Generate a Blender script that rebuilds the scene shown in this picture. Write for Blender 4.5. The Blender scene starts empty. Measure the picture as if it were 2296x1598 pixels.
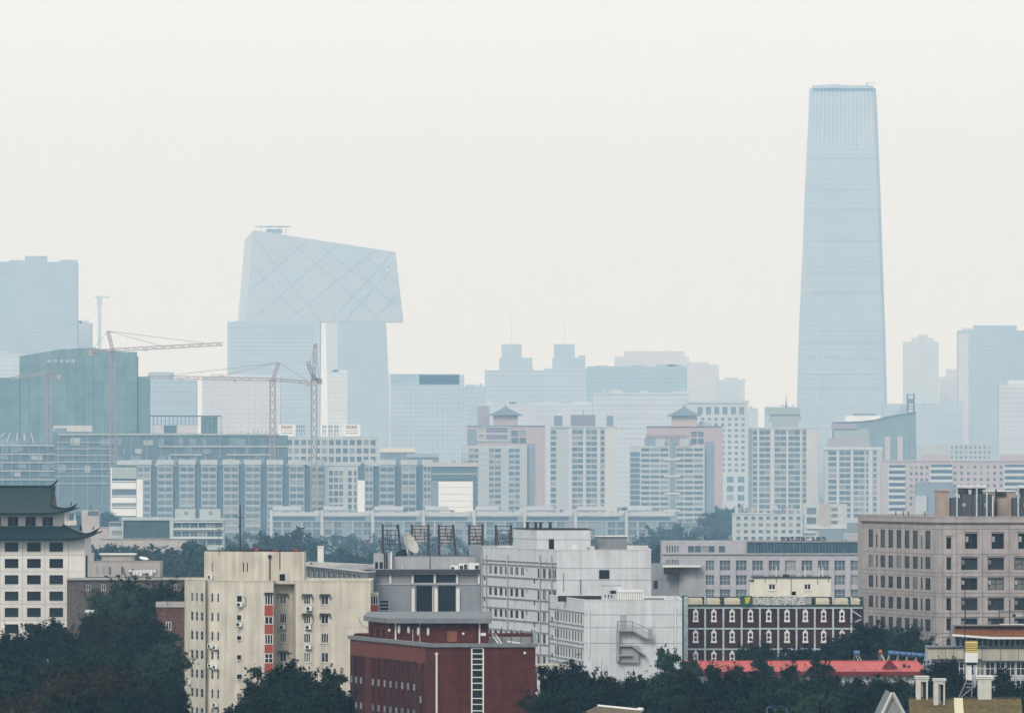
import bpy, bmesh, math, random
import numpy as np
from mathutils import Vector, Matrix

# ------------------------------------------------------------------ camera, sky, sun, exposure
sc = bpy.context.scene
F = 16000.0                     # focal length, in units of a 2296-wide frame
CX, HY, CH = 1148.0, 1050.0, 60.0
cam = bpy.data.cameras.new("camera"); camo = bpy.data.objects.new("camera", cam)
sc.collection.objects.link(camo); sc.camera = camo
camo.location = (0, 0, CH); camo.rotation_euler = (math.radians(90), 0, 0)
cam.sensor_width = 36; cam.lens = 36 * F / 2296; cam.shift_y = (HY - 799) / 2296
cam.clip_start = 1; cam.clip_end = 80000

w = bpy.data.worlds.new("World"); sc.world = w; w.use_nodes = True
nt = w.node_tree; bg = nt.nodes["Background"]
SE, SR = math.radians(38), math.radians(-156)      # high thin sun behind the left shoulder, veiled by smog
sky = nt.nodes.new("ShaderNodeTexSky"); sky.sky_type = 'NISHITA'; sky.sun_disc = False
sky.sun_elevation = SE; sky.sun_rotation = SR; sky.dust_density = 5; sky.air_density = 1.0
hs = nt.nodes.new("ShaderNodeHueSaturation"); hs.inputs['Saturation'].default_value = 0.1
mx = nt.nodes.new("ShaderNodeMixRGB"); mx.inputs[0].default_value = 0.9
mx.inputs[2].default_value = (8.9, 9.65, 10.0, 1)   # even smog overcast
nt.links.new(sky.outputs[0], hs.inputs['Color']); nt.links.new(hs.outputs[0], mx.inputs[1])
nt.links.new(mx.outputs[0], bg.inputs[0]); bg.inputs[1].default_value = 0.088

sun = bpy.data.lights.new("sun", 'SUN'); sun.energy = 1.5; sun.angle = math.radians(20); sun.color = (1, .965, .92)
suno = bpy.data.objects.new("sun", sun); sc.collection.objects.link(suno)
sdir = Vector((math.sin(SR) * math.cos(SE), math.cos(SR) * math.cos(SE), math.sin(SE)))
suno.location = sdir * 500; suno.rotation_euler = sdir.to_track_quat('Z', 'Y').to_euler()

sc.view_settings.view_transform = 'Standard'; sc.view_settings.look = 'None'
sc.view_settings.exposure = 0.5; sc.view_settings.gamma = 1
cy = sc.cycles
cy.use_denoising = True; cy.max_bounces = 5; cy.diffuse_bounces = 2; cy.glossy_bounces = 2
cy.volume_bounces = 1; cy.transmission_bounces = 2; cy.transparent_max_bounces = 4
cy.use_adaptive_sampling = True; cy.adaptive_threshold = 0.02
HAZE_DENSITY = 0.000077; HAZE_COLOR = (.43, .72, 1.0, 1)

# ------------------------------------------------------------------ materials
MATS = {}
def mat(name, col, rough=.85, var=.10, scale=.35, streak=.0, spec=.10, metal=0., rand=0., bump=0.):
    if name in MATS: return MATS[name]
    m = bpy.data.materials.new(name); m.use_nodes = True; MATS[name] = m
    t = m.node_tree; N = t.nodes; L = t.links; b = N['Principled BSDF']
    b.inputs['Roughness'].default_value = rough; b.inputs['Metallic'].default_value = metal
    b.inputs['Specular IOR Level'].default_value = spec
    geo = N.new('ShaderNodeNewGeometry')
    cur = N.new('ShaderNodeRGB'); cur.outputs[0].default_value = (*col, 1); cur = cur.outputs[0]
    def mul(fac_socket, lo, hi):
        nonlocal cur
        mr = N.new('ShaderNodeMapRange'); L.new(fac_socket, mr.inputs[0])
        mr.inputs[1].default_value = .3; mr.inputs[2].default_value = .7
        mr.inputs[3].default_value = lo; mr.inputs[4].default_value = hi
        v = N.new('ShaderNodeVectorMath'); v.operation = 'SCALE'
        L.new(cur, v.inputs[0]); L.new(mr.outputs[0], v.inputs['Scale']); cur = v.outputs[0]
    if var:
        n = N.new('ShaderNodeTexNoise'); n.inputs['Scale'].default_value = scale; n.inputs['Detail'].default_value = 5
        L.new(geo.outputs['Position'], n.inputs['Vector']); mul(n.outputs['Fac'], 1 - var, 1 + var)
        if bump:
            bp = N.new('ShaderNodeBump'); bp.inputs['Strength'].default_value = bump
            L.new(n.outputs['Fac'], bp.inputs['Height']); L.new(bp.outputs[0], b.inputs['Normal'])
    if streak:
        vm = N.new('ShaderNodeVectorMath'); vm.operation = 'MULTIPLY'; vm.inputs[1].default_value = (1.3, 1.3, .09)
        L.new(geo.outputs['Position'], vm.inputs[0])
        n = N.new('ShaderNodeTexNoise'); n.inputs['Scale'].default_value = 1.0; n.inputs['Detail'].default_value = 4
        L.new(vm.outputs[0], n.inputs['Vector']); mul(n.outputs['Fac'], 1 - streak, 1 + streak * .3)
    if rand:
        oi = N.new('ShaderNodeObjectInfo'); mul(oi.outputs['Random'], 1 - rand, 1 + rand)
    L.new(cur, b.inputs['Base Color'])
    return m
def glass(name, dark, mid, curtain, p_mid=.62, p_cur=.9, rough=.2, spec=.12):
    m = bpy.data.materials.new(name); m.use_nodes = True; MATS[name] = m
    t = m.node_tree; N = t.nodes; L = t.links; b = N['Principled BSDF']
    oi = N.new('ShaderNodeObjectInfo'); r = N.new('ShaderNodeValToRGB'); r.color_ramp.interpolation = 'CONSTANT'
    e = r.color_ramp.elements; e[0].position = 0; e[0].color = (*dark, 1); e[1].position = p_mid; e[1].color = (*mid, 1)
    k = e.new(p_cur); k.color = (*curtain, 1)
    L.new(oi.outputs['Random'], r.inputs[0]); L.new(r.outputs[0], b.inputs['Base Color'])
    b.inputs['Roughness'].default_value = rough; b.inputs['Specular IOR Level'].default_value = spec
    return m

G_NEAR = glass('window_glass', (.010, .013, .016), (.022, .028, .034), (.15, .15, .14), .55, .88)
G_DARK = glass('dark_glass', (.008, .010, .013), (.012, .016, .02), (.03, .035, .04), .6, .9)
G_MID = glass('haze_paled_glass', (.075, .105, .13), (.11, .14, .16), (.24, .25, .25), .5, .85, spec=.35)  # pane colours lightened, part of the haze fade is put into them
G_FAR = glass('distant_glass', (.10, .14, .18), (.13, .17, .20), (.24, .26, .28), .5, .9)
WHITE = mat('white_paint', (.62, .62, .60), .6, .05)
GREYM = mat('grey_metal', (.22, .23, .24), .5, .1)
DARKM = mat('dark_metal', (.03, .032, .035), .5, .1)
ROOFG = mat('grey_roof', (.16, .16, .16), .95, .2, .5)

# ------------------------------------------------------------------ geometry helpers
COL = sc.collection
def PX(x, y, D): return Vector(((x - CX) * D / F, D, CH - (y - HY) * D / F))
def X_(x, D): return (x - CX) * D / F
def Z_(y, D): return CH - (y - HY) * D / F
def K(ox, oy, s): return lambda x, y=0: ((x / s + ox) * .597917, (y / s + oy) * .597917)

class MB:
    """collects faces of ONE part, in world coordinates"""
    def __init__(s): s.v = []; s.f = []
    def quad(s, *p):
        i = len(s.v); s.v += [tuple(q) for q in p]; s.f.append(tuple(range(i, i + len(p)))); return s
    def box(s, x0, x1, y0, y1, z0, z1):
        i = len(s.v)
        s.v += [(x0,y0,z0),(x1,y0,z0),(x1,y1,z0),(x0,y1,z0),(x0,y0,z1),(x1,y0,z1),(x1,y1,z1),(x0,y1,z1)]
        for q in ((0,3,2,1),(4,5,6,7),(0,1,5,4),(1,2,6,5),(2,3,7,6),(3,0,4,7)): s.f.append(tuple(i + k for k in q))
        return s
    def prism(s, pts, z0, z1, cap=True):
        n = len(pts); i = len(s.v)
        zz0 = z0 if isinstance(z0, (list, tuple)) else [z0] * n; zz1 = z1 if isinstance(z1, (list, tuple)) else [z1] * n
        s.v += [(p[0], p[1], a) for p, a in zip(pts, zz0)] + [(p[0], p[1], a) for p, a in zip(pts, zz1)]
        for k in range(n): s.f.append((i + k, i + (k + 1) % n, i + n + (k + 1) % n, i + n + k))
        if cap: s.f.append(tuple(range(i + n - 1, i - 1, -1))); s.f.append(tuple(range(i + n, i + 2 * n)))
        return s
    def bar(s, a, b, r, r2=None, n=5):
        a = Vector(a); b = Vector(b); d = (b - a)
        if d.length < 1e-6: return s
        d.normalize(); u = d.cross(Vector((0, 0, 1)));
        if u.length < 1e-3: u = Vector((1, 0, 0))
        u.normalize(); v = d.cross(u); r2 = r if r2 is None else r2; i = len(s.v)
        for c, q in ((a, r), (b, r2)):
            for k in range(n):
                t = 2 * math.pi * k / n; s.v.append(tuple(c + u * math.cos(t) * q + v * math.sin(t) * q))
        for k in range(n): s.f.append((i + k, i + (k + 1) % n, i + n + (k + 1) % n, i + n + k))
        s.f.append(tuple(range(i + n - 1, i - 1, -1))); s.f.append(tuple(range(i + n, i + 2 * n)))
        return s
    def lathe(s, c, prof, n=12, ax=None):
        c = Vector(c); M = Matrix.Identity(3) if ax is None else Vector(ax).to_track_quat('Z', 'Y').to_matrix()
        i = len(s.v)
        for r, z in prof:
            for k in range(n):
                t = 2 * math.pi * k / n; s.v.append(tuple(c + M @ Vector((r * math.cos(t), r * math.sin(t), z))))
        for j in range(len(prof) - 1):
            for k in range(n):
                a = i + j * n + k; b = i + j * n + (k + 1) % n; s.f.append((a, b, b + n, a + n))
        s.f.append(tuple(range(i + n - 1, i - 1, -1))); m = i + (len(prof) - 1) * n; s.f.append(tuple(range(m, m + n)))
        return s
    def mesh(s, name, m, off=(0, 0, 0)):
        me = bpy.data.meshes.new(name); o = Vector(off)
        me.from_pydata([(a - o.x, b - o.y, c - o.z) for a, b, c in s.v], [], s.f)
        me.materials.append(m); me.validate(); return me
    def build(s, name, m, parent=None, root=None, smooth=False):
        """parent: the thing (or part); root: the thing whose location is subtracted"""
        r = root or parent; off = Vector(r['_at']) if r is not None and '_at' in r else Vector((0, 0, 0))
        me = s.mesh(name, m, off); o = bpy.data.objects.new(name, me); COL.objects.link(o)
        if smooth:
            for p in me.polygons: p.use_smooth = True
        if parent is not None: o.parent = parent
        return o

ROOTS = []
def thing(name, label, cat, at, group=None):
    o = bpy.data.objects.new(name, None); COL.objects.link(o); o.location = at; o['_at'] = tuple(at)
    o['label'] = label; o['category'] = cat; o.empty_display_size = 1
    if group: o['group'] = group
    ROOTS.append(o); return o
def solo(mb, name, label, cat, at, m, group=None, smooth=False):
    """a thing that is one mesh"""
    me = mb.mesh(name, m, at); o = bpy.data.objects.new(name, me); COL.objects.link(o); o.location = at
    if smooth:
        for p in me.polygons: p.use_smooth = True
    o['label'] = label; o['category'] = cat
    if group: o['group'] = group
    return o
def part(name, m, parent, at, me=None, rz=0.):
    o = bpy.data.objects.new(name, me); COL.objects.link(o); o.parent = parent; o.location = at; o.rotation_euler = (0, 0, rz); return o

WCACHE = {}
def win_mesh(kind, w_, h_, dep, nv=1, nh=0, t=.06, fm=None, gm=None):
    key = (kind, round(w_, 2), round(h_, 2), round(dep, 2), nv, nh, round(t, 3), fm.name if fm else 0, gm.name if gm else 0)
    if key in WCACHE: return WCACHE[key]
    if kind == 'pane':
        me = MB().box(0, w_, dep - .02, dep + .06, 0, h_).mesh('pane', gm)
    else:
        b = MB(); y0, y1 = dep - .07, dep - .021
        b.box(0, w_, y0, y1, 0, t).box(0, w_, y0, y1, h_ - t, h_).box(0, t, y0, y1, t, h_ - t).box(w_ - t, w_, y0, y1, t, h_ - t)
        for k in range(1, nv + 1):
            x = w_ * k / (nv + 1); b.box(x - t / 2, x + t / 2, y0, y1, t, h_ - t)
        for k in range(1, nh + 1):
            z = h_ * k / (nh + 1); b.box(t, w_ - t, y0 + .01, y1 - .003, z - t / 2, z + t / 2)
        me = b.mesh('window_frame', fm)
    WCACHE[key] = me; return me

class Fa:
    """a vertical facade from plan point pL to pR (left to right as seen from outside)"""
    def __init__(s, root, pL, pR):
        s.root = root; s.at = Vector(root['_at']); s.p = Vector((pL[0], pL[1])); q = Vector((pR[0], pR[1]))
        s.w = (q - s.p).length; s.d = (q - s.p) / s.w; s.n = Vector((s.d.y, -s.d.x)); s.ang = math.atan2(s.d.y, s.d.x)
    def pt(s, u, z, o=0.): c = s.p + s.d * u + s.n * o; return Vector((c.x, c.y, z))
    def u(s, px):
        k = (px - CX) / F      # X = k*Y
        den = s.d.x - k * s.d.y
        return (k * s.p.y - s.p.x) / den
    def z(s, px, py): Y = s.p.y + s.d.y * s.u(px); return CH - (py - HY) * Y / F
    def rect(s, x0, y0, x1, y1): return (s.u(x0), s.u(x1), s.z(x0, y1), s.z(x0, y0))
    def wall(s, z0, z1, ops, m, depth=.2, name='wall', u0=0., u1=None, parent=None, thick=0.0):
        u1 = s.w if u1 is None else u1; e = 1e-4
        us = sorted({round(a, 4) for o in ops for a in o[:2] if u0 < a < u1} | {round(u0, 4), round(u1, 4)})
        zs = sorted({round(a, 4) for o in ops for a in o[2:4] if z0 < a < z1} | {round(z0, 4), round(z1, 4)})
        b = MB(); hole = set()
        ui = {v: i for i, v in enumerate(us)}; zi = {v: i for i, v in enumerate(zs)}
        def ix(dct, lst, v):
            v = min(max(round(v, 4), lst[0]), lst[-1]); return dct.get(v) if v in dct else min(range(len(lst)), key=lambda i: abs(lst[i] - v))
        for o in ops:
            a, c, lo, hi = ix(ui, us, o[0]), ix(ui, us, o[1]), ix(zi, zs, o[2]), ix(zi, zs, o[3])
            for i in range(a, c):
                for j in range(lo, hi): hole.add((i, j))
        # merge cells in each row of z into strips
        for j in range(len(zs) - 1):
            i = 0
            while i < len(us) - 1:
                if (i, j) in hole: i += 1; continue
                k = i
                while k < len(us) - 1 and (k, j) not in hole: k += 1
                b.quad(s.pt(us[i], zs[j]), s.pt(us[k], zs[j]), s.pt(us[k], zs[j + 1]), s.pt(us[i], zs[j + 1])); i = k
        for o in ops:
            a, c, lo, hi = max(o[0], u0), min(o[1], u1), max(o[2], z0), min(o[3], z1)
            if c <= a or hi <= lo: continue
            P = s.pt; d = -depth - .1
            b.quad(P(a, lo), P(c, lo), P(c, lo, d), P(a, lo, d)); b.quad(P(a, hi, d), P(c, hi, d), P(c, hi), P(a, hi))
            b.quad(P(a, lo), P(a, lo, d), P(a, hi, d), P(a, hi)); b.quad(P(c, lo, d), P(c, lo), P(c, hi), P(c, hi, d))
        if thick:
            P = s.pt
            b.quad(P(u0, z0, -thick), P(u0, z0), P(u0, z1), P(u0, z1, -thick)); b.quad(P(u1, z0), P(u1, z0, -thick), P(u1, z1, -thick), P(u1, z1))
            b.quad(P(u0, z1), P(u1, z1), P(u1, z1, -thick), P(u0, z1, -thick)); b.quad(P(u0, z0, -thick), P(u1, z0, -thick), P(u1, z0), P(u0, z0))
        return b.build(name, m, parent or s.root, s.root)
    def panels(s, z0, z1, ops, m, ujs, zjs, gap=.05, depth=.2, back=None, name='panel'):
        """the wall as separate panels with open recessed joints before a backing wall"""
        U = [0.] + sorted(ujs) + [s.w]; Zs = [z0] + sorted(zjs) + [z1]
        for i in range(len(U) - 1):
            for j in range(len(Zs) - 1):
                a, c, lo, hi = U[i] + (gap / 2 if i else 0), U[i + 1] - (gap / 2 if i < len(U) - 2 else 0), Zs[j] + gap / 2, Zs[j + 1] - gap / 2
                if c - a < .1 or hi - lo < .1: continue
                cu = [o for o in ops if o[1] > a and o[0] < c and o[3] > lo and o[2] < hi]
                s.wall(lo, hi, cu, m, depth, name, a, c, thick=.1)
        b = MB()
        # joint backing strips, set back
        for x in U[1:-1]: b.quad(s.pt(x - gap, z0, -.09), s.pt(x + gap, z0, -.09), s.pt(x + gap, z1, -.09), s.pt(x - gap, z1, -.09))
        for z in Zs[1:-1]: b.quad(s.pt(0, z - gap, -.08), s.pt(s.w, z - gap, -.08), s.pt(s.w, z + gap, -.08), s.pt(0, z + gap, -.08))
        if b.v: b.build('joint_backing', back or m, s.root)
    def pane(s, o, gm, dep=.2, name='window', parent=None):
        q = s.pt(o[0], o[2]) - s.at
        return part(name, None, parent or s.root, q, win_mesh('pane', o[1] - o[0], o[3] - o[2], dep, gm=gm), s.ang)
    def window(s, o, gm, fm, dep=.2, nv=1, nh=0, t=.06, name='window'):
        q = s.pt(o[0], o[2]) - s.at
        f = part(name, None, s.root, q, win_mesh('frame', o[1] - o[0], o[3] - o[2], dep, nv, nh, t, fm), s.ang)
        part('pane', None, f, (0, 0, 0), win_mesh('pane', o[1] - o[0], o[3] - o[2], dep, gm=gm)); return f
    def box(s, u0, u1, z0, z1, o0, o1, b=None):
        """a box lying on the facade, from o0 to o1 outwards"""
        b = b or MB(); P = s.pt; i = len(b.v)
        b.v += [tuple(P(u, z, o)) for z in (z0, z1) for (u, o) in ((u0, o1), (u1, o1), (u1, o0), (u0, o0))]
        for q in ((0,3,2,1),(4,5,6,7),(0,1,5,4),(1,2,6,5),(2,3,7,6),(3,0,4,7)): b.f.append(tuple(i + k for k in q))
        return b

def grid(fa, x0, x1, nx, fx, y0, y1, ny, fy, px=True):
    """nx*ny openings in the pixel rectangle; fx, fy = filled fraction of each cell"""
    r = []
    u0, u1 = (fa.u(x0), fa.u(x1)); z1, z0 = fa.z(x0, y0), fa.z(x0, y1)
    du, dz = (u1 - u0) / nx, (z1 - z0) / ny
    for j in range(ny):
        for i in range(nx):
            a = u0 + du * (i + (1 - fx) / 2); c = z1 - dz * (j + (1 - fy) / 2)
            r.append((a, a + du * fx, c - dz * fy, c))
    return r

def shell(root, pts, z0, z1, m, skip=(), roof=None, drop=.5, name='shell_wall', rname='roof'):
    """side walls of a building except the facades built elsewhere, and its roof deck"""
    b = MB(); n = len(pts)
    for k in range(n):
        if k in skip: continue
        p, q = pts[k], pts[(k + 1) % n]
        b.quad((p[0], p[1], z0), (q[0], q[1], z0), (q[0], q[1], z1), (p[0], p[1], z1))
    if b.v: b.build(name, m, root)
    MB().quad(*[(p[0], p[1], z1 - drop) for p in pts]).build(rname, roof or ROOFG, root)
def coping(root, pts, z, m, out=.12, wd=.4, h=.22, name='coping', closed=True):
    """a parapet coping that follows the footprint"""
    n = len(pts); P = [Vector((p[0], p[1])) for p in pts]; c = sum(P, Vector((0, 0))) / n; b = MB()
    def off(k, d):
        a, p, q = P[k - 1], P[k], P[(k + 1) % n]
        e1 = (p - a).normalized(); e2 = (q - p).normalized()
        n1 = Vector((e1.y, -e1.x)); n2 = Vector((e2.y, -e2.x)); v = (n1 + n2)
        if v.length < 1e-3: v = n1
        v.normalize(); return p + v * d / max(.35, v.dot(n1))
    O = [off(k, out) for k in range(n)]; I = [off(k, out - wd) for k in range(n)]
    for k in range(n):
        j = (k + 1) % n; a, q, r, t = O[k], O[j], I[j], I[k]
        b.quad((a.x, a.y, z), (q.x, q.y, z), (q.x, q.y, z + h), (a.x, a.y, z + h))
        b.quad((a.x, a.y, z + h), (q.x, q.y, z + h), (r.x, r.y, z + h), (t.x, t.y, z + h))
        b.quad((t.x, t.y, z + h), (r.x, r.y, z + h), (r.x, r.y, z - .6), (t.x, t.y, z - .6))
        b.quad((a.x, a.y, z), (t.x, t.y, z), (r.x, r.y, z), (q.x, q.y, z))
    return b.build(name, m, root)
def pp(x, D): return (X_(x, D), D)
def ac_unit(fa, u, z, label, w_=.85, h_=.6, group='air conditioners on the beige tower'):
    p = fa.pt(u, z, .2)
    t = thing('air_conditioner', label, 'air conditioner', p, group)
    k = Fa.__new__(Fa); k.__dict__.update(fa.__dict__)
    b = fa.box(u - w_ / 2, u + w_ / 2, z, z + h_, .02, .38); b.build('casing', WHITE, t)
    c = fa.pt(u - .12, z + h_ / 2, .38)
    MB().lathe(c, [(h_ * .4, 0), (h_ * .4, .03)], 10, (fa.n.x, fa.n.y, 0)).build('fan_grille', DARKM, t)
    fa.box(u - w_ / 2, u + w_ / 2, z - .07, z, .0, .4).build('bracket', DARKM, t)
    return t
# ------------------------------------------------------------------ ground
gm_ = mat('city_ground', (.09, .10, .09), .95, .35, .02)
g = MB(); g.quad((-30000, -2000, 0), (30000, -2000, 0), (30000, 60000, 0), (-30000, 60000, 0))
go = g.build('ground', gm_); go['kind'] = 'structure'

# ------------------------------------------------------------------ pale tower with green tiled Chinese roofs
TILE = mat('green_glazed_tile', (.010, .030, .034), .55, .35, 2.5, spec=.3)
TILED = mat('dark_ridge_tile', (.008, .018, .022), .5, .2, 2.0)
PALE = mat('pale_stone_panel', (.62, .59, .55), .85, .07, .4, .06, rand=.04)
PJ = mat('panel_joint', (.20, .19, .18), .9, .05)
REDB = mat('red_gable_board', (.13, .030, .028), .7, .2, 2)
SOFF = mat('white_soffit', (.6, .6, .58), .8, .05)
def tiled_slope(root, xl, Xg, Xt, Ye, ze, Yr, zr, tg, up=.9, Yb=None, sp=.36, pw=1.25):
    def prof(t): return (Ye + (Yr - Ye) * t, ze + (zr - ze) * t ** pw)
    def xr(t): return Xg if t >= tg else Xt + (Xg - Xt) * (t / tg) ** .8
    def lift(x, t): e = max(0., (x - (Xt - 5.0)) / 5.0); return up * min(e, 1.) ** 2 * (1 - t) ** 2
    def P(x, t, o=0.): y, z = prof(t); return Vector((x, y, z + lift(x, t) + o))
    b = MB(); nt_ = 10; nx = 14
    for i in range(nt_):
        t0, t1 = i / nt_, (i + 1) / nt_
        for k in range(nx):
            f0, f1 = k / nx, (k + 1) / nx
            a = [P(xl + (xr(t) - xl) * f, t) for t, f in ((t0, f0), (t0, f1), (t1, f1), (t1, f0))]
            b.quad(*a)
    roof = b.build('tiled_roof', TILE, root)
    # tile rows, each one a part of the roof
    def rib(x, tmax):
        q = MB(); n = max(2, int(9 * tmax))
        for i in range(n): q.bar(P(x, tmax * i / n, .05), P(x, tmax * (i + 1) / n, .05), .11, None, 5)
        return q
    share = None; x = xl + .1
    while x < Xt - .15:
        if x < min(Xg, Xt - 5.0) - .05:
            if share is None: share = rib(xl, 1.).mesh('tile_row', TILE)
            o = part('tile_row', None, roof, Vector((x - xl, 0, 0)) - Vector(root['_at']), share)
        else:
            if x < Xg: tm = 1.
            else:
                tm = 0.
                while tm < tg and xr(tm) > x: tm += .02
            if tm > .06: rib(x, tm).build('tile_row', TILE, roof, root)
        x += sp
    # eave edge, hip ridge, side slope
    e = MB(); n = 24
    for i in range(n):
        a, c = xl + (Xt - xl) * i / n, xl + (Xt - xl) * (i + 1) / n
        p, q = P(a, 0), P(c, 0); e.quad(p + Vector((0, -.02, -.35)), q + Vector((0, -.02, -.35)), q + Vector((0, -.02, .08)), p + Vector((0, -.02, .08)))
        e.quad(p + Vector((0, .0, -.35)), p + Vector((0, 2.2, -.25)), q + Vector((0, 2.2, -.25)), q + Vector((0, 0, -.35)))
    e.build('eave_board', TILED, root)
    h = MB(); prev = None
    for i in range(11):
        t = tg * i / 10; p = P(xr(t), t, .18)
        if prev is not None: h.bar(prev, p, .24, .24, 6)
        prev = p
    tip = P(Xt, 0, .18); h.bar(tip, tip + Vector((.6, -.2, .55)), .22, .08, 6); h.bar(tip + Vector((-.5, 0, .25)), tip + Vector((-.4, 0, .8)), .16, .07, 5)
    h.build('hip_ridge', TILED, root)
    if Yb:
        Ym = (Ye + Yb) / 2; s = MB()
        for i in range(8):
            t0, t1 = tg * i / 8, tg * (i + 1) / 8
            a, c = P(xr(t0), t0), P(xr(t1), t1)
            s.quad(a, Vector((a.x, 2 * Ym - a.y, a.z)), Vector((c.x, 2 * Ym - c.y, c.z)), c)
        s.build('side_roof_slope', TILE, root)
        MB().quad(P(Xt, 0, -.1) + Vector((0, .1, 0)), P(Xt, 0, -.1) + Vector((0, Yb - Ye, 0)), P(Xt - 2.6, 0, -.3) + Vector((0, Yb - Ye, 0)), P(Xt - 2.6, 0, -.3) + Vector((0, 2.3, 0))).build('soffit', SOFF, root)
    return P, prof, roof
def palace():
    D = 1310.; c = K(0, 1700, 2.2825)
    r = thing('palace_tower', 'pale panelled tower with green tiled curved Chinese roofs', 'building', (X_(60, D), D, 0))
    fa = Fa(r, pp(-130, D), pp(190, D)); ops = []
    rows = [760 + 139.7 * k for k in range(7)]
    for cx in (-342, -151, 40, 231, 422):
        for ry in rows:
            x0, y0 = c(cx, ry); x1, y1 = c(cx + 118, ry + 79); ops.append(fa.rect(x0, y0, x1, y1))
    zt = Z_(1208, D)
    zj = [Z_(c(0, ry + 109)[1], D) for ry in rows] + [Z_(c(0, 745)[1], D)]
    uj = [fa.u(c(v)[0]) for v in (-190, 0, 193, 385, 585)]
    fa.panels(0, zt, ops, PALE, uj, [z for z in zj if z > 3], .06, .35, PJ)
    for o in ops:
        f = fa.pane(o, G_DARK, .33)
        b = fa.box(o[0] - .12, o[1] + .12, o[2] - .12, o[2], .0, .10); b.build('sill', PALE, r)
    pts = [pp(-130, D), pp(190, D), (X_(190, D) + .0, D + 20), (X_(-130, D), D + 20)]
    shell(r, pts, 0, zt, PALE, (0,))
    # dark strip standing in for a recess on the right flank
    MB().box(X_(190, D) + .02, X_(190, D) + .25, D + 3, D + 5, Z_(1300, D), Z_(1245, D)).build('flank_recess_strip', G_DARK, r)
    # storey between the two roofs
    D2 = D + 2.5; fb = Fa(r, pp(-130, D2), pp(144, D2)); ops = []
    for cx in (-232, -84, 65, 215, 362):
        x0, y0 = c(cx, 540); x1, y1 = c(cx + 92, 620); ops.append(fb.rect(x0, y0, x1, y1))
    fb.wall(Z_(1186, D2), Z_(1148, D2), ops, PALE, .25)
    for o in ops: fb.window(o, G_DARK, PJ, .25, 1, 0, .08)
    MB().quad((X_(144, D2), D2, Z_(1186, D2)), (X_(144, D2), D2 + 15, Z_(1186, D2)), (X_(144, D2), D2 + 15, Z_(1148, D2)), (X_(144, D2), D2, Z_(1148, D2))).build('side_wall', PALE, r)
    # balcony posts at the corner
    for px in (147, 167.5):
        p = PX(px, 1177, D + 1); MB().box(p.x - .14, p.x + .14, p.y, p.y + .28, p.z, Z_(1151, D)).build('balcony_post', SOFF, r)
    p = PX(146, 1177, D + 1); q = PX(172, 1162, D + 1)
    MB().box(p.x, q.x, p.y + .3, p.y + .4, p.z, p.z + .9).build('balcony_panel', PALE, r)
    # lower skirt roof, upper hip-and-gable roof
    tiled_slope(r, X_(-130, D), X_(140, D), X_(217, D), D - 2.4, Z_(1207, D), D + 2.6, Z_(1179, D), 1., 1.25, D + 22)
    p0, q0 = PX(181, 1190, D - .5), PX(181, 1176, D - .5)
    MB().bar(p0, q0, .3, .14, 6).build('ridge_ornament', TILED, r)
    Yr = D + 9.5
    P, prof, roof = tiled_slope(r, X_(-130, D), X_(117, D + 3), X_(166, D), D - .2, Z_(1150, D), Yr, Z_(1092, Yr), .34, 1.0, D + 19, pw=1.3)
    zr = Z_(1092, Yr); xg = X_(117, D + 3)
    g = MB(); yv, zv = prof(.34); Ym = Yr
    n = 8; prev = None
    for i in range(n):
        t0, t1 = .34 + .66 * i / n, .34 + .66 * (i + 1) / n; (y0, z0), (y1, z1) = prof(t0), prof(t1)
        g.quad((xg + .05, y0, z0), (xg + .05, 2 * Ym - y0, z0), (xg + .05, 2 * Ym - y1, z1), (xg + .05, y1, z1))
    g.build('gable_board', REDB, r)
    m = MB(); x0 = X_(-130, D)
    m.box(x0, xg - 1.2, Yr - .25, Yr + .25, zr - .1, zr + .35)
    for i in range(6):
        a, b_ = xg - 1.2 + i * .3, xg - .9 + i * .3
        m.bar((a, Yr, zr + .1 + .035 * i * i), (b_, Yr, zr + .1 + .035 * (i + 1) ** 2), .28 - .02 * i, .26 - .02 * i, 6)
    m.build('ridge', TILED, r)
    v = MB()
    for i in range(8):
        t0, t1 = .34 + .66 * i / 8, .34 + .66 * (i + 1) / 8; (y0, z0), (y1, z1) = prof(t0), prof(t1)
        v.bar((xg, y0, z0 + .15), (xg, y1, z1 + .15), .25, .25, 6)
    v.build('gable_ridge', TILED, r)
palace()
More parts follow.
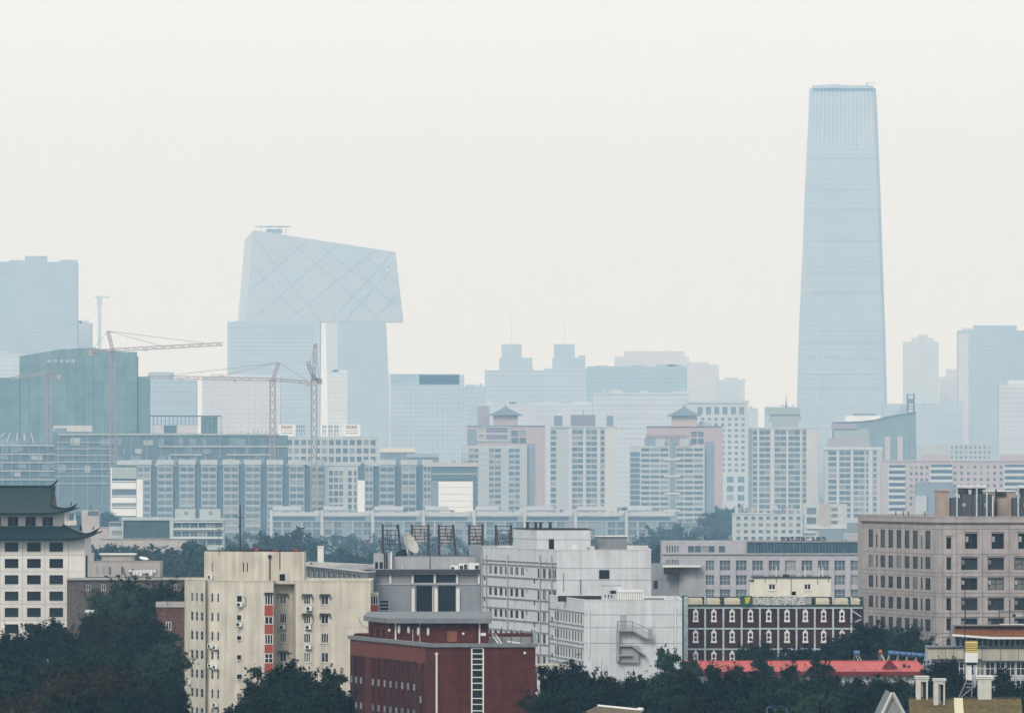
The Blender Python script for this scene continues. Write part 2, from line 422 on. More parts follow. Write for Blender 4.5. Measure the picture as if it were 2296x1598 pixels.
# ------------------------------------------------------------------ beige apartment tower
BEIGE = mat('beige_render', (.54, .495, .415), .9, .11, .4, .24)
BEIGE2 = mat('beige_penthouse', (.53, .485, .405), .9, .11, .4, .26)
REDP = mat('red_balcony_panel', (.30, .060, .042), .7, .12, 1.5)
def beige():
    D = 1000.; c = K(650, 2000, 2.375)
    r = thing('beige_apartment_tower', 'beige rendered apartment tower with red balcony panels', 'building', (X_(620, D), D, 0))
    zt = Z_(1303, D)
    A = pp(413.8, D + 15); B = pp(460.5, D + 5); B2 = (B[0] + .1, B[1] + .9); C2 = (X_(469.5, D + 4.4), D + 5.6); Cc = pp(469.5, D + 4.2)
    E = pp(545, D); G = pp(613, D); Gi = (X_(613, D), D + 4.6); H = (X_(652, D + 4.6), D + 4.6)
    cur = [(X_(652, D + 4.6) + .75 * math.sin(k * .262) * 1.1, D + 4.6 * math.cos(k * .262) ** 1) for k in range(1, 7)]
    J = pp(667, D); Rr = pp(830.5, D)
    f1 = Fa(r, A, B); f2 = Fa(r, Cc, E); f3 = Fa(r, E, G); f4 = Fa(r, Gi, H); f5 = Fa(r, cur[-1], Rr)
    pitch = 171.5
    rowz = lambda k, top, h: (Z_(c(0, top + pitch * k)[1], D), Z_(c(0, top + pitch * k + h)[1], D))
    ops = {1: [], 2: [], 3: [], 4: [], 5: []}
    for k in range(8):
        z1, z0 = rowz(k, 535, 78)
        if z0 < 2: continue
        for xx, w_ in ((157, 22), (200, 20), (243, 24)): ops[1].append((f1.u(c(xx)[0]), f1.u(c(xx + w_)[0]), z0, z1))
        for xx, w_ in ((337, 20), (390, 18)): ops[2].append((f2.u(c(xx)[0]), f2.u(c(xx + w_)[0]), z0, z1))
        a, b_ = ((548, 62), (720, 55), (905, 45), (1075, 50), (1247, 50), (1415, 60), (1590, 50), (1760, 50))[k]
        ops[3].append(f3.rect(*c(562, a), *c(608 if k not in (0, 4, 5) else 615, a + b_)))
        z1, z0 = rowz(k, 547, 84)
        ops[4].append((f4.u(c(948)[0]), f4.u(c(1008)[0]), z0, z1))
        ops[5].append((f5.u(c(1162)[0]), f5.u(c(1222)[0]), z0, z1)); ops[5].append((f5.u(c(1318)[0]), f5.u(c(1382)[0]), z0, z1))
    bay = []
    for k, (a, b_) in enumerate(((540, 635), (735, 806), (895, 985), (1065, 1152), (1238, 1325), (1410, 1495))):
        bay.append(f3.rect(*c(816, a), *c(883, b_)))
    ub0, ub1 = f3.u(c(813)[0]), f3.u(c(887)[0])
    f1.wall(0, zt, ops[1], BEIGE, .05); f2.wall(0, zt, ops[2], BEIGE, .08); f3.wall(0, zt, ops[3] + [(ub0, ub1, 0, bay[0][3] + .25)], BEIGE)
    f4.wall(0, zt, ops[4], BEIGE); f5.wall(0, zt, ops[5], BEIGE)
    g = MB(); seq = [B, B2, C2, Cc]
    for p, q in zip(seq, seq[1:]): g.quad((*p, 0), (*q, 0), (*q, zt), (*p, zt))
    g.build('groove_wall', BEIGE, r)
    g = MB(); seq = [G, Gi]; g.quad((*G, 0), (*Gi, 0), (*Gi, zt), (*G, zt)); g.build('recess_side', BEIGE, r)
    g = MB(); seq = [H] + cur
    for p, q in zip(seq, seq[1:]): g.quad((*p, 0), (*q, 0), (*q, zt), (*p, zt))
    g.build('curved_wall', BEIGE, r)
    pts = [A, B, B2, C2, Cc, E, G, Gi, H] + cur + [Rr, (Rr[0], D + 20), (A[0], D + 26)]
    n = len(pts); shell(r, pts, 0, zt, BEIGE, tuple(range(n - 3)))
    coping(r, pts, zt, BEIGE, .06, .35, .16)
    # storey lines: shallow string courses
    for k in range(1, 8):
        z = Z_(c(0, 535 + pitch * k - 45)[1], D)
        if z > 1: f5.box(0, f5.w, z, z + .06, 0, .025).build('string_course', BEIGE2, r)
    random.seed(3)
    for k, o in enumerate(ops[1]): f1.window(o, G_NEAR, GREYM, .08, 0, 1, .07)
    for o in ops[2]: f2.window(o, G_NEAR, GREYM, .12, 0, 1, .09)
    for o in ops[3]: f3.window(o, G_NEAR, WHITE, .16, 1 if o[1] - o[0] > 1 else 0, 0, .07)
    for i, (fa, oo) in enumerate(((f4, ops[4]), (f5, ops[5]))):
        for k, o in enumerate(oo):
            fa.window(o, G_NEAR, WHITE, .16, random.choice((1, 2, 2)), 0, .075)
            fa.box(o[0] - .12, o[1] + .12, o[2] - .1, o[2], 0, .1).build('sill', BEIGE2, r)
            if (k < 4 if i else k < 1) or k % 5 == 3:   # metal hoods over the upper windows
                b = fa.box(o[0] - .22, o[1] + .22, o[3] + .10, o[3] + .16, 0, .55)
                fa.box(o[0] - .24, o[0] - .2, o[3] - .55, o[3] + .1, 0, .5, b); fa.box(o[1] + .2, o[1] + .24, o[3] - .55, o[3] + .1, 0, .5, b)
                b.build('hood', DARKM, r)
    # red balcony bay
    for k, o in enumerate(bay):
        q = (ub0, ub1, o[2], o[3]); f3.window(q, G_NEAR, WHITE, .02, 2 if k % 2 == 0 else 1, 1 if k == 3 else 0, .09)
        lo = bay[k + 1][3] if k + 1 < len(bay) else 0
        f3.box(ub0, ub1, lo, o[2], -.35, .06).build('balcony_panel', REDP, r)
    f3.box(ub0 - .1, ub1 + .1, bay[0][3], bay[0][3] + .12, 0, .35).build('balcony_roof', DARKM, r)
    # red corner balcony on the right flank
    x0, x1 = X_(831, D + 3), X_(848, D + 3)
    for (a, b_, m_, nm) in ((525, 548, BEIGE2, 'balcony_roof'), (632, 712, REDP, 'balcony_panel')):
        MB().box(x0, x1, D + 3, D + 5.5, Z_(c(0, b_)[1], D + 3), Z_(c(0, a)[1], D + 3)).build(nm, m_, r)
    fs = Fa(r, (x0, D + 3.1), (x1, D + 3.1)); o = (0, fs.w, Z_(c(0, 632)[1], D + 3), Z_(c(0, 552)[1], D + 3)); fs.window(o, G_NEAR, WHITE, .05, 2, 0, .09)
    # stair penthouse
    zp0, zp1 = zt - .4, Z_(1236, D + 3)
    P = [pp(457.9, D + 9), pp(500, D + 6.6), pp(539, D + 4.2), (X_(539.3, D + 3.6), D + 3.6), pp(626.5, D + 3.2), (X_(626.9, D + 3), D + 3), pp(682, D + 3)]
    full = P + [(P[-1][0], D + 13), (P[0][0], D + 15)]
    fp = [Fa(r, P[i], P[i + 1]) for i in range(len(P) - 1)]
    po = {i: [] for i in range(6)}
    po[0].append((fp[0].u(c(342)[0]), fp[0].u(c(350)[0]), Z_(c(0, 340)[1], D + 8), Z_(c(0, 258)[1], D + 8)))
    for xx in (620, 654): po[3].append((fp[3].u(c(xx)[0]), fp[3].u(c(xx + 10)[0]), Z_(c(0, 340)[1], D + 3.5), Z_(c(0, 258)[1], D + 3.5)))
    po[5].append((fp[5].u(c(946)[0]), fp[5].u(c(996)[0]), zp0 + .45, Z_(c(0, 360)[1], D + 3)))
    for i, f in enumerate(fp):
        f.wall(zp0, zp1, po[i], BEIGE2, .15, 'penthouse_wall')
        for o in po[i]: f.pane(o, G_DARK, .12, 'penthouse_hatch' if o[1] - o[0] > 1 else 'slit_window')
    shell(r, full, zp0, zp1, BEIGE2, tuple(range(6)), name='penthouse_shell', rname='penthouse_roof'); coping(r, full, zp1, DARKM, .03, .3, .07, 'penthouse_edge')
    f = fp[3]; u = f.u(c(860)[0]); b = MB().bar(f.pt(u, zp0 + .4, .12), f.pt(u, Z_(c(0, 210)[1], D + 3), .12), .09)
    b.lathe(f.pt(u, Z_(c(0, 205)[1], D + 3), .14), [(.28, -.1), (.28, .12)], 10, (0, -1, 0)); b.build('drain_pipe', DARKM, r)
    f = fp[5]; MB().bar(f.pt(.03, zp0 + 2, .05), f.pt(.03, zp1, .05), .07).build('drain_pipe', DARKM, r)
    # roof mast and small poles, each a thing on the roof
    top = zp1 + .05; D3 = D + 6
    def pole(px, y1, rad, name, label, bars=()):
        x = X_(px, D3); t = thing(name, label, 'antenna' if bars else 'pole', (x, D3, top))
        MB().bar((x, D3, top - .6), (x, D3, Z_(y1, D3)), rad, rad * .6, 6).build('mast', DARKM, t)
        for y_, w_ in bars: MB().bar((x - w_, D3, Z_(y_, D3)), (x + w_, D3, Z_(y_, D3)), .035).build('crossbar', DARKM, t)
    pole(538.5, 1130, .11, 'antenna_mast', 'tall thin antenna mast with crossbars on the beige tower roof', ((1160, .55), (1179, .35), (1220, .25)))
    pole(569, 1219, .08, 'roof_pole', 'short dark pole beside the roof clutter on the beige penthouse')
    pole(561, 1225, .06, 'roof_pole', 'shorter dark pole left of a taller one on the beige penthouse')
    pole(671, 1224, .12, 'roof_pole', 'stout dark post at the right end of the beige penthouse roof')
    pole(491, 1184, .05, 'antenna_mast', 'thin antenna with one crossbar above the left of the beige penthouse', ((1186, .3),))
    random.seed(8)
    t = thing('roof_clutter', 'low dark junk lying on the beige penthouse roof', 'clutter', (X_(580, D3), D3, top))
    for px in (555, 566, 575, 585, 592, 600, 609, 616, 656, 662):
        x = X_(px, D3); h = random.uniform(.15, .4); MB().box(x - .3, x + .25, D3 - 1 + random.random(), D3, top - .55, top + h).build('crate', DARKM if random.random() < .6 else REDP, t)
    # air conditioners
    lab = 'white air conditioner fixed below a window of the beige tower'
    for fa, xx, yy in ((f3, 588, 652), (f3, 582, 828), (f5, 1207, 686), (f5, 1200, 853), (f5, 1200, 1028), (f4, 970, 852), (f4, 975, 1190), (f5, 1200, 1545)):
        px, py = c(xx, yy); ac_unit(fa, fa.u(px), fa.z(px, py) + .02, lab)
    for fa, xx, yy in ((f2, 338, 1018), (f2, 384, 1030), (f2, 340, 1190), (f2, 384, 1205), (f2, 382, 1540), (f1, 160, 1150), (f1, 150, 1340), (f1, 152, 1500)):
        px, py = c(xx, yy); ac_unit(fa, fa.u(px), fa.z(px, py), 'dark weathered air conditioner on the angled left wall of the beige tower', .9, .55, 'air conditioners on the angled wall')
    px, py = c(338, 405); ac_unit(fp[0], fp[0].u(px), zt + .2, 'lone air conditioner standing against the beige penthouse', .9, .6, None)
    # loose cables on the wall
    for pts_ in (((1242, 565), (1248, 590), (1240, 615)), ((1245, 760), (1243, 800), (1225, 830)), ((1645, 740), (1660, 780), (1690, 820), (1740, 845))):
        b = MB(); q = [f5.pt(f5.u(c(x)[0]), f5.z(*c(x, y)), .04) for x, y in pts_]
        for a, e in zip(q, q[1:]): b.bar(a, e, .03)
        b.build('cable', DARKM, r)
    b = MB(); q = [f3.pt(f3.u(c(x)[0]), f3.z(*c(x, y)), .04) for x, y in ((622, 560), (645, 575), (648, 630), (630, 655))]
    for a, e in zip(q, q[1:]): b.bar(a, e, .035)
    b.build('cable', DARKM, r)
beige()

# ------------------------------------------------------------------ red brick block
BRICK = mat('dark_red_brick', (.080, .018, .012), .9, .22, 1.2, .25)
BRICKL = mat('brick_spandrel', (.135, .040, .027), .9, .12, 2.0, .12)
BRICKF = mat('brick_fin', (.055, .016, .014), .9, .15, 3.0)
CONC = mat('grey_concrete_band', (.17, .18, .19), .9, .12, .8, .15)
PIPE = mat('pale_pipe', (.62, .60, .56), .6, .05)
def red():
    D = 905.; c = K(1250, 2000, 2.375)
    r = thing('red_brick_block', 'dark red brick block with grey roof slabs and a ladder of glass', 'building', (X_(1050, D), D, 0))
    L = pp(785, D * 1.048); Cn = pp(968, D); Rr = pp(1200.6, D + .5); bk = D + 75
    zt = Z_(1449, D)
    fl = Fa(r, L, Cn); fr = Fa(r, Cn, Rr)
    # left face: tall slots between brick fins
    xs = [165, 205, 250] + [355 + 52.5 * k for k in range(8)] + [780]
    zhead = fl.z(*c(160, 1082)); ops = []
    zrow = lambda x, y: fl.z(*c(x, y))
    for x in xs: ops.append((fl.u(c(x - 15)[0]), fl.u(c(x + 19)[0]), 1.0, zhead - (.5 if x == 780 else 0)))
    ops = sorted(ops); fl.wall(0, zt, ops, BRICK, .2)
    zp = [zrow(165, 1268), zrow(165, 1325)]; zp2 = [zrow(165, 1492), zrow(165, 1548)]
    GP = mat('blue_grey_panel', (.15, .185, .20), .6, .12, 2., rand=.25)
    for i, o in enumerate(ops):
        fl.pane(o, G_DARK, .2)
        last = i == len(ops) - 1; dz = -1.5 if last else 0
        for q in (zp, zp2):
            if q[1] > 1: fl.box(o[0] + .05, o[1] - .05, q[1] + dz, q[0] + dz, -.18, -.03).build('window_panel', GP, r)
        fl.box(o[1] + .02, o[1] + .5, .8, zhead - .05, 0, .22).build('brick_fin', BRICKF, r)
    fl.box(0.1, fl.w * .93, zhead + .05, zt - .1, .0, .03).build('spandrel', BRICKL, r)
    # right face with glazed strip
    o = (fr.u(c(1233)[0]), fr.u(c(1335)[0]), .5, fr.z(*c(1233, 1020)))
    fr.wall(0, zt, [o], BRICK, .25)
    fr.pane(o, G_DARK, .12, 'glass_strip')
    zs = [fr.z(*c(1233, y)) for y in (1020, 1068, 1115, 1162, 1212, 1278, 1330, 1388, 1465, 1518, 1575, 1630, 1690)]
    for u_ in (o[0], o[1]): fr.box(u_ - .09, u_ + .09, .5, zs[0], -.05, .06).build('mullion', PIPE, r)
    for z in zs: fr.box(o[0] + .09, o[1] - .09, z - .06, z + .06, -.05, .045).build('transom', PIPE, r)
    u = fr.u(c(920)[0]); MB().bar(fr.pt(u, 0, .12), fr.pt(u, fr.z(*c(920, 1072)), .12), .13, None, 7).lathe(fr.pt(u, fr.z(*c(920, 1072)), .12), [(.2, -.1), (.22, .12), (.1, .2)], 8).build('drain_pipe', PIPE, r)
    for f, x, y in ((fr, 1705, 1062),):
        MB().lathe(f.pt(f.u(c(x)[0]), f.z(*c(x, y)), .02), [(.16, 0), (.18, .12), (.08, .2)], 8, (0, -1, 0)).build('wall_lamp', WHITE, r)
    pts = [L, Cn, Rr, (Rr[0], bk), (L[0], bk)]
    shell(r, pts, 0, zt, BRICK, (0, 1))
    # parapet slab in concrete segments
    for f, n in ((fl, 12), (fr, 14)):
        for k in range(n):
            a, b_ = f.w * k / n, f.w * (k + 1) / n
            f.box(a + .012 - (.3 if k == 0 and f is fl else 0), b_ - .012 + (.25 if k == n - 1 and f is fr else 0), zt - .06, zt + .42, -.35, .30 if f is fr else .28).build('parapet_slab', CONC, r)
    MB().box(Rr[0] - .2, Rr[0] + .25, D + 1.2, bk, zt - .06, zt + .41).build('parapet_slab', CONC, r)
    # set-back top storey
    D2 = D + 26; Lt = pp(826, D2 + 14); Ct = pp(873, D2); Rt = pp(1093.6, D2)
    z2 = Z_(1396, D2); z0 = zt - .5
    ft = Fa(r, Lt, Ct); fq = Fa(r, Ct, Rt)
    ot = [(ft.u(c(x - 10)[0]), ft.u(c(x + 14)[0]), ft.z(*c(330, 915)), ft.z(*c(330, 842))) for x in (340, 392, 443)]
    ft.wall(z0, z2, ot, BRICK, .3, 'upper_wall'); [ft.pane(q, G_DARK, .25) for q in ot]
    od = (fq.u(c(1012)[0]), fq.u(c(1100)[0]), z0 + .5, fq.z(*c(1012, 862)))
    fq.wall(z0, z2, [od], BRICK, .12, 'upper_wall'); fq.pane(od, mat('rusty_door', (.20, .075, .035), .7, .15, 1.), .1, 'roof_door')
    shell(r, [Lt, Ct, Rt, (Rt[0], bk - 6), (Lt[0], bk - 6)], z0, z2, BRICK, (0, 1), name='upper_shell', rname='upper_deck')
    sl = [(X_(814, D2 + 12), D2 + 14), (X_(868, D2 - 1.2), D2 - 1.2), (X_(1102, D2 - 1.2), D2 - 1.2), (X_(1102, D2), bk - 6), (X_(814, D2 + 12), bk - 6)]
    MB().prism(sl, z2, Z_(1385, D2)).build('roof_slab', CONC, r)
    for x in (555, 1302): u = fq.u(c(x)[0]); MB().bar(fq.pt(u, z0, .1), fq.pt(u, z2, .1), .11, None, 6).build('drain_pipe', PIPE, r)
    for x in (708, 770): u = fq.u(c(x)[0]); MB().bar(fq.pt(u, z0, .05), fq.pt(u, z2 - .8 * (x == 708), .05), .04).build('conduit', PIPE, r)
    for x, y, h in ((585, 850, .55), (670, 856, .42), (757, 868, .52), (845, 872, .5)):
        MB().lathe(fq.pt(fq.u(c(x)[0]), fq.z(*c(x, y)), .16), [(.06, -h * 1.1), (.17, -h * .8), (.19, 0), (.17, h * .8), (.06, h * 1.1)], 8).build('wall_lamp', WHITE, r, smooth=True)
    for f, x, y in ((fq, 1157, 890), (ft, 500, 860)):
        MB().lathe(f.pt(f.u(c(x)[0]), f.z(*c(x, y)), .02), [(.16, 0), (.18, .12), (.08, .2)], 8, (0, -1, 0)).build('wall_lamp', WHITE, r)
    a = fq.rect(*c(1312, 882), *c(1358, 908)); fq.box(a[0], a[1], a[2], a[3], .01, .05).build('wall_plate', WHITE, r)
    # lean-to ladder on the roof deck
    a = PX(1102, 1420, D + 28); b_ = PX(1119, 1445, D + 22); l = MB()
    for o_ in (0, .5): l.bar(a + Vector((o_, 0, 0)), b_ + Vector((o_, 0, 0)), .06)
    for k in range(7): p = a.lerp(b_, k / 6); l.bar(p, p + Vector((.5, 0, 0)), .03)
    solo(l, 'ladder', 'pale ladder leaning on the upper storey of the red brick block', 'ladder', b_, PIPE)
    for x in (1495, 1585, 1670, 1765):
        p = PX(*c(x, 985), D + 25); q = PX(*c(x, 830 if x == 1495 else 850), D + 25)
        solo(MB().bar(p, q, .05), 'roof_rod', 'thin lightning rod standing on the red brick roof', 'rod', p, DARKM, 'lightning rods on the red brick roof')
    a, b_ = PX(1137, 1437, D + 28), PX(1196, 1447, D + 28)
    solo(MB().bar(a, b_, .12), 'roof_pipe', 'long white pipe lying across the red brick roof', 'pipe', a, WHITE)
red()

# ------------------------------------------------------------------ grey hall with glazed portal
HALL = mat('blue_grey_render', (.23, .245, .26), .9, .08, .5, .10)
HALL2 = mat('grey_upper_render', (.33, .33, .345), .9, .08, .5, .12)
def hall():
    D = 1250.; c = K(1250, 2000, 2.375); X = lambda x: c(x)[0]; Y = lambda y: c(0, y)[1]
    r = thing('grey_hall', 'blue grey hall with dark roof edge and tall glazed portal', 'building', (X_(955, D), D, 0))
    fa = Fa(r, pp(X(290), D), pp(X(1305), D))
    R = lambda x0, y0, x1, y1: fa.rect(X(x0), Y(y0), X(x1), Y(y1))
    ops = [R(732, 458, 888, 740), R(928, 458, 1098, 740), R(408, 590, 498, 745)]
    up = [R(722, 362, 893, 436), R(918, 362, 1090, 436)]
    ops = [(a, b, 2. if i < 2 else z0, z1) for i, (a, b, z0, z1) in enumerate(ops)]
    zt = fa.z(X(300), Y(345))
    fa.wall(0, zt, ops + up, HALL, .6)
    for o in ops[:2]:
        fa.window(o, G_DARK, PIPE, .5, 0, 1, .14, 'portal_glazing')
    fa.window(ops[2], G_DARK, WHITE, .12, 0, 4, .08, 'louvred_window')
    for o in up: fa.pane(o, G_DARK, .5, 'clerestory')
    for x in (712, 915, 1112):      # pilasters with rounded tops
        o = R(x - 14, 505, x + 14, 740); b = fa.box(o[0], o[1], 2., o[3], 0, .45); b.lathe(fa.pt((o[0] + o[1]) / 2, o[3], .2), [((o[1] - o[0]) / 2, 0), ((o[1] - o[0]) * .4, .25), (.05, .4)], 8); b.build('pilaster', PIPE, r)
    o = R(340, 440, 1300, 456); fa.box(0, fa.w, o[2], o[3], 0, .12).build('string_course', HALL2, r)
    for x in (508, 705, 903, 1103, 1295):
        o = R(x - 8, 355, x + 8, 445); fa.box(o[0], o[0] + .35, o[2], o[3], .0, .22).build('bracket_post', PIPE, r); fa.box(o[0] + .42, o[1], o[2], o[3], .0, .2).build('bracket_post', DARKM, r)
    for k in range(5):
        xs = (300, 518, 715, 912, 1110, 1300); o = R(xs[k] + 12, 352, xs[k + 1] - 12, 362)
        fa.box(o[0], o[1], o[2], o[3], .0, .3).build('gutter', PIPE, r)
    o = R(335, 320, 1300, 352); fa.box(-.5, fa.w, o[2], o[3], -.5, 1.0).build('roof_edge', mat('dark_roof_edge', (.045, .047, .05), .8, .15, 1), r)
    pts = [pp(X(290), D), pp(X(1305), D), (X_(X(1305), D), D + 30), (X_(X(290), D), D + 30)]
    shell(r, pts, 0, zt, HALL, (0,), drop=-.5)
    # upper block set back, with the dish roof
    D2 = D + 8; fu = Fa(r, pp(X(525), D2), pp(X(1262), D2)); zu = fu.z(X(600), Y(203))
    fu.wall(zt - .5, zu, [], HALL2, .1, 'upper_wall'); P2 = [pp(X(525), D2), pp(X(1262), D2), (X_(X(1262), D2), D2 + 14), (X_(X(525), D2), D2 + 14)]
    shell(r, P2, zt - .5, zu, HALL2, (0,), name='upper_shell', rname='upper_deck'); coping(r, P2, zu, CONC, .05, .3, .1, 'upper_coping')
    for x in (858, 610): u = fu.u(X(x)); fu.box(u, u + .12, zt - .4, zu - (1.2 if x == 610 else 0), 0, .12).build('drain_pipe', DARKM if x == 858 else PIPE, r)
    # left stair house
    fs = Fa(r, pp(X(358), D2 - 1), pp(X(523), D2 - 1)); z3 = fs.z(X(360), Y(178))
    os_ = [fs.rect(X(372), Y(252), X(398), Y(312)), fs.rect(X(412), Y(252), X(440), Y(312))]
    fs.wall(zt - .5, z3, os_, HALL2, .2, 'stair_wall'); [fs.pane(o, G_DARK, .18) for o in os_]
    shell(r, [pp(X(358), D2 - 1), pp(X(523), D2 - 1), (X_(X(523), D2), D2 + 8), (X_(X(358), D2), D2 + 8)], zt - .5, z3, HALL2, (0,), name='stair_shell', rname='stair_deck')
    for x, m_ in ((450, DARKM), (470, DARKM), (510, PIPE)):
        u = fs.u(X(x)); fs.box(u, u + .25, zt, fs.z(X(x), Y(160)), 0, .25).build('stair_pipe', m_, r)
    # grey block behind on the right, at lattice foot
    D3 = D + 24; f3 = Fa(r, pp(930, D3), pp(1084, D3)); z4 = Z_(1247, D3); f3.wall(zt - 1, z4, [], HALL, .1, 'rear_wall')
    shell(r, [pp(930, D3), pp(1084, D3), (X_(1084, D3), D3 + 10), (X_(930, D3), D3 + 10)], zt - 1, z4, HALL, (0,), name='rear_shell', rname='rear_deck')
    D4 = D + 30; MB().box(X_(1052, D4), X_(1090, D4), D4, D4 + 8, zt - 1, Z_(1222, D4)).build('rear_block', HALL, r)
    # white rooftop air handling units
    for x0, x1, y0 in ((1042, 1112, 282), (1118, 1195, 265), (1205, 1300, 262)):
        D5 = D + 3; p0, p1 = X_(X(x0), D5), X_(X(x1), D5); z0, z1 = Z_(Y(330), D5), Z_(Y(y0), D5)
        t = thing('air_handler', 'white roof air handler with black vents on the grey hall', 'air handler', ((p0 + p1) / 2, D5, z0), 'air handlers on the grey hall')
        MB().box(p0, p1, D5, D5 + 2, z0, z1).build('casing', WHITE, t)
        MB().box(p0 + (p1 - p0) * (.12 if x0 != 1205 else .6), p0 + (p1 - p0) * (.48 if x0 != 1205 else .95), D5 - .06, D5 + .1, z0 + .15, z1 - (z1 - z0) * .3).build('vent', DARKM, t)
        if x0 == 1118: MB().box(p0 + (p1 - p0) * .6, p0 + (p1 - p0) * .95, D5 - .06, D5 + .1, z0 + .15, z1 - .15).build('vent', DARKM, t)
    # satellite dish
    cx = K(1380, 1940, 3.703); D6 = D + 10; q = PX(*cx(562, 370), D6); ax = Vector((.75, -.45, .48)).normalized()
    t = thing('satellite_dish', 'large off white satellite dish on the grey hall roof', 'dish', PX(*cx(545, 545), D6))
    pr = []
    for k in range(7): rr = 2.1 * k / 6; pr.append((max(rr, .05), .55 * (k / 6) ** 2))
    dsh = MB(); n = 22; i0 = 0; M = (-ax).to_track_quat('Z', 'Y').to_matrix(); M = ax.to_track_quat('Z', 'Y').to_matrix()
    for rr, z in pr:
        for k in range(n): tt = 2 * math.pi * k / n; dsh.v.append(tuple(q + M @ Vector((rr * math.cos(tt), rr * math.sin(tt), z))))
    for j in range(6):
        for k in range(n): a, b_ = j * n + k, j * n + (k + 1) % n; dsh.f.append((a, b_, b_ + n, a + n))
    dsh.build('reflector', mat('dish_white', (.42, .40, .37), .6, .06), t, smooth=True)
    feed = q + ax * 1.7; f_ = MB()
    for k in range(3): tt = 2.1 * k + .4; f_.bar(q + M @ Vector((2.05 * math.cos(tt), 2.05 * math.sin(tt), .55)), feed, .035)
    f_.build('feed_arm', PIPE, t); MB().lathe(feed, [(.12, -.2), (.14, .1)], 8, ax).build('feed_horn', DARKM, t)
    base = PX(*cx(545, 550), D6); MB().bar(base, q - ax * .1, .16, .12, 7).bar(base + Vector((1.6, 0, 0)), q, .06).build('mount', PIPE, t)
    for xx, h in ((440, .9), (480, 1.2)):
        p = PX(*cx(xx, 545), D6 - .5); solo(MB().lathe(p, [(.75, 0), (.8, h * .5), (.5, h), (.1, h * 1.2)], 9), 'shrub', 'dark potted shrub beside the satellite dish', 'shrub', p, mat('dark_shrub', (.012, .022, .018), .95, .3, 3.), 'shrubs by the dish')
    # lattice frames that carried roof letters
    RUST = mat('rusty_lattice', (.075, .052, .048), .8, .25, 2.); LATP = mat('pale_lattice_board', (.34, .32, .31), .85, .15, 2.)
    for k, (x0, x1, y0, y1, full) in enumerate(((205, 415, 105, 440, 0), (610, 840, 110, 350, 1), (985, 1180, 112, 355, 1), (1405, 1590, 108, 360, 1), (1775, 1985, 115, 405, 0))):
        D7 = D + 16; a, b_ = PX(*cx(x0, y1), D7), PX(*cx(x1, y0), D7)
        foot = PX(*cx(x0, 520 if k < 4 else 410), D7).z if k < 3 else a.z - .3
        lab = ('open rusty lattice frame beside the dish', 'boarded lattice frame right behind the dish', 'boarded lattice frame on splayed legs above the hall', 'boarded lattice frame next to the grey white block', 'rusty bracing lattice on the corner of the grey white block')[k]
        t = thing('sign_lattice', lab, 'sign frame', ((a.x + b_.x) / 2, D7, foot), 'lattice sign frames on the roofs')
        for x in (a.x, b_.x):
            s = MB(); xo = x + (.5 if (x == b_.x and k in (0, 2)) else 0)
            for dx, dy in ((-.14, 0), (.14, 0), (0, 1.2)): s.bar((xo + dx, D7 + dy, foot), (x + dx, D7 + dy * .3, b_.z + .2), .075)
            m_ = 9
            for i in range(m_):
                z0, z1 = foot + (b_.z - foot) * i / m_, foot + (b_.z - foot) * (i + 1) / m_; xa = xo + (x - xo) * i / m_
                s.bar((xa - .14, D7, z0), (xa + .14, D7, z1), .07); s.bar((xa, D7, z1), (xa, D7 + .8, z0), .06)
            s.build('lattice_post', RUST, t)
        nb = 6
        for i in range(nb):
            z = a.z + (b_.z - a.z) * (i + .1) / (nb - .8)
            MB().bar((a.x, D7 - .05, z), (b_.x, D7 - .05, z), .075).build('rail', RUST, t)
            if full and i < nb - 1:
                w_ = b_.x - a.x; MB().box(a.x + w_ * .14, b_.x - w_ * .18, D7 + .05, D7 + .12, z + .12, z + (b_.z - a.z) / (nb - .8) - .12).build('board', LATP, t)
        s = MB(); rnd = random.Random(k)
        for i in range(8 if not full else 4):
            x = rnd.uniform(a.x, b_.x); s.bar((x, D7, rnd.uniform(a.z, b_.z)), (x + rnd.uniform(-.5, .5), D7, rnd.uniform(a.z, b_.z)), .08)
        s.build('brace', RUST, t)
hall()

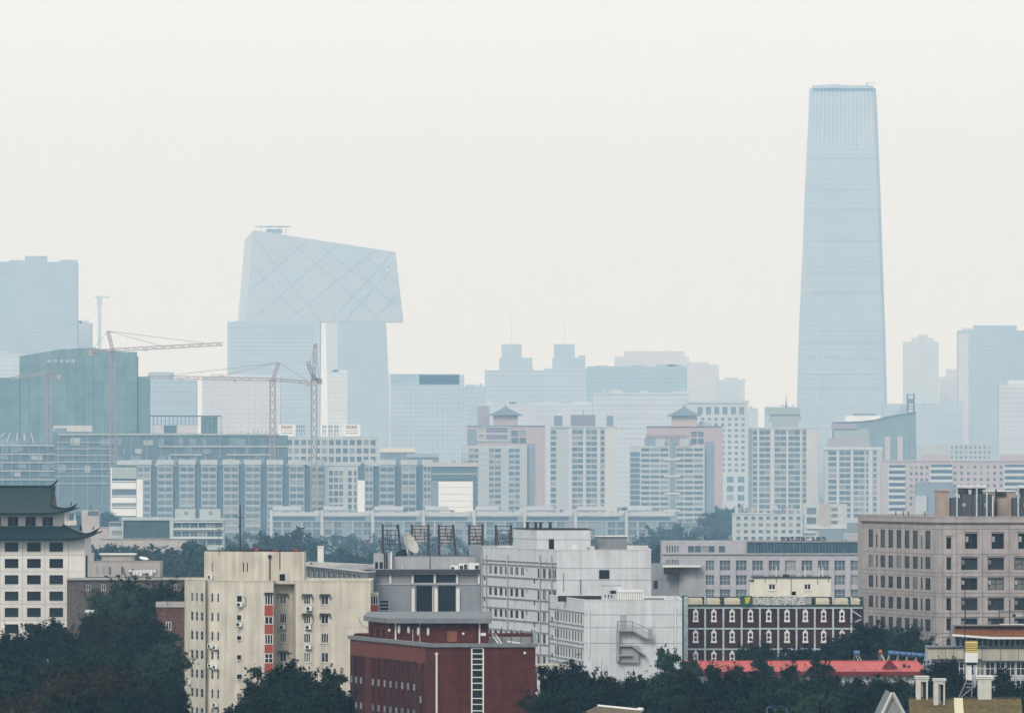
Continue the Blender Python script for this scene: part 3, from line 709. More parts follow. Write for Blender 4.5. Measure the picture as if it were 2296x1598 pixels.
# ------------------------------------------------------------------ long low building with a gallery of windows
def gallery():
    D = 1330.; c = K(650, 2000, 2.375); X = lambda x: c(x)[0]; Y = lambda y: c(0, y)[1]
    r = thing('gallery_building', 'low grey building with a ribbon of dark gallery windows', 'building', (X_(760, D), D, 0))
    A, B = pp(X(1165), D), pp(X(1730), D - 90)
    fa = Fa(r, A, B); zt = fa.z(X(1170), Y(285)); ops = []
    for k in range(11):
        x = 1180 + 45 * k; z1 = fa.z(X(1175), Y(305)); z0 = fa.z(X(1175), Y(390)); ops.append((fa.u(X(x)), fa.u(X(x + 36)), z0, z1))
    fa.wall(0, zt, ops, CONC, .4); [fa.window(o, G_DARK, PIPE, .3, 0, 0, .1) for o in ops]
    pts = [A, B, (B[0] + 8, B[1] + 60), (A[0], A[1] + 40)]; shell(r, pts, 0, zt, CONC, (0,)); coping(r, pts, zt, mat('pale_coping', (.5, .49, .46), .9), .3, .6, .25)
    z = fa.z(X(1175), Y(405)); fa.box(0, fa.w, z - .2, z + .1, 0, .35).build('ledge', PIPE, r)
    random.seed(4)
    for k in range(7):
        p = fa.pt(fa.w * (.12 + .12 * k), zt + .2, -6); t = MB().box(p.x - .8, p.x + random.uniform(.4, 1.2), p.y, p.y + 1.5, zt - .6, zt + random.uniform(.4, .9))
        solo(t, 'roof_box', 'small grey service box on the gallery roof', 'roof box', (p.x, p.y, zt - .6), HALL2, 'service boxes on the gallery roof')
    D2 = 1420; p = PX(719, 1265, D2)
    t = thing('chimney_stack', 'square whitish chimney standing behind the gallery roof', 'chimney', (p.x, D2, 0))
    MB().box(X_(712, D2), X_(725.5, D2), D2, D2 + 1.3, 0, Z_(1226, D2)).build('shaft', PALE, t); MB().box(X_(711, D2), X_(726.5, D2), D2 - .15, D2 + 1.45, Z_(1226, D2), Z_(1223.5, D2)).build('cap', PIPE, t)
gallery()
# ------------------------------------------------------------------ grey white office block and its lower wing
GW = mat('grey_white_render', (.52, .53, .545), .88, .08, .4, .17)
GWD = mat('grey_ledge', (.17, .17, .18), .9, .1)
CURT = mat('pale_window_frame', (.52, .52, .50), .7, .05)
def greywhite():
    D = 1150.; c = K(1750, 1900, 2.2824); X = lambda x: c(x)[0]; Y = lambda y: c(0, y)[1]
    r = thing('grey_white_block', 'grey white office block with window bands and a roof house', 'building', (X_(1270, D), D, 0))
    L = pp(1081.8, D * 1.04); Cn = pp(1248.6, D); Rr = pp(1460, D + 1)
    fl, fr = Fa(r, L, Cn), Fa(r, Cn, Rr); zt = Z_(1233.5, D)
    ops = []; pitch = 181.5
    for k in range(6):
        z1 = fl.z(X(190), Y(500 + pitch * k)); z0 = fl.z(X(190), Y(572 + pitch * k))
        if z0 < .5: break
        for x, w_ in ((190, 24), (234, 26), (280, 26), (325, 26), (370, 26), (414, 28), (463, 26)): ops.append((fl.u(X(x)), fl.u(X(x + w_)), z0, z1))
        ops.append((fl.u(X(507)), fl.u(X(520)), z0 + (z1 - z0) * .45, z1))
        for x, w_ in ((604, 26), (650, 26), (698, 26), (738, 27)): ops.append((fl.u(X(x)), fl.u(X(x + w_)), z0 - .25, z1))
    for x, y in ((145, 588), (145, 770), (571, 615), (571, 802), (571, 988)): ops.append(fl.rect(X(x), Y(y), X(x + 15), Y(y + 42)))
    fl.wall(0, zt, ops, GW, .05)
    rnd = random.Random(5)
    for o in ops:
        if o[1] - o[0] > .9: fl.window(o, G_DARK, CURT, .08, rnd.choice((0, 0, 1)), 0, .07)
        else: fl.pane(o, G_DARK, .05, 'vent_window')
    for k in range(6):
        for y, th in ((590, .16),) + (((455, .14), (485, .14)) if k == 0 else ((498 - 6, .1),)):
            z = fl.z(X(190), Y(y + pitch * k))
            if z > .6: fl.box(.1, fl.w, z - th / 2, z + th / 2, 0, .16).build('ledge', GWD, r)
    for x in (175, 357, 637, 735):
        u = fl.u(X(x)); MB().bar(fl.pt(u, 0, .18), fl.pt(u, fl.z(X(x), Y(412)), .18), .12, None, 6).build('drain_pipe', mat('grey_pipe', (.36, .35, .34), .7, .1), r)
    fl.box(0, .5, 0, zt, 0, .3).build('corner_pier', HALL2, r)
    ow = fr.rect(X(1133), Y(538), X(1223), Y(617))
    zj = [Z_(Y(y), D) for y in (526, 626, 770, 900)]
    fr.panels(0, zt, [ow], GW, [fr.w * .27] if False else [], zj, .07, .25, GWD)
    fr.window(ow, G_NEAR, DARKM, .15, 1, 0, .12)
    pts = [L, Cn, Rr, (Rr[0], D + 46), (L[0] + 2, D + 60)]
    shell(r, pts, 0, zt, GW, (0, 1)); coping(r, pts, zt, GW, .05, .4, .15)
    for x, y0, y1, m_ in ((827, 565, 720, GWD), (973, 620, 1300, DARKM)):
        u = fr.u(X(x)); fr.box(u, u + .1, max(0, Z_(Y(y1), D)), Z_(Y(y0), D), 0.01, .1).build('conduit', m_, r)
    # roof house
    D2 = D + 14; A, B, C2 = pp(X(400), D2 + 22), pp(X(600), D2), pp(X(1062), D2)
    z2 = Z_(Y(195), D2); z0 = zt - .5; f1, f2 = Fa(r, A, B), Fa(r, B, C2)
    od = f2.rect(X(703), Y(274), X(748), Y(371)); zj = [Z_(Y(280), D2)]
    f1.panels(z0, z2, [], GW, [], zj, .07, .2, GWD, 'roof_house_panel'); f2.panels(z0, z2, [od], GW, [], zj, .07, .2, GWD, 'roof_house_panel'); f2.pane(od, G_DARK, .15, 'roof_door')
    full = [A, B, C2, (C2[0], D2 + 20), (A[0], D2 + 30)]; shell(r, full, z0, z2, GW, (0, 1), name='roof_house_shell', rname='roof_house_deck'); coping(r, full, z2, DARKM, .1, .4, .1, 'roof_house_edge')
    for x, y in ((520, 168), (592, 163), (633, 172), (715, 170)):
        p = PX(X(x), Y(190), D2 + 2); solo(MB().bar(p, p + Vector((0, 0, 1.0)), .3, .2, 6).box(p.x - .45, p.x + .45, p.y - .2, p.y + .2, p.z + 1.0, p.z + 1.15), 'roof_vent', 'small dark vent on the roof house of the grey white block', 'vent', p, DARKM, 'vents on the grey white roof house')
    for k, (x0, x1, y0, y1) in enumerate(((903, 944, 320, 356), (1028, 1052, 345, 375), (1135, 1182, 345, 375))):
        a, b_ = PX(X(x0), Y(y1), D + 5), PX(X(x1), Y(y0), D + 5)
        t = thing('condenser', ('white condenser box on the wall of the grey white roof house', 'dark small condenser on the grey white roof', 'dark wide condenser on the grey white roof edge')[k], 'condenser', (a.x, D + 5, a.z))
        MB().box(a.x, b_.x, D + 5, D + 6, a.z - .2, b_.z).build('casing', WHITE if k == 0 else GREYM, t); MB().box(a.x + .5, b_.x - .3, D + 4.95, D + 5.05, a.z + .2, b_.z - .4).build('vent', DARKM, t)
    D3 = D + 30; t = thing('roof_shed', 'flat blue grey shed at the back of the grey white roof', 'shed', PX(X(1230), Y(375), D3))
    MB().box(X_(X(1100), D3), X_(X(1375), D3), D3, D3 + 6, zt - .6, Z_(Y(255), D3)).build('wall', HALL, t); MB().box(X_(X(1095), D3), X_(X(1380), D3), D3 - .3, D3 + 6.3, Z_(Y(255), D3), Z_(Y(248), D3)).build('roof', PIPE, t)
    D4 = D + 6; t = thing('roof_tank', 'long pale tank box on the right of the grey white roof', 'tank', PX(X(1460), Y(370), D4))
    MB().box(X_(X(1375), D4), X_(X(1555), D4), D4, D4 + 2, zt - .4, Z_(Y(330), D4)).build('body', mat('pale_tank', (.5, .49, .46), .8, .1), t); MB().box(X_(X(1222), D4), X_(X(1400), D4), D4 + .5, D4 + 1.5, zt - .4, Z_(Y(363), D4)).build('skid', DARKM, t)
greywhite()

def wing():
    D = 1085.; c = K(1750, 1900, 2.2824); X = lambda x: c(x)[0]; Y = lambda y: c(0, y)[1]
    r = thing('grey_wing', 'lower grey white wing with a zigzag outside stair', 'building', (X_(1380, D), D, 0))
    L = pp(X(708), D * 1.035); Cn = pp(X(1005), D); Rr = pp(X(1845), D + 1)
    fl, fr = Fa(r, L, Cn), Fa(r, Cn, Rr); zt = Z_(Y(800), D)
    ops = []
    for k in range(4):
        z1, z0 = fl.z(X(755), Y(885 + 148 * k)), fl.z(X(755), Y(968 + 148 * k))
        if z0 < .5: break
        for i in range(10):
            if i == 9 and k == 3: continue
            x = 752 + 24 * i + (4 if i > 5 else 0); ops.append((fl.u(X(x)), fl.u(X(x + 13)), z0, z1))
        ops.append(fl.rect(X(722), Y(935 + 155 * k), X(738), Y(978 + 155 * k)))
    fl.wall(0, zt, ops, GW, .05)
    for o in ops: fl.window(o, G_DARK, CURT, .08, 0, 0, .06)
    for k in range(4):
        z = fl.z(X(755), Y(872 + 148 * k));  z2 = fl.z(X(755), Y(982 + 148 * k))
        for q in (z, z2):
            if q > .5: fl.box(.3, fl.w, q - .05, q + .05, 0, .12).build('ledge', GWD, r)
    u = fl.u(X(780)); MB().bar(fl.pt(u, 0, .15), fl.pt(u, fl.z(X(780), Y(850)), .15), .1).build('drain_pipe', MATS['grey_pipe'], r)
    fl.box(0, .7, 0, zt, 0, .2).build('corner_pier', HALL, r)
    zj = [Z_(Y(y), D) for y in (922, 1032, 1166)]
    fr.panels(0, zt, [], GW, [], zj, .07, .2, GWD)
    for x, y0 in ((1047, 868), (1790, 855)):
        u = fr.u(X(x)); MB().bar(fr.pt(u, Z_(Y(1290), D), .15), fr.pt(u, Z_(Y(y0), D), .15), .11, None, 6).build('drain_pipe', WHITE, r)
    pts = [L, Cn, Rr, (Rr[0], D + 30), (L[0] + 1, D + 40)]; shell(r, pts, 0, zt, GW, (0, 1)); coping(r, pts, zt, GW, .04, .35, .15)
    # outside stair: landings, flights, railings
    STAIR = mat('stair_concrete', (.27, .275, .28), .9, .1, 1.)
    q = lambda x, y, o: fr.pt(fr.u(X(x)), fr.z(X(x), Y(y)), o)
    def slab(x0, y0, x1, y1, th, name):
        a, b_ = q(x0, y0, 0), q(x1, y1, 0); m = MB(); V = lambda p, o, dz: p + Vector((fr.n.x * o, fr.n.y * o, dz))
        m.v += [tuple(V(a, .02, -th)), tuple(V(b_, .02, -th)), tuple(V(b_, 1.3, -th)), tuple(V(a, 1.3, -th)), tuple(V(a, .02, 0)), tuple(V(b_, .02, 0)), tuple(V(b_, 1.3, 0)), tuple(V(a, 1.3, 0))]
        for f in ((0,3,2,1),(4,5,6,7),(0,1,5,4),(1,2,6,5),(2,3,7,6),(3,0,4,7)): m.f.append(f)
        m.build(name, STAIR, r)
    slab(1282, 1048, 1420, 1048, .25, 'landing'); slab(1420, 1048, 1530, 1112, .3, 'flight'); slab(1530, 1112, 1582, 1112, .25, 'landing')
    slab(1282, 1176, 1412, 1176, .25, 'landing'); slab(1412, 1176, 1530, 1262, .3, 'flight')
    slab(1300, 1262, 1412, 1176 + 86, .2, 'landing')
    for x0, y0, x1, y1 in ((1282, 975, 1412, 975), (1412, 975, 1545, 1042), (1545, 1042, 1582, 1042)):
        m = MB(); n = 7
        for k in range(n + 1):
            f = k / n; xx, yy = x0 + (x1 - x0) * f, y0 + (y1 - y0) * f; m.bar(q(xx, yy, 1.25), q(xx, yy + 72, 1.25), .025)
        m.bar(q(x0, y0, 1.25), q(x1, y1, 1.25), .05); m.bar(q(x0, y0 + 36, 1.25), q(x1, y1 + 36, 1.25), .03); m.build('railing', GREYM, r)
    for x, y in ((1285, 975), (1412, 975), (1580, 1042), (1560, 1042)): MB().bar(q(x, y, 1.25), q(x, y + 75, 1.25), .09).build('railing_post', GREYM, r)
    o = fr.rect(X(1312), Y(920), X(1368), Y(1045)); fr.box(o[0], o[1], o[2], o[3], .01, .06).build('stair_door', HALL2, r)
    fr.box(fr.u(X(1282)), fr.u(X(1300)), Z_(Y(1320), D), Z_(Y(1055), D), .02, 1.3).build('stair_wall', STAIR, r)
    fr.box(fr.u(X(1302)), fr.u(X(1470)), Z_(Y(1330), D), Z_(Y(1186), D), .02, .7).build('stair_enclosure', STAIR, r)
    # roof things
    D2 = D + 12
    t = thing('plant_house', 'small grey plant house with vent slits on the wing roof', 'plant house', PX(X(1245), Y(795), D2)); a, b_ = PX(X(1160), Y(800), D2), PX(X(1330), Y(678), D2)
    fh = Fa(t, (a.x, D2), (b_.x, D2)); ov = [fh.rect(X(1180 + 28 * k), Y(748), X(1190 + 28 * k), Y(778)) for k in range(3)] + [fh.rect(X(1228), Y(715), X(1278), Y(742))]
    fh.wall(zt - .5, b_.z, ov, GW, .15); [fh.pane(o_, G_NEAR, .12, 'vent') for o_ in ov]
    shell(t, [(a.x, D2), (b_.x, D2), (b_.x, D2 + 8), (a.x, D2 + 8)], zt - .5, b_.z, GW, (0,), drop=0.)
    t = thing('louvre_box', 'white louvred box on the wing roof beside the plant house', 'vent box', PX(X(1405), Y(795), D2 - 3)); D3 = D2 - 3; a, b_ = PX(X(1300), Y(798), D3), PX(X(1508), Y(730), D3)
    MB().box(a.x, b_.x, D3 + .15, D3 + 3, zt - .5, b_.z).build('casing', DARKM, t); MB().box(a.x - .1, b_.x + .1, D3 - .1, D3 + 3, b_.z, b_.z + .35).build('lid', WHITE, t)
    for k in range(12): x = a.x + (b_.x - a.x) * k / 11; MB().box(x - .14, x + .14, D3, D3 + .14, a.z - .2, b_.z).build('louvre', WHITE, t)
    t = MB().box(X_(X(785), D3), X_(X(1160), D3), D3 + 10, D3 + 11, zt - .5, Z_(Y(760), D3 + 10)); solo(t, 'dark_parapet', 'dark low wall along the back of the wing roof', 'parapet', (X_(X(900), D3), D3 + 10, zt - .5), mat('dark_felt', (.035, .035, .038), .95, .2, 1.))
    t = MB().box(X_(X(1520), D3), X_(X(1700), D3), D3 + 8, D3 + 9, zt - .5, Z_(Y(782), D3 + 8)); solo(t, 'felt_strip', 'dark felt strip right of the louvred box on the wing roof', 'roof strip', (X_(X(1600), D3), D3 + 8, zt - .5), MATS['dark_felt'])
wing()

def annex():
    D = 1235.; c = K(2450, 1900, 2.2824); X = lambda x: c(x)[0]; Y = lambda y: c(0, y)[1]
    r = thing('grey_annex', 'grey annex with a dark projecting canopy behind the wing', 'building', (X_(1510, D), D, 0))
    B = pp(X(222), D); C2 = pp(X(440), D + 1); A = pp(X(-40), D + 2)
    f1 = Fa(r, A, B); z1 = Z_(Y(490), D); o = f1.rect(X(0), Y(632), X(38), Y(702)); zj = [Z_(Y(628), D)]
    f1.panels(0, z1, [o], HALL, [], zj, .07, .2, GWD); f1.window(o, G_NEAR, DARKM, .15, 0, 0, .12)
    f2 = Fa(r, (B[0], D - .6), (C2[0], D - .6)); z2 = Z_(Y(512), D); f2.wall(0, z2, [], HALL2, .1)
    MB().quad((B[0], D - .6, 0), (B[0], D - .6, z2), (B[0], D, z2), (B[0], D, 0)).build('return_wall', HALL2, r)
    shell(r, [A, B, (B[0], D + 15), (A[0], D + 15)], 0, z1, HALL, (0,)); shell(r, [(B[0], D - .6), (C2[0], D - .6), (C2[0], D + 15), (B[0], D + 15)], 0, z2, HALL2, (0, 3), name='right_shell', rname='right_roof')
    a, b_ = PX(X(78), Y(512), D), PX(X(400), Y(497), D); MB().box(a.x, b_.x, D - 2.6, D - .7, b_.z - .35, b_.z).build('canopy', PIPE, r); MB().box(a.x + .2, X_(X(220), D), D - 2.4, D - .05, b_.z - 1.5, b_.z - .36).build('canopy_dark_box', DARKM, r)  # pale canopy slab with a dark box filled in below it
annex()

# ------------------------------------------------------------------ hotel: dark brick bays in a pale steel grid
MAROON = mat('maroon_brick', (.046, .016, .016), .9, .15, 3., rand=.1)
STEEL = mat('pale_green_steel', (.36, .42, .43), .6, .2, 1.5)
PINEG = mat('dark_green_cladding', (.012, .085, .062), .7, .15, 1.)
CREAM = mat('cream_render', (.62, .59, .50), .85, .06, .6, .08)
AWN = mat('pale_yellow_awning', (.37, .33, .25), .8, .12, 1.5)
def hotel():
    D = 1180.; c = K(2450, 1900, 2.2824); X = lambda x: c(x)[0]; Y = lambda y: c(0, y)[1]
    r = thing('brick_hotel', 'dark brick hotel with small white gabled windows in a pale steel grid', 'building', (X_(1730, D), D, 0))
    fa = Fa(r, pp(X(292), D), pp(X(1800), D)); Zy = lambda y: Z_(Y(y), D)
    cols = [443 + 156.5 * k for k in range(9)]; ops = []
    rows = (880, 1058, 1238, 1418)
    for cx in (362,) + tuple(518 + 156.6 * k for k in range(8)):
        for ry in rows:
            if Zy(ry + 86) < .3: continue
            ops.append((fa.u(X(cx - 11)), fa.u(X(cx + 11)), Zy(ry + 82), Zy(ry + 24)))
    ub = [0] + [fa.u(X(x)) for x in cols] + [fa.w]
    zb = [0, Zy(1395), Zy(1215), Zy(1040), Zy(858)]
    for i in range(len(ub) - 1):
        for j in range(4):
            oo = [o for o in ops if o[0] > ub[i] and o[1] < ub[i + 1] and o[2] > zb[j] and o[3] < zb[j + 1]]
            fa.wall(zb[j], zb[j + 1], oo, MAROON, .2, 'brick_panel', ub[i], ub[i + 1])
    for o in ops:
        f = fa.pane(o, G_NEAR, .15)
        u0, u1, z0, z1 = o; m = (u0 + u1) / 2; w_ = .2; b = MB()
        fa.box(u0 - w_, u0, z0 - .1, z1 + .05, 0, .1, b); fa.box(u1, u1 + w_, z0 - .1, z1 + .05, 0, .1, b); fa.box(u0 - w_ - .08, u1 + w_ + .08, z0 - .42, z0 - .1, 0, .16, b)
        fa.box(u0, u1, z0 + (z1 - z0) * .36, z0 + (z1 - z0) * .52, 0, .05, b)
        P = lambda u, z, o_: tuple(fa.pt(u, z, o_)); i = len(b.v)
        ring = [(u0 - w_ - .12, z1 + .05), (u1 + w_ + .12, z1 + .05), (u1 + .05, z1 + .42), (m + .1, z1 + .62), (m, z1 + .95), (m - .1, z1 + .62), (u0 - .05, z1 + .42)]
        n = len(ring); b.v += [P(u, z, .12) for u, z in ring] + [P(u, z, 0) for u, z in ring]
        b.f.append(tuple(i + k for k in range(n))); [b.f.append((i + k, i + n + k, i + n + (k + 1) % n, i + (k + 1) % n)) for k in range(n)]
        s = b.build('window_surround', WHITE, f, r)
        # child of a window: put it in the window's own frame
        s.matrix_parent_inverse = (Matrix.Translation(fa.pt(o[0], o[2]) - fa.at) @ Matrix.Rotation(fa.ang, 4, 'Z')).inverted()
    for x in cols: u = fa.u(X(x)); fa.box(u - .15, u + .15, 0, Zy(765 if x in (cols[0], cols[7], cols[8]) else 845), .0, .32).build('steel_column', STEEL, r)
    for y, h in ((858, .45), (1040, .26), (1215, .26), (1395, .26)):
        z = Zy(y); uu = [0] + [fa.u(X(x)) for x in cols] + [fa.w]
        if z < 0: continue
        for a, b_ in zip(uu, uu[1:]): fa.box(a + .15, b_ - .15, z - h / 2, z + h / 2, .0, .28).build('steel_beam', STEEL, r)
    # diagonal braces at the right end
    q = lambda x, y: fa.pt(fa.u(X(x)), Zy(y), .2)
    for p0, p1 in (((1700, 835), (1775, 795)), ((1700, 885), (1780, 940)), ((1725, 985), (1782, 958))): MB().bar(q(*p0), q(*p1), .12, None, 6).build('brace', STEEL, r)
    # attic zone: dark fascia and awnings
    FAS = mat('dark_green_fascia', (.040, .060, .062), .8, .12, 1.)
    fa.box(0, fa.w, Zy(846), Zy(768), -.9, -.5).build('fascia', FAS, r)
    fa.box(0, fa.w, Zy(850), Zy(832), -.5, .45).build('gutter', FAS, r)
    for x0, x1 in ((297, 425), (455, 575), (607, 748), (1390, 1510), (1550, 1672), (1700, 1770)):
        u0, u1 = fa.u(X(x0)), fa.u(X(x1)); b = MB(); P = lambda u, z, o_: tuple(fa.pt(u, z, o_)); z0, z1 = Zy(832), Zy(776); zm = (z0 + z1) / 2
        for (za, oa), (zb_, ob) in (((z0, .55), (zm, .4)), ((zm - .04, .37), (z1, -.1))): b.quad(P(u0, za, oa), P(u1, za, oa), P(u1 - .25, zb_, ob), P(u0, zb_, ob))
        b.quad(P(u1, z0, .55), P(u1, z0, -.5), P(u1 - .25, z1, -.5), P(u1 - .25, z1, -.1)); b.quad(P(u0, z0, -.5), P(u0, z0, .55), P(u0, z1, -.1), P(u0, z1, -.5)); b.build('awning', AWN, r)
    # corner pier in dark green
    fp = Fa(r, pp(X(250), D - .3), pp(X(293), D - .3)); fp.box(0, fp.w, 0, Zy(757), -3, 0).build('corner_pier', PINEG, r)
    fp.box(.2, .9, 0, Zy(765), 0.01, .15).build('pier_rib', STEEL, r)
    pts = [pp(X(292), D), pp(X(1800), D), (X_(X(1800), D), D + 16), (X_(X(292), D), D + 16)]; shell(r, pts, 0, Zy(850), MAROON, (0,), drop=0.1)
    # hotel sign: green emblem box and lettering
    t = thing('hotel_sign', 'hotel sign of white Chinese characters with green and yellow emblem', 'sign', fa.pt(fa.u(X(900)), Zy(835), .6))
    u0, u1 = fa.u(X(752)), fa.u(X(842)); fa.box(u0, u1, Zy(845), Zy(760), -.2, .75).build('emblem_box', PINEG, t)
    em = MB(); ctr = fa.pt(fa.u(X(802)), Zy(797), .80)
    ring = [(-.75, .65), (-.2, .8), (.85, .95), (.8, .1), (.45, -.75), (-.1, -.95), (-.6, -.7), (-.5, -.1)]
    n = len(ring); em.v += [(ctr.x + a * .6, ctr.y, ctr.z + b_ * .6) for a, b_ in ring] + [(ctr.x + a * .6, ctr.y + .06, ctr.z + b_ * .6) for a, b_ in ring]
    em.f.append(tuple(range(n))); [em.f.append((k, n + k, n + (k + 1) % n, (k + 1) % n)) for k in range(n)]; em.build('emblem', mat('emblem_yellow', (.48, .32, .04), .6, .05), t)
    ua, ub_ = fa.u(X(843)), fa.u(X(1352)); fa.box(ua, ub_, Zy(832), Zy(774), .1, .35).build('sign_board', mat('sign_board_grey', (.30, .29, .28), .8, .1, 1.), t)
    WL = mat('sign_white', (.52, .52, .50), .6, .02)
    for k, ch in enumerate('汉庭全季酒店'):
        cu = bpy.data.curves.new('character', 'FONT'); cu.body = ch; cu.size = 1.75; cu.align_x = 'CENTER'; cu.align_y = 'CENTER'; cu.extrude = .04; cu.offset = .02
        x = (893, 957, 1055, 1135, 1200, 1262)[k]; ob = bpy.data.objects.new('tmp', cu); COL.objects.link(ob)
        dg = bpy.context.evaluated_depsgraph_get(); me = bpy.data.meshes.new_from_object(ob.evaluated_get(dg)); bpy.data.objects.remove(ob)
        me.materials.clear(); me.materials.append(WL)
        o = part('character', None, t, fa.pt(fa.u(X(x)), Zy(803), .42) - Vector(t['_at']), me); o.rotation_euler = (math.radians(90), 0, 0)
    # cream rooftop house
    D2 = D + 5; t = thing('cream_roof_house', 'cream rendered roof house with two small windows on the hotel', 'roof house', (X_(X(1180), D2), D2, Zy(850)))
    fh = Fa(t, pp(X(862), D2), pp(X(1520), D2)); z0, z1 = Zy(850), Z_(Y(606), D2); zz = lambda y: Z_(Y(y), D2)
    oo = [fh.rect(X(988), Y(660), X(1045), Y(708)), fh.rect(X(1292), Y(660), X(1348), Y(708)), fh.rect(X(1184), Y(722), X(1220), Y(755))]
    fh.wall(z0, z1, oo, CREAM, .25)
    for k, o in enumerate(oo):
        if k == 2: fh.pane(o, G_DARK, .2, 'hatch')
        else: fh.window(o, G_NEAR, PIPE, .2, 1, 0, .1); fh.box(o[0] - .12, o[1] + .12, o[2] - .2, o[2], 0, .12).build('sill', PIPE, t)
    L0 = X_(X(828), D2); a = X_(X(862), D2)
    fs = Fa(t, (L0, D2 + .2), (a, D2 + .2)); fs.wall(z0, zz(632), [], CREAM, .1, 'side_wall')
    shell(t, [(a, D2), (X_(X(1520), D2), D2), (X_(X(1520), D2), D2 + 9), (a, D2 + 9)], z0, z1, CREAM, (0,), drop=0.02, name='shell_wall')
    MB().box(a - .3, X_(X(1522), D2) + .1, D2 - .25, D2 + 9, z1, z1 + .16).build('roof_edge', DARKM, t); MB().box(L0 - .1, a, D2 - .1, D2 + 4, zz(632), zz(626)).build('low_roof_edge', DARKM, t)
    for x, y in ((958, 650), (1053, 650), (1180, 750), (1405, 665), (1500, 645)):
        u = fh.u(X(x)); fh.box(u - .05, u + .05, zz(y), z1, 0.01, .08).build('stain_pipe', GWD, t)
    for x, y0, m_ in ((1052, 512, WHITE), (1300, 505, WHITE), (1418, 515, WHITE), (1450, 515, WHITE)):
        p = PX(X(x), Y(602), D2 + 3); solo(MB().bar(p, PX(X(x), Y(y0), D2 + 3), .09), 'white_pole', 'slim white pole on the cream roof house', 'pole', p, m_, 'white poles on the cream roof house')
    a, b_ = PX(X(1108), Y(603), D2 + 2), PX(X(1160), Y(575), D2 + 2); solo(MB().box(a.x, b_.x, D2 + 2, D2 + 3, a.z - .3, b_.z), 'roof_crate', 'dark box lying on the cream roof house', 'box', a, DARKM)
hotel()

# ------------------------------------------------------------------ long office behind the hotel
OFF = mat('lilac_grey_render', (.36, .355, .375), .9, .07, .5, .06)
OFFG = mat('blue_clerestory', (.055, .095, .125), .4, .2, .8)
def office():
    D = 1850.; c = K(2450, 1900, 2.2824); X = lambda x: c(x)[0]; Y = lambda y: c(0, y)[1]
    r = thing('lilac_office', 'long lilac grey office with square windows and a blue glass top floor', 'building', (X_(1720, D), D, 0))
    fa = Fa(r, pp(X(78), D), pp(X(1900), D)); zz = lambda y: Z_(Y(y), D); ops = []
    for x0, x1 in ((445, 522), (568, 660), (707, 800), (847, 940), (987, 1082), (1127, 1222), (1268, 1362), (1408, 1505), (1548, 1643), (1688, 1783)):
        for y0, y1 in ((457, 545), (583, 668), (705, 790), (830, 915)): ops.append((fa.u(X(x0)), fa.u(X(x1)), zz(y1), zz(y0)))
    for x in (112, 135, 158, 180, 203):
        ops.append((fa.u(X(x)), fa.u(X(x + 12)), zz(480), zz(450)))
    fa.wall(0, zz(402), ops, OFF, .5)
    for o in ops:
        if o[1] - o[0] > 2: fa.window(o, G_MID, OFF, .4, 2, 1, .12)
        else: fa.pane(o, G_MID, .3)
    for x in (425, 545, 683, 824, 964, 1105, 1245, 1385, 1527, 1665):
        u = fa.u(X(x)); fa.box(u - .7, u + .7, 0, zz(455), 0, .35).build('pier', OFF, r)
    fa.box(0, fa.w, zz(405), zz(396), 0, .5).build('cornice', OFF, r)
    D2 = D + 3; f2 = Fa(r, pp(X(78), D2), pp(X(800), D2)); z0, z1 = zz(404), Z_(Y(285), D2)
    oo = [f2.rect(X(x), Y(332), X(x + 12), Y(388)) for x in (112, 135, 158, 180, 203)] + [f2.rect(X(x), Y(335), X(x + 52), Y(388)) for x in (298, 356, 414, 472, 562)]
    f2.wall(z0, z1, oo, OFF, .3, 'attic_wall'); [f2.pane(o, G_MID, .25) for o in oo]
    f3 = Fa(r, pp(X(800), D2 - 1), pp(X(1900), D2 - 1)); z2 = Z_(Y(292), D2)
    n = 40
    for k in range(n): f3.box(f3.w * k / n + .06, f3.w * (k + 1) / n - .06, z0, z2 - .3, -.3, -.05 if k % 2 else .02).build('glass_panel', OFFG, r)
    f3.box(0, f3.w, z2 - .3, z2, -.6, .25).build('glass_roof_edge', HALL, r)
    pts = [pp(X(78), D), pp(X(1900), D), (X_(X(1900), D), D + 25), (X_(X(78), D), D + 25)]; shell(r, pts, 0, zz(402), OFF, (0,), drop=0.)
    p2 = [pp(X(78), D2), pp(X(1900), D2), (X_(X(1900), D), D + 24), (X_(X(78), D), D + 24)]; shell(r, p2, z0, z2, OFF, (0,), drop=0.05, name='attic_shell', rname='attic_roof')
    # letters on the roof, seen from behind
    for k in range(9):
        x = 1085 + 44 * k; D3 = D2 + 8; a, b_ = PX(X(x), Y(292), D3), PX(X(x + 32), Y(250), D3)
        t = thing('roof_letter', 'dark frame of a roof letter above the lilac office', 'sign letter', a, 'roof letters on the lilac office'); rn = random.Random(k)
        for i in range(3): xx = a.x + (b_.x - a.x) * (i * .42 + rn.uniform(0, .1)); MB().box(xx, xx + .35, D3, D3 + .3, z2 - .1, b_.z - rn.uniform(0, 1.2)).build('post', mat('dark_letter', (.06, .065, .08), .8, .2), t)
        MB().box(a.x, b_.x, D3 + .05, D3 + .2, (z2 + b_.z) / 2, (z2 + b_.z) / 2 + .4).build('stroke', MATS['dark_letter'], t)
office()

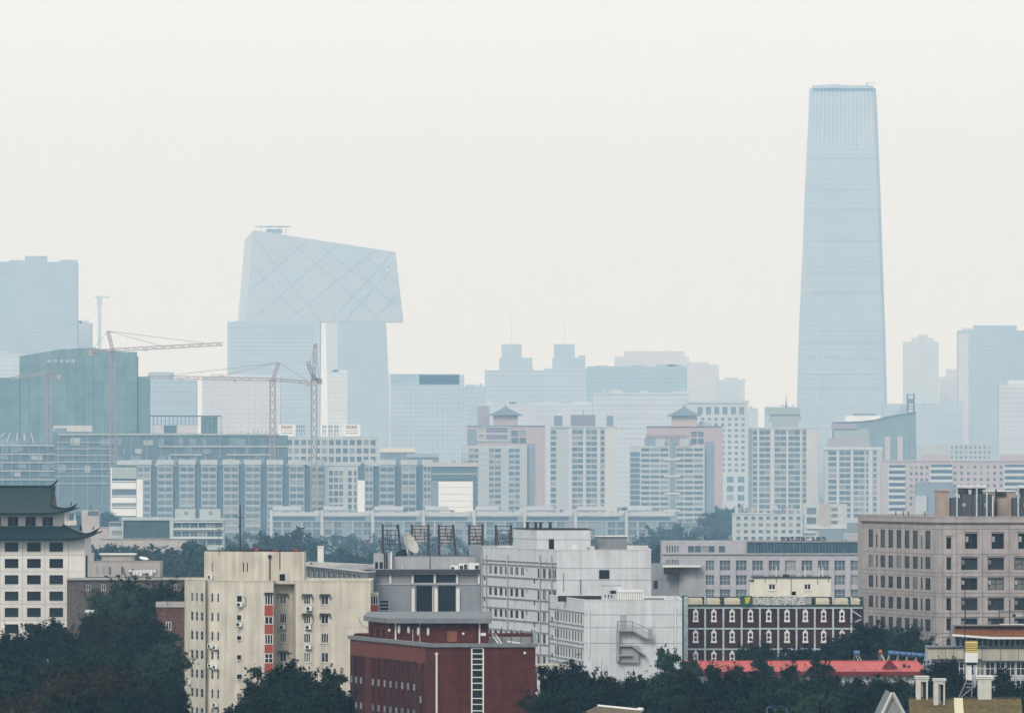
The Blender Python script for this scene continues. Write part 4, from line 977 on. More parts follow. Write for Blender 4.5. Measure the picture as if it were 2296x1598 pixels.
# ------------------------------------------------------------------ pinkish panelled block on the right
PINK = mat('pinkish_panel', (.335, .30, .29), .88, .12, .6, .18, rand=.05)
PINKJ = mat('pinkish_joint', (.10, .085, .085), .9, .1)
def pink():
    D = 1180.; c = K(3100, 1750, 2.458); X = lambda x: c(x)[0]; Y = lambda y: c(0, y)[1]
    r = thing('pinkish_block', 'pinkish brown panelled block with deep windows and roof cooling towers', 'building', (X_(2120, D), D, 0))
    L = pp(X(325), D * 1.034); Cn = pp(X(1010), D); Rr = pp(2460, D + 1)
    fl, fr = Fa(r, L, Cn), Fa(r, Cn, Rr); zt = Z_(Y(466), D); pitch = 186
    ol = []; orr = []
    for k in range(8):
        y0 = 572 if k == 0 else 808 + pitch * (k - 1); y1 = 738 if k == 0 else y0 + 110
        z1, z0 = fl.z(X(385), Y(y0)), fl.z(X(385), Y(y1))
        if z0 < .4: break
        for x, w_ in ((385, 44), (495, 44), (568, 44), (643, 45), (718, 45), (793, 46), (908, 48)): ol.append((fl.u(X(x)), fl.u(X(x + w_)), z0, z1))
        for x, w_ in ((453, 16), (866, 18)): ol.append((fl.u(X(x)), fl.u(X(x + w_)), z0, z1 - (.9 if k == 0 else 0)))
        yr = 612 if k == 0 else 836 + pitch * (k - 1); yr1 = yr + (143 if k == 0 else 112); Zr = lambda y: Z_(Y(y), D)
        for x in (1240, 1485, 1730, 1975, 2220): orr.append((fr.u(X(x + (36 if k == 0 else 0))), fr.u(X(x + 150)), Zr(yr1), Zr(yr)))
        orr.append((fr.u(X(1104)), fr.u(X(1148)), Zr(yr1), Zr(yr + (35 if k == 0 else 0))))
    zj = []
    for k in range(8):
        for y in ((785,) if k == 0 else (785 + pitch * k - 14, 785 + pitch * k + 22)): zj.append(Z_(Y(y + 18), D))
    zj = [z for z in zj if z > .5] + [Z_(Y(575), D)]
    ujl = [fl.u(X(x)) for x in (478, 628, 778, 985)]; ujr = [fr.u(X(x)) for x in (1070, 1195, 1437, 1682, 1927, 2172)]
    zc = Z_(Y(522), D)
    fl.panels(0, zc, ol, PINK, ujl, zj, .06, .12, PINKJ); fr.panels(0, zc, orr, PINK, ujr, zj, .06, .6, PINKJ)
    for o in ol: fl.window(o, G_NEAR, PINKJ, .13, 0, 1, .06)
    for o in orr:
        fr.window(o, G_NEAR, DARKM, .55, 1 if o[1] - o[0] > 2 else 0, 1, .09)
        fr.box(o[0] - .15, o[1] + .15, o[3] + .25, o[3] + .4, 0, .18).build('lintel', PINK, r)
        if o[1] - o[0] > 2: h_ = o[3] - o[2]; fr.box(o[0] + .1, o[0] + .55, o[2] + h_ * .45, o[2] + h_ * .8, -.5, -.25).build('window_unit', GWD if int(o[2] * 7) % 3 else HALL2, r)
    for f in (fl, fr):
        f.box(0, f.w, zc, zc + .18, -.2, .28).build('cornice', PINKJ, r); f.wall(zc + .18, zt, [], PINK, .1, 'parapet_wall')
    pts = [L, Cn, Rr, (Rr[0], D + 50), (L[0], D + 55)]; shell(r, pts, 0, zt, PINK, (0, 1), drop=.8); coping(r, pts, zt, PINK, .08, .45, .2)
    for x in (1135, 1278): MB().bar(fr.pt(fr.u(X(x)), 0, .2), fr.pt(fr.u(X(x)), Z_(Y(1225), D), .2), .04).build('conduit', DARKM, r)
    # roof plant
    TAN = mat('tan_render', (.36, .29, .25), .9, .1, .6, .1); CT = mat('dark_tower_cladding', (.075, .080, .088), .8, .15, 1.5)
    D2 = D + 12; zz = lambda y: Z_(Y(y), D2)
    t = thing('tan_roof_house', 'tan roof house left of the cooling towers', 'roof house', PX(X(1090), Y(450), D2)); MB().box(X_(X(1040), D2), X_(X(1145), D2), D2 + 4, D2 + 14, zt - .8, Z_(Y(225), D2 + 4)).build('wall', TAN, t); MB().box(X_(X(1036), D2), X_(X(1175), D2), D2 + 3.8, D2 + 14, Z_(Y(225), D2 + 4), Z_(Y(212), D2 + 4)).build('roof', TAN, t)
    t = thing('tan_roof_house', 'tan roof house between the two cooling towers', 'roof house', PX(X(1620), Y(450), D2)); MB().box(X_(X(1480), D2), X_(X(1760), D2), D2 + 4, D2 + 14, zt - .8, Z_(Y(228), D2 + 4)).build('wall', TAN, t); MB().box(X_(X(1478), D2), X_(X(1765), D2), D2 + 3.8, D2 + 14, Z_(Y(228), D2 + 4), Z_(Y(218), D2 + 4)).build('roof', WHITE, t)
    MB().box(X_(X(1570), D2), X_(X(1665), D2), D2 + 3.5, D2 + 3.95, Z_(Y(265), D2), Z_(Y(232), D2)).build('dark_vent', DARKM, t); MB().bar(PX(X(1560), Y(455), D2 + 3), PX(X(1560), Y(205), D2 + 3), .14).build('flue', DARKM, t)
    for k, (x0, x1) in enumerate(((1150, 1530), (1715, 2090))):
        t = thing('cooling_tower', ('dark clad cooling tower with pipe frame nearest the tan roof house', 'dark clad cooling tower with pipe frame farther along the pinkish roof')[k], 'cooling tower', PX(X((x0 + x1) / 2), Y(455), D2), 'cooling towers on the pinkish block')
        a, b_ = X_(X(x0), D2), X_(X(x1), D2); n = 4
        for i in range(n): MB().box(a + (b_ - a) * i / n + .04, a + (b_ - a) * (i + 1) / n - .04, D2, D2 + 6, zt - .8, zz(252) - (.6 if i == 0 else 0)).build('casing_panel', CT, t)
        for x in (x0 + 115, x0 + 320): MB().lathe((X_(X(x), D2), D2 - .02, zz(350)), [(.32, 0), (.34, .05), (.1, .06)], 10, (0, -1, 0)).build('badge', TAN, t)
        xs = [X_(X(x0 + v), D2) for v in (50, 232, 325)]
        for x in xs: MB().bar((x, D2 - .5, zt - .5), (x, D2 - .5, zz(178)), .16, None, 6).build('pipe_post', STEEL, t)
        MB().bar((xs[0], D2 - .5, zz(178)), (xs[2], D2 - .5, zz(178)), .16, None, 6).build('header_pipe', WHITE, t)
        MB().bar((xs[0], D2 + 3, zz(205)), (xs[2], D2 + 3, zz(205)), .14, None, 6).build('header_pipe', DARKM, t)
        for i in range(2): MB().lathe((a + (b_ - a) * (.3 + .35 * i), D2 + 3, zz(252)), [(1.0, 0), (.9, .8), (1.0, 1.0)], 12).build('fan_stack', DARKM, t)
        MB().bar((b_, D2 - .3, zt - .5), (b_, D2 - .3, zz(268)), .12).build('pipe_post', WHITE, t)
    for x in (637, 705, 752, 905, 1027, 1052): p = PX(X(x), Y(440), D + 24); solo(MB().bar(p - Vector((0, 0, 1)), PX(X(x), Y(410), D + 24), .1), 'roof_post', 'short dark post on the pinkish block roof', 'post', p, DARKM, 'posts on the pinkish roof')
    # rooftop sign frame in front of the right windows
pink()
# ------------------------------------------------------------------ long red sheet roof, solar heaters, lower right corner
REDR = mat('red_sheet_roof', (.40, .095, .085), .6, .10, .8, rand=.06)
REDD = mat('dark_red_fascia', (.14, .018, .020), .8, .1)
BLUE = mat('blue_tank', (.08, .15, .31), .5, .1, 2.)
def redroof():
    D = 1130.; r = thing('red_roof_shed', 'long low shed with a bright red sheet metal roof among trees', 'shed', (X_(1720, D), D, 0))
    zr, ze = Z_(1482.5, D + 5), Z_(1504.5, D); xl, xr = X_(1342, D + 5), X_(2057, D + 5); n = 46
    dx = X_(1368, D) - xl; dr = X_(2082, D) - xr
    for k in range(n):
        a, b_ = k / n, (k + 1) / n; m = MB()
        T = lambda f: xl + (xr - xl) * f; Bm = lambda f: xl + dx + (xr + dr - xl - dx) * f
        p = [Vector((T(a), D + 5, zr)), Vector((T(b_), D + 5, zr)), Vector((Bm(b_), D - .3, ze)), Vector((Bm(a), D - .3, ze))]
        m.quad(p[3] + Vector((.02, 0, 0)), p[2] - Vector((.02, 0, 0)), p[1] - Vector((.02, 0, 0)), p[0] + Vector((.02, 0, 0)))
        m.bar(p[2], p[1], .07, None, 4); m.bar(p[3].lerp(p[2], .5), p[0].lerp(p[1], .5), .04, None, 4); m.build('roof_sheet', REDR, r)
    MB().quad((xl + dx, D - .3, ze - .05), (xr + dr, D - .3, ze - .05), (xr, D + 5, zr - .05), (xl, D + 5, zr - .05)).quad((xl, D + 5, zr - .05), (xr, D + 5, zr - .05), (xr, D + 10, ze), (xl, D + 10, ze)).build('roof_deck', REDD, r)
    MB().bar((xl - .1, D + 5, zr + .05), (xr + .1, D + 5, zr + .05), .14, None, 6).build('ridge_cap', REDR, r)
    MB().box(xl + dx, xr + dr, D - .32, D - .2, ze - .65, ze - .02).build('fascia', REDD, r)
    fa = Fa(r, (xl + dx + .5, D + .6), (xr + dr - .5, D + .6)); ops = []
    for k in range(14): u = fa.w * (k + .3) / 14; ops.append((u, u + 1.5, 4.5, 6.4))
    fa.wall(0, ze - .3, ops, mat('white_shed_wall', (.5, .49, .46), .9, .1, .6, .2), .2); [fa.window(o, G_NEAR, WHITE, .15, 1, 0, .08) for o in ops]
    shell(r, [(xl + dx + .5, D + .6), (xr + dr - .5, D + .6), (xr, D + 10), (xl, D + 10)], 0, ze - .1, MATS['white_shed_wall'], (0,), drop=0.02)
    c = K(3040, 2200, 2.87); q = PX(*c(850, 872), D + 1); m = MB(); w_ = 1.3
    m.v += [tuple(q + Vector(v)) for v in ((-w_, -.6, 0), (w_, -.6, 0), (0, -.6, 1.4), (0, 2.5, 1.4))]; m.f += [(0, 1, 2), (1, 3, 2), (0, 2, 3)]; m.build('roof_vent_gable', REDD, r)
    for x, y in ((1005, 852), (1058, 868)): p = PX(*c(x, y), D + 2); MB().lathe(p, [(.25, -.3), (.25, .15), (.35, .2), (.1, .4)], 7).build('roof_vent', DARKM, r)
    # solar water heaters behind the ridge
    D2 = D + 11
    for k, (x0, y0, x1, y1, m_, lab) in enumerate(((835, 705, 1320, 745, BLUE, 'long blue solar water tank with dark bands behind the red roof'), (465, 705, 525, 708, BLUE, 'short blue solar water tank behind the red roof'), (733, 695, 765, 700, mat('orange_tank', (.42, .13, .05), .6, .1), 'small orange water tank behind the red roof'))):
        a, b_ = PX(*c(x0, y0), D2), PX(*c(x1, y1), D2); t = thing('solar_heater', lab, 'water heater', (a.x, D2, 0)); rad = .36
        MB().bar(a, b_, rad, None, 10).build('tank', m_, t, smooth=False); nb = 8 if k == 0 else 2
        if k == 0:
            for i in range(1, nb): p = a.lerp(b_, i / nb); MB().bar(p, p + (b_ - a).normalized() * .16, rad + .015, None, 10).build('band', DARKM, t)
        ns = 5 if k == 0 else 2
        for i in range(ns):
            p = a.lerp(b_, (i + .15) / ns); MB().bar(p, (p.x - .6 if k == 0 else p.x + 1.2, D2 + .3, p.z - 2.2), .06).build('stand_leg', PIPE, t); MB().bar(p, (p.x, D2 + 1.5, 0), .05).build('stand_post', GREYM, t)
redroof()

def corner():
    c = K(3040, 2200, 2.87)
    # building with brown tiled eave, far right
    D = 1060.; r = thing('brown_eave_building', 'grey building with a brown tiled eave above a glazed band', 'building', (X_(2230, D), D, 0)); zz = lambda y: Z_(c(0, y)[1], D); X = lambda x: X_(c(x)[0], D)
    BT = mat('brown_roof_tile', (.16, .060, .025), .8, .22, 2.5); x0, x1 = X(1520), X(2620)
    n = 34
    for k in range(n):
        a, b_ = x0 + (x1 - x0) * k / n, x0 + (x1 - x0) * (k + 1) / n; sag = lambda x: -.45 * min(1, (x - x0) / 6) 
        in_ = .7 if k == 0 else 0
        m = MB().quad((a, D - 1, zz(502) + sag(a)), (b_, D - 1, zz(502) + sag(b_)), (b_, D + 3, zz(418)), (a + in_, D + 3, zz(418)))
        m.bar((b_, D - 1, zz(502) + sag(b_) + .04), (b_, D + 3, zz(418) + .04), .07, None, 4); m.build('tile_strip', BT, r)
    m = MB()
    for k in range(n):
        a, b_ = x0 + (x1 - x0) * k / n, x0 + (x1 - x0) * (k + 1) / n; z0, z1 = zz(502) - .45 * min(1, (a - x0) / 6), zz(502) - .45 * min(1, (b_ - x0) / 6)
        m.quad((a, D - 1.05, z0 - .32), (b_, D - 1.05, z1 - .32), (b_, D - 1.05, z1), (a, D - 1.05, z0)); m.quad((a, D - 1.05, z0 - .32), (a, D + 1, z0 - .3), (b_, D + 1, z1 - .3), (b_, D - 1.05, z1 - .32))
    m.build('white_fascia', WHITE, r)
    fa = Fa(r, (X(1560), D + 1), (x1, D + 1)); ops = [(fa.w * k / 18 + .1, fa.w * (k + 1) / 18 - .1, zz(640), zz(548)) for k in range(18)]
    fa.wall(zz(650), zz(500), ops, HALL, .2, 'glazed_wall'); [fa.window(o, G_NEAR, HALL, .12, 0, 0, .08) for o in ops]
    MB().box(X(1240), x1, D - 2, D + 1, zz(655), zz(645)).build('terrace_edge', DARKM, r)
    LED = mat('tan_ledge', (.36, .33, .27), .9, .1, .7, .15); fb = Fa(r, (X(1250), D - 1.8), (x1, D - 1.8)); n = 7
    for k in range(n): fb.box(fb.w * k / n + .03, fb.w * (k + 1) / n - .03, zz(770) - .25 * (k > 2), zz(656), -.6, 0).build('ledge_panel', LED, r)
    fw = Fa(r, (X(1300), D - .8), (x1, D - .8)); wo = []
    for k in range(12): u = fw.w * k / 12 + .4; wo.append((u, u + 1.35, zz(950), zz(800))); wo.append((u, u + 1.35, zz(1150), zz(1000)))
    fw.wall(0, zz(765), wo, OFF, .2); [fw.window(o, G_NEAR, WHITE, .15, 1, 1, .08) for o in wo]
    shell(r, [(X(1300), D - .8), (x1, D - .8), (x1, D + 16), (X(1300), D + 16)], 0, zz(655), OFF, (0,), drop=0.); shell(r, [(X(1560), D + 1), (x1, D + 1), (x1, D + 12), (X(1560), D + 12)], zz(655), zz(420), HALL, (0,), drop=0., name='upper_shell', rname='upper_deck')
    # sign frame standing on its roof
    t = thing('letter_scaffold', 'dark open letter scaffold above the brown tiled eave', 'sign frame', (X(2150), D + 6, zz(420))); z0 = zz(415); cc = K(3540, 2240, 7.653)
    for x in (1585, 1890, 2300): p = PX(*cc(x, 800), D + 6); MB().bar((p.x, D + 6, z0 - .3), (p.x, D + 6, PX(*cc(x, 310 if x == 1585 else 60), D + 6).z), .07).build('post', DARKM, t)
    for y in (400, 760): a, b_ = PX(*cc(1585, y), D + 6), PX(*cc(2500, y), D + 6); MB().bar(a, b_, .07).build('rail', DARKM if y == 400 else PIPE, t)
    a = PX(*cc(2010, 510), D + 6); MB().lathe(a, [(.28, -.03), (.28, .05)], 9, (0, -1, 0)).build('letter_ring', DARKM, t)
    # thin mast
    Dm = 830.; a = PX(*c(1660, 1000), Dm); t = solo(MB().bar((a.x, Dm, 0), PX(*c(1660, 0), Dm), .09, .05, 6), 'thin_mast', 'tall thin black mast beside the yellow louvred box', 'mast', (a.x, Dm, 0), DARKM)
    # yellow louvred box on a steel stand
    D2 = 800.; P = lambda x, y: PX(*c(x, y), D2); YEL = mat('yellow_louvre', (.50, .39, .13), .6, .08)
    t = thing('louvred_box', 'white box with yellow louvres on a tall steel stand', 'vent box', P(1735, 1195)); a, b_ = P(1668, 810), P(1798, 580)
    MB().box(a.x, b_.x, D2, D2 + 1.8, a.z, P(0, 705).z).build('casing', mat('box_white', (.6, .6, .6), .7, .04), t)
    for k in range(5): y = 590 + 23 * k; z = P(0, y + 12).z; m = MB(); m.bar((a.x, D2 + .3, z), (b_.x, D2 + .3, z), .15 if k == 0 else .095, None, 8); m.build('louvre', YEL, t)
    MB().box(a.x + .05, b_.x - .05, D2 + .4, D2 + 1.7, P(0, 705).z, P(0, 582).z).build('louvre_core', mat('louvre_core_ochre', (.22, .15, .045), .7, .1), t)
    for x, w_, y1 in ((1684, .16, 1000), (1715, .42, 1000), (1790, .16, 990)): p = P(x, y1); MB().box(p.x - w_ / 2, p.x + w_ / 2, D2 + .5, D2 + .8, p.z, P(0, 810).z).build('stand_post', WHITE, t)
    MB().box(P(1680, 0).x, P(1790, 0).x, D2 + .4, D2 + 1., P(0, 840).z, P(0, 810).z).build('dark_tray', DARKM, t)
    for p0, p1 in (((1684, 1000), (1595, 1195)), ((1790, 990), (1840, 1195)), ((1790, 1045), (1610, 1195)), ((1655, 1040), (1800, 1035)), ((1745, 1000), (1735, 1195))): MB().bar(P(*p0) + Vector((0, .6, 0)), P(*p1) + Vector((0, .6, 0)), .06).build('brace', GREYM, t)
    # olive tiled roof with three white chimneys
    D3 = 795.; Q = lambda x, y, d=D3: PX(*c(x, y), d); OL = mat('olive_roof_tile', (.115, .088, .038), .9, .28, 2.2); rr = thing('olive_roof_house', 'house with an olive brown tiled roof and cream hip strip', 'house', (Q(1650, 0).x, D3, 0))
    zr, zl = Q(0, 1195).z, Q(0, 1195).z - 5.2; xa, xb = Q(1055, 0).x, Q(2260, 0).x; n = 40
    for k in range(n):
        a, b_ = xa + (xb - xa) * k / n, xa + (xb - xa) * (k + 1) / n; m = MB()
        for j in range(6):
            f0, f1 = j / 6, (j + 1) / 6; y0, y1, z0, z1 = D3 - 6 * f1, D3 - 6 * f0, zr + (zl - zr) * f1, zr + (zl - zr) * f0
            m.quad((a, y0, z0 + .08), (b_ - .04, y0, z0 + .08), (b_ - .04, y1, z1), (a, y1, z1)); m.quad((a, y0, z0), (b_ - .04, y0, z0), (b_ - .04, y0, z0 + .08), (a, y0, z0 + .08))
        m.bar((b_, D3 - 6, zl + .05), (b_, D3, zr + .05), .05, None, 4); m.build('tile_row', OL, rr)
    MB().bar((xa, D3, zr + .05), (xb, D3, zr + .05), .12).build('ridge', DARKM, rr); MB().quad((xa, D3 - 6, zl - .1), (xb, D3 - 6, zl - .1), (xb, D3, zr - .1), (xa, D3, zr - .1)).quad((xa, D3, zr - .1), (xb, D3, zr - .1), (xb, D3 + 6, zl), (xa, D3 + 6, zl)).build('roof_deck', OL, rr)
    MB().box(xa + .5, xb - .5, D3 - 5.4, D3 + 5.4, 0, zl).build('wall', PALE, rr)
    p = Q(1587, 1195); m = MB(); m.quad((p.x - .5, D3 - 6.05, zl + .12), (p.x + .5, D3 - 6.05, zl + .12), (p.x + .5, D3, zr + .15), (p.x - .5, D3, zr + .15)); m.quad((p.x + .5, D3 - 6.05, zl), (p.x + .5, D3, zr), (p.x + .5, D3, zr + .15), (p.x + .5, D3 - 6.05, zl + .12)); m.quad((p.x - .5, D3, zr), (p.x - .5, D3 - 6.05, zl), (p.x - .5, D3 - 6.05, zl + .12), (p.x - .5, D3, zr + .15)); m.build('cream_strip', mat('cream_strip', (.50, .46, .32), .9, .08), rr)
    CHW = mat('chimney_white', (.50, .48, .43), .9, .1, 1., .15); labs = ('white chimney with dark opening, left of its twin on the olive roof', 'white chimney with dark opening, set lower beside its twin', 'solid white chimney right of the louvred box')
    for k, (x0, x1, y0, y1) in enumerate(((1135, 1262, 985, 1190), (1325, 1446, 1012, 1212), (1802, 1946, 985, 1192))):
        d = D3 - (1.2 if k == 1 else .2); a, b_ = Q(x0, y1, d), Q(x1, y0, d); t = thing('roof_chimney', labs[k], 'chimney', ((a.x + b_.x) / 2, d, a.z)); wd = b_.x - a.x
        z0 = a.z - .6
        if k < 2:
            MB().box(a.x, a.x + wd * .42, d, d + 1.1, z0, b_.z).build('shaft', CHW, t); MB().box(b_.x - wd * .14, b_.x, d, d + 1.1, z0, b_.z).build('jamb', CHW, t); MB().box(a.x + wd * .42, b_.x - wd * .14, d + .02, d + 1.08, b_.z - .35, b_.z).build('lintel', CHW, t)
            MB().box(a.x + wd * .42, b_.x - wd * .14, d + .9, d + 1.05, z0, b_.z - .35).build('opening_back', DARKM, t); MB().box(a.x + wd * .48, a.x + wd * .6, d + .4, d + .8, z0, b_.z - .5).build('flue', CHW, t)
        else: MB().box(a.x, b_.x, d, d + 1.1, z0, b_.z).build('shaft', CHW, t)
        for j in range(2): MB().box(a.x - .12, b_.x + .12, d - .12, d + 1.2, b_.z + .18 * j + .01, b_.z + .18 * j + .12).build('cap_slab', WHITE, t)
        for j in range(4): x = a.x + wd * (j + .2) / 4; MB().box(x, x + .15, d, d + 1., b_.z + .12, b_.z + .19).build('cap_brick', DARKM, t)
    # white gable
    D4 = 770.; a, pk, b_ = PX(1979, 1600, D4), PX(2001, 1554, D4), PX(2026, 1600, D4); t = thing('white_gable', 'white gable front with pale barge boards beside the olive roof', 'house', (pk.x, D4, 0)); low = 4.
    e = (a.x - pk.x) / (pk.z - a.z), (b_.x - pk.x) / (pk.z - b_.z); H = pk.z - low; l, r_ = pk.x + e[0] * H, pk.x + e[1] * H
    m = MB(); m.v += [(l, D4, low), (r_, D4, low), tuple(pk), (l, D4, 0), (r_, D4, 0)]; m.f += [(0, 1, 2), (3, 4, 1, 0)]; m.build('gable_wall', mat('gable_white', (.24, .235, .22), .9, .1), t)
    for x in (l, r_): MB().bar((x, D4 - .3, low - .3), (pk.x, D4 - .3, pk.z + .1), .2, None, 4).build('barge_board', mat('barge_grey', (.42, .41, .38), .8, .1), t)
    MB().quad((l, D4, low), (pk.x, D4, pk.z), (pk.x, D4 + 14, pk.z), (l, D4 + 14, low)).quad((pk.x, D4, pk.z), (r_, D4, low), (r_, D4 + 14, low), (pk.x, D4 + 14, pk.z)).build('roof', CONC, t)
    # brown hip roof at the bottom edge
    c2 = K(2000, 2350, 2.2077); D5 = 860.; a, b_ = PX(*c2(530, 652), D5 + 5), PX(*c2(870, 686), D5 + 5); lo = 4.5
    t = thing('brown_hip_house', 'house with a brown ribbed hip roof under the trees', 'house', ((a.x + b_.x) / 2, D5, 0)); TR = mat('thatch_brown', (.14, .115, .075), .95, .22, 2.)
    L0, R0 = Vector((a.x - 9, D5 - 6, a.z - 4)), Vector((b_.x + 5, D5 - 6, b_.z - 4)); n = 26
    for k in range(n):
        f0, f1 = k / n, (k + 1) / n; p0, p1, q0, q1 = L0.lerp(R0, f0), L0.lerp(R0, f1), a.lerp(b_, f0), a.lerp(b_, f1)
        MB().quad(p0, p1, q1, q0).bar(p1, q1, .07, None, 4).build('roof_strip', TR, t)
    MB().bar(a, b_, .2).bar(b_, b_ + Vector((.6, -.2, .1)), .35, .2).build('ridge', PIPE, t); MB().quad(L0 + Vector((0, 12, 0)), L0, a, a).quad(R0, R0 + Vector((0, 12, 0)), b_, b_).quad(R0 + Vector((0, 12, 0)), L0 + Vector((0, 12, 0)), a, b_).build('rear_roof', TR, t)
    MB().box(L0.x + 1, R0.x - 1, D5 - 5, D5 + 5, 0, R0.z).build('wall', PALE, t)
    # blue tarpaulin
    D6 = 880.; m = MB(); rn = random.Random(2); g = [[PX(*c2(1935 + 18 * i, 655 + 9 * j + rn.uniform(-10, 10)), D6 + j) for i in range(10)] for j in range(4)]
    for j in range(3):
        for i in range(9): m.quad(g[j + 1][i], g[j + 1][i + 1], g[j][i + 1], g[j][i])
    t = thing('tarp_shelter', 'crumpled blue tarpaulin on a low shelter between the trees', 'tarpaulin', (g[0][5].x, D6, 0)); m.build('sheet', mat('blue_tarp', (.05, .14, .36), .6, .2, 3.), t)
    for i in (0, 9): p = g[2][i]; MB().bar((p.x, p.y, 0), p, .06).build('post', GREYM, t)
    # pale shed between the red block and the trees
    D7 = 1010.; a, b_ = PX(1201, 1503, D7), PX(1254, 1490, D7); t = thing('pale_shed', 'low pale shed with dark openings right of the red brick block', 'shed', ((a.x + b_.x) / 2, D7, 0)); fa = Fa(t, (a.x - 2, D7), (b_.x, D7)); oo = [(k * 1.1 + .4, k * 1.1 + 1.1, a.z - 3, a.z - .2) for k in range(4)]
    fa.wall(0, a.z + .05, oo, PALE, .2); [fa.pane(o, G_DARK, .2) for o in oo]; MB().box(a.x - 2, b_.x + .4, D7 - .5, D7 + 8, a.z + .05, b_.z).build('roof', LED, t); shell(t, [(a.x - 2, D7), (b_.x, D7), (b_.x, D7 + 8), (a.x - 2, D7 + 8)], 0, a.z, PALE, (0,), drop=-.02)
    D8 = 760.; p = PX(391, 1555, D8); solo(MB().bar((p.x, D8, 0), p, .17, .15, 7), 'black_post', 'plain black post rising in front of the dark trees', 'post', (p.x, D8, 0), mat('black_paint', (.004, .004, .005), .7, .0))
corner()

# ------------------------------------------------------------------ low houses behind the trees on the left
def leftlow():
    BR = mat('grey_brown_brick', (.105, .085, .078), .92, .3, 1.6, .2); PAR = mat('pale_parapet', (.34, .33, .31), .9, .1, .6, .15)
    c = K(0, 2100, 2.789); D = 1300.; X = lambda x: X_(c(x)[0], D); zz = lambda y: Z_(c(0, y)[1], D)
    r = thing('brick_terrace', 'long low grey brown brick building behind the trees', 'building', (X(1400), D, 0)); fa = Fa(r, (X(700), D), (X(2100), D))
    ops = [fa.rect(c(x)[0], c(0, 250)[1], c(x + 45)[0], c(0, 315)[1]) for x in (905, 1060, 1800)]; fa.wall(0, zz(205), ops, BR, .2); [fa.window(o, G_NEAR, WHITE, .15, 1, 0, .08) for o in ops]
    fa.box(0, fa.w, zz(205), zz(180), -.3, .5).build('eave_slab', PAR, r); shell(r, [(X(700), D), (X(2100), D), (X(2100), D + 20), (X(700), D + 20)], 0, zz(190), BR, (0,), drop=.1)
    D = 1150.; X = lambda x: X_(c(x)[0], D); zz = lambda y: Z_(c(0, y)[1], D)
    r = thing('brown_brick_house', 'brown mottled brick house with pale parapet beside the beige tower', 'house', (X(1780), D, 0)); fa = Fa(r, (X(1630), D), (X(2060), D)); o = fa.rect(c(1735)[0], c(0, 640)[1], c(1792)[0], c(0, 730)[1])
    fa.wall(0, zz(488), [o], mat('brown_brick', (.115, .062, .052), .92, .45, 2.2, .35), .2); fa.window(o, G_NEAR, WHITE, .12, 1, 0, .1); fa.box(0, fa.w, zz(490), zz(432), -.2, .25).build('parapet', PAR, r)
    shell(r, [(X(1630), D), (X(2060), D), (X(2060), D + 14), (X(1630), D + 14)], 0, zz(440), MATS['brown_brick'], (0,)); MB().bar(fa.pt(fa.u(c(1755)[0]), zz(470), .3), fa.pt(fa.u(c(1755)[0]), zz(430), .3), .06).build('vent_pipe', DARKM, r)
    D = 1210.; a, b_ = PX(*c(885, 545), D), PX(*c(1015, 520), D); t = thing('pale_canopy', 'small pale canopy roof against the trees beside the palace tower', 'canopy', (a.x, D, 0)); MB().quad((a.x, D - 1, a.z), (b_.x, D - 1, a.z + .3), (b_.x - .5, D + 3, b_.z), (a.x, D + 3, b_.z)).quad((a.x, D - 1, a.z - .2), (b_.x, D - 1, a.z + .1), (b_.x, D - 1, a.z + .3), (a.x, D - 1, a.z)).build('roof', mat('pale_green_sheet', (.36, .42, .38), .7, .1), t)
    for x in (a.x + .3, b_.x - .3): MB().bar((x, D, 0), (x, D, a.z), .08).build('post', GREYM, t)
    # pale house with laundry
    c = K(300, 1880, 4.991); D = 1600.; X = lambda x: X_(c(x)[0], D); zz = lambda y: Z_(c(0, y)[1], D); LW = mat('warm_grey_render', (.36, .325, .31), .9, .1, .5, .12)
    r = thing('pale_rooftop_house', 'warm grey flat roofed house with a raised centre part', 'house', (X(860), D, 0)); fa = Fa(r, (X(225), D), (X(1500), D)); ops = [fa.rect(c(x)[0], c(0, 1225)[1], c(x + 42)[0], c(0, 1370)[1]) for x in (300, 420, 540, 770)]
    fa.wall(0, zz(1118), ops, LW, .15); [fa.pane(o, MATS['haze_paled_glass'], .1) for o in ops]; shell(r, [(X(225), D), (X(1500), D), (X(1500), D + 12), (X(225), D + 12)], 0, zz(1118), LW, (0,)); fa.box(0, fa.w, zz(1118), zz(1106), -.3, .15).build('coping', LW, r)
    f2 = Fa(r, (X(400), D + 1), (X(985), D + 1)); f2.wall(zz(1120), zz(998), [], LW, .1, 'centre_wall'); f2.box(-.5, f2.w + .6, zz(998), zz(970), -6, .5).build('centre_roof', PIPE, r); shell(r, [(X(400), D + 1), (X(985), D + 1), (X(985), D + 9), (X(400), D + 9)], zz(1120), zz(998), LW, (0,), drop=0., name='centre_shell', rname='centre_deck')
    t = thing('laundry_line', 'row of white sheets drying on the pale house', 'laundry', (X(1170), D - .6, zz(1375))); rn = random.Random(1)
    MB().bar((X(900), D - .6, zz(1265)), (X(1450), D - .6, zz(1265)), .03).build('line', DARKM, t)
    for k in range(8):
        x0, x1 = X(915 + 64 * k), X(915 + 64 * k + 58); m = MB(); h = rn.uniform(.7, 1.6); n = 5
        for i in range(n):
            a, b_ = x0 + (x1 - x0) * i / n, x0 + (x1 - x0) * (i + 1) / n; ya, yb = D - .6 + .12 * (-1) ** i, D - .6 + .12 * (-1) ** (i + 1); m.quad((a, ya, zz(1268) - h + rn.uniform(0, .3)), (b_, yb, zz(1268) - h), (b_, yb, zz(1268)), (a, ya, zz(1268)))
        m.build('sheet', mat('laundry_white', (.78, .78, .76), .9, .03), t)
